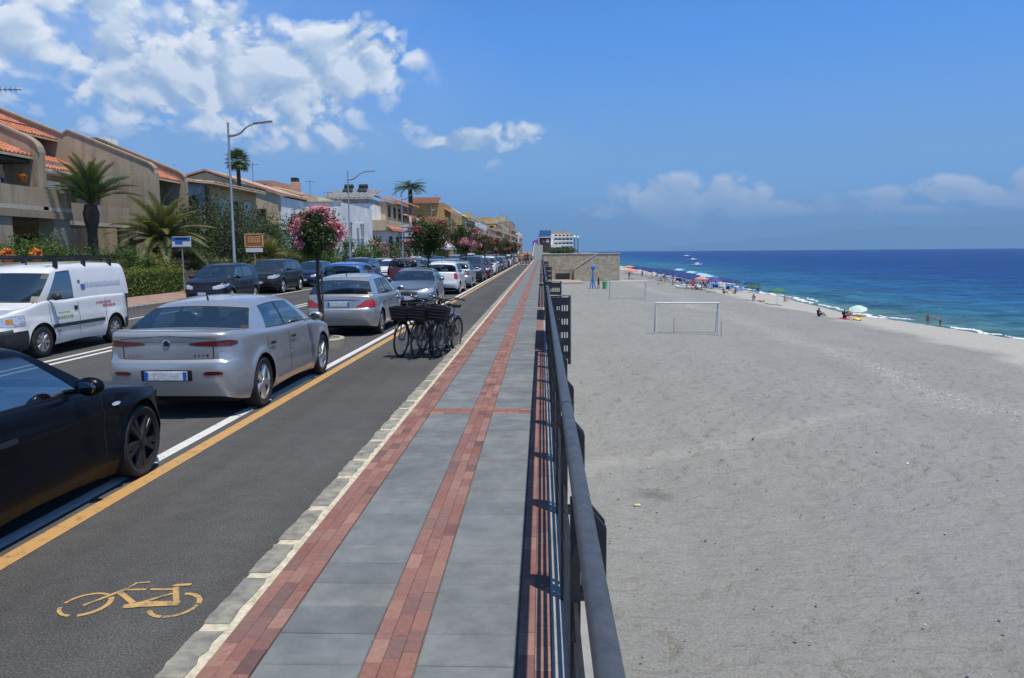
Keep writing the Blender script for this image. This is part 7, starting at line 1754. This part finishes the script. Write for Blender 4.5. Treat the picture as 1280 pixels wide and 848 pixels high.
    q = MB(); q.tube([(-.03, -.12, .30), (-.16, -.10, .01)], .010, 5); q.build('kickstand', M_SPOKE, t); q = MB(); q.rbox((0, -.52, .74), (.12, .30, .015), .004); [q.tube([(s_, -.45, .735), (s_, -.54, .36)], .006, 4) for s_ in (-.05, .05)]; q.build('rear_rack', M_BFRAME, t)
    return t
labs = ['leftmost hire bicycle with a black basket, by the orange line', 'second hire bicycle from the left with a black basket', 'third hire bicycle from the left, in the middle of the cluster', 'fourth hire bicycle from the left, next to the one by the kerb', 'rightmost hire bicycle, closest to the kerb']
b0 = bicycle(labs[0])
for k, (x, y, rz_, lean) in enumerate(((-2.56, 15.05, 166, -4), (-2.34, 15.3, 170, -4), (-2.18, 14.9, 163, -5), (-2.02, 15.35, 171, -6), (-1.86, 14.95, 168, -5))):
    c = b0 if k == 0 else copy_tree(b0); c['label'] = labs[k]; c.location = (x, y, 0); c.rotation_euler = (0, R(lean), R(rz_))

# odd bits left on the sand
for k, (x, y, dx, dy, c_, lab) in enumerate(((2.15, 17.1, .16, .07, (.62, .55, .30), 'pale yellow scrap lying on the near sand by the railing'), (10.2, 21.5, .10, .07, (.6, .6, .58), 'white scrap of litter out on the grey sand'), (6.6, 24.0, .09, .06, (.05, .05, .05), 'small black scrap near the trodden path'))):
    q = MB(); q.rbox((0, 0, .025), (dx, dy, .05), .015, .4 * k); o = q.build('litter', mat('litter_%d' % k, c_, .7, var=.2), None, 60, loc=(x, y, bz(x, y))); tag(o, lab, 'litter')

# ------------------------------------------------------------------ vehicles in the street
PT = {}
def paint(n, c, metal=.0, rough=.32): return car_paint('paint_' + n, c, metal, rough)
PAINTS = dict(silver=paint('silver', (.42, .432, .445), .5, .28), silver2=paint('silver_warm', (.40, .40, .395), .55, .30), black=paint('black', (.003, .0035, .006), 0, .30), white=paint('white', (.72, .72, .71), 0, .35), blue=paint('blue', (.015, .10, .42), .2), dark=paint('dark_blue', (.012, .014, .024), .2), grey=paint('dark_grey', (.035, .036, .038), .4), navy=paint('navy', (.012, .026, .07), .3),
              bluegrey=paint('blue_grey', (.20, .25, .30), .5), maroon=paint('maroon', (.10, .012, .018), .2), ltblue=paint('light_blue', (.36, .43, .50), .5), red=paint('red', (.42, .02, .025)))
PROTO = {}
KINDS_ = dict(sedan=P_SEDAN, coupe=P_COUPE, estate=P_ESTATE, micra=P_MICRA, suv=P_SUV, mpv=P_MPV, saloon=P_SALOON, hatch=hatch(), van=P_VAN)
def repaint(o, new, old):
    if o.type == 'MESH':
        for s_ in o.material_slots:
            if s_.material is not None and s_.material.name.startswith('paint_'): s_.link = 'OBJECT'; s_.material = new
    for c in o.children: repaint(c, new, old)
def car(kind, pn, x, y, label, toward=False, yaw=0., name='parked_car', group='cars along the street', cat='car'):
    if kind not in PROTO:
        r_, S_ = make_car(KINDS_[kind], PAINTS[pn], label, cat, group, name); PROTO[kind] = r_
    else:
        r_ = copy_tree(PROTO[kind]); r_.name = name; repaint(r_, PAINTS[pn], None)
    r_['label'] = label; r_['category'] = cat; r_['group'] = group; r_.location = (x, y, 0.0005); r_.rotation_euler = (0, 0, (math.pi if toward else 0) + R(yaw))
    return r_
# parked along the cycle lane, from the camera on
car('coupe', 'black', -4.46, 5.36, 'glossy black coupe cut off by the left edge of the photo')
car('sedan', 'silver', -4.485, 11.22, 'silver-blue saloon with slim dark red lamps, behind the black coupe')
car('estate', 'silver2', -4.80, 20.15, 'warm silver hatchback behind the nearest flowering tree')
car('saloon', 'bluegrey', -4.62, 28.6, 'blue-grey saloon parked facing the camera behind the bicycles', True, 2)
car('micra', 'white', -4.68, 37.6, 'small white hatchback with upright red lamps, seen from behind')
car('hatch', 'ltblue', -4.66, 43.6, 'light blue hatchback just in front of the small white hatchback')
car('suv', 'grey', -4.72, 51.6, 'dark grey off-roader parked facing the camera past the light blue hatchback', True)
car('hatch', 'maroon', -4.62, 58.6, 'maroon hatchback parked facing the camera past the dark off-roader', True)
car('mpv', 'white', -4.66, 66.0, 'white people carrier parked facing the camera in the far row', True)
seq = [('hatch', 'navy', 72.2, 'navy'), ('saloon', 'grey', 78.6, 'dark grey'), ('hatch', 'silver', 86.0, 'silver'), ('mpv', 'black', 91.5, 'black'), ('micra', 'white', 99.5, 'tiny white'), ('hatch', 'silver2', 118, 'pale silver'), ('saloon', 'white', 126, 'white saloon'), ('hatch', 'grey', 134, 'grey hatch')]
for (k_, p_, y_, l_) in seq: car(k_, p_, -4.66, y_, '%s car in the far part of the row along the cycle lane' % l_, p_ in ('navy', 'white', 'grey'))
# driving or queueing away from the camera
car('mpv', 'blue', -7.95, 32.4, 'bright blue car heading away, left of the silver hatchback', name='car')
car('suv', 'maroon', -7.55, 44.0, 'dark maroon estate heading away behind the blue-grey saloon', name='car')
for (k_, p_, y_, l_) in [('hatch', 'bluegrey', 55, 'blue-grey'), ('saloon', 'silver', 66, 'silver'), ('suv', 'black', 78, 'black'), ('hatch', 'white', 92, 'white'), ('mpv', 'grey', 108, 'grey'), ('hatch', 'red', 128, 'red')]: car(k_, p_, -7.4, y_, '%s car in the lane heading away from the camera' % l_, name='car')
# oncoming
car('suv', 'navy', -10.75, 45.5, 'dark navy off-roader coming towards the camera behind the bright blue car', True, name='car')
for (k_, p_, y_, l_) in [('hatch', 'white', 55, 'white'), ('saloon', 'silver', 68, 'silver'), ('hatch', 'dark', 80, 'dark'), ('mpv', 'ltblue', 96, 'light blue'), ('suv', 'white', 116, 'white off-road')]: car(k_, p_, -10.7, y_, '%s car coming towards the camera in the far lane' % l_, True, name='car')
# parked on the far side
car('mpv', 'dark', -13.20, 31.7, 'dark blue hatchback facing the camera beside the clipped hedge', True)
car('suv', 'grey', -13.75, 39.5, 'dark grey off-roader parked behind the dark blue hatchback', True)
car('hatch', 'navy', -13.7, 46.2, 'navy hatchback parked last of the three by the garden wall', True)
for (k_, p_, y_, l_) in [('hatch', 'silver', 66, 'silver'), ('saloon', 'black', 74, 'black'), ('hatch', 'white', 84, 'white'), ('mpv', 'grey', 94, 'grey')]: car(k_, p_, -13.7, y_, '%s car parked on the far side past the pink tree' % l_, True)

# the white van
van = car('van', 'white', -10.55, 15.86, 'small white delivery van with roof bars coming towards the camera', True, cat='van', name='van', group='vans'); del van['group']
S_ = Surf(P_VAN)
for yy in (.42, -.55, -1.55):
    q = MB(); q.bbox(-.66, .66, yy - .025, yy + .025, 1.90, 1.94); q.bbox(-.69, -.63, yy - .04, yy + .04, 1.72, 1.91); q.bbox(.63, .69, yy - .04, yy + .04, 1.72, 1.91); q.build('roof_bar', M_TRIM, van)
for sx in (-.58, .58): q = MB(); q.bbox(sx - .02, sx + .02, -1.7, .6, 1.942, 1.975); q.build('roof_rack_rail', M_TRIM, van)
M_PBLUE = mat('print_blue', (.06, .12, .38), .5); M_PRED = mat('print_red', (.55, .08, .14), .5); M_PGREEN = mat('print_green', (.25, .45, .12), .5); M_PGREY = mat('print_grey', (.16, .17, .2), .5)
M_PALE = mat('print_pale_blue', (.46, .49, .62), .5)
def van_x(yy, zz):
    if zz < 1.06: return S_.pt(S_.ay(yy), zz, .007)[0]
    t_ = (zz - 1.08) / .68; return .80 + (.68 - .80) * t_ + .022 * 4 * t_ * (1 - t_) + .010
def van_marks(name, rects, m_):
    """flat printed marks on the side of the van"""
    q = MB()
    for (y0, y1, z0, z1) in rects:
        V = []; n_, k_ = max(1, int(abs(y1 - y0) / .15)), 3
        for i in range(n_ + 1):
            for j in range(k_ + 1): yy = y0 + (y1 - y0) * i / n_; zz = z0 + (z1 - z0) * j / k_; V.append((-van_x(yy, zz), yy, zz))
        q.add(V, [(i * (k_ + 1) + j, (i + 1) * (k_ + 1) + j, (i + 1) * (k_ + 1) + j + 1, i * (k_ + 1) + j + 1) for i in range(n_) for j in range(k_)])
    return q.build(name, m_, van)
def bars(y0, y1, z0, z1, seed, wmin=.03, wmax=.09, gap=.03):
    rd_ = random.Random(seed); o_ = []; y = y0
    while y > y1 + wmin: w_ = rd_.uniform(wmin, wmax); o_.append((y, y - w_, z0, z1 + rd_.uniform(-.25, .1) * (z1 - z0))); y -= w_ + gap
    return o_
van_marks('emblem', [(-.12, -.20, 1.40, 1.46), (-.20, -.34, 1.26, 1.37)], M_PBLUE); van_marks('lettering', bars(-.36, -1.70, 1.31, 1.41, 3), M_PALE)
van_marks('lettering', bars(-.62, -1.18, .93, .975, 4, .02, .06, .02) + bars(-.86, -1.36, .85, .90, 5, .02, .06, .02), M_PRED); van_marks('lettering', bars(.72, .30, .82, .85, 6, .03, .07, .02) + bars(.76, .26, .73, .78, 7, .04, .09, .02), M_PGREEN)
van_marks('lettering', bars(.86, -.84, .46, .49, 8, .02, .05, .02), M_PGREY)
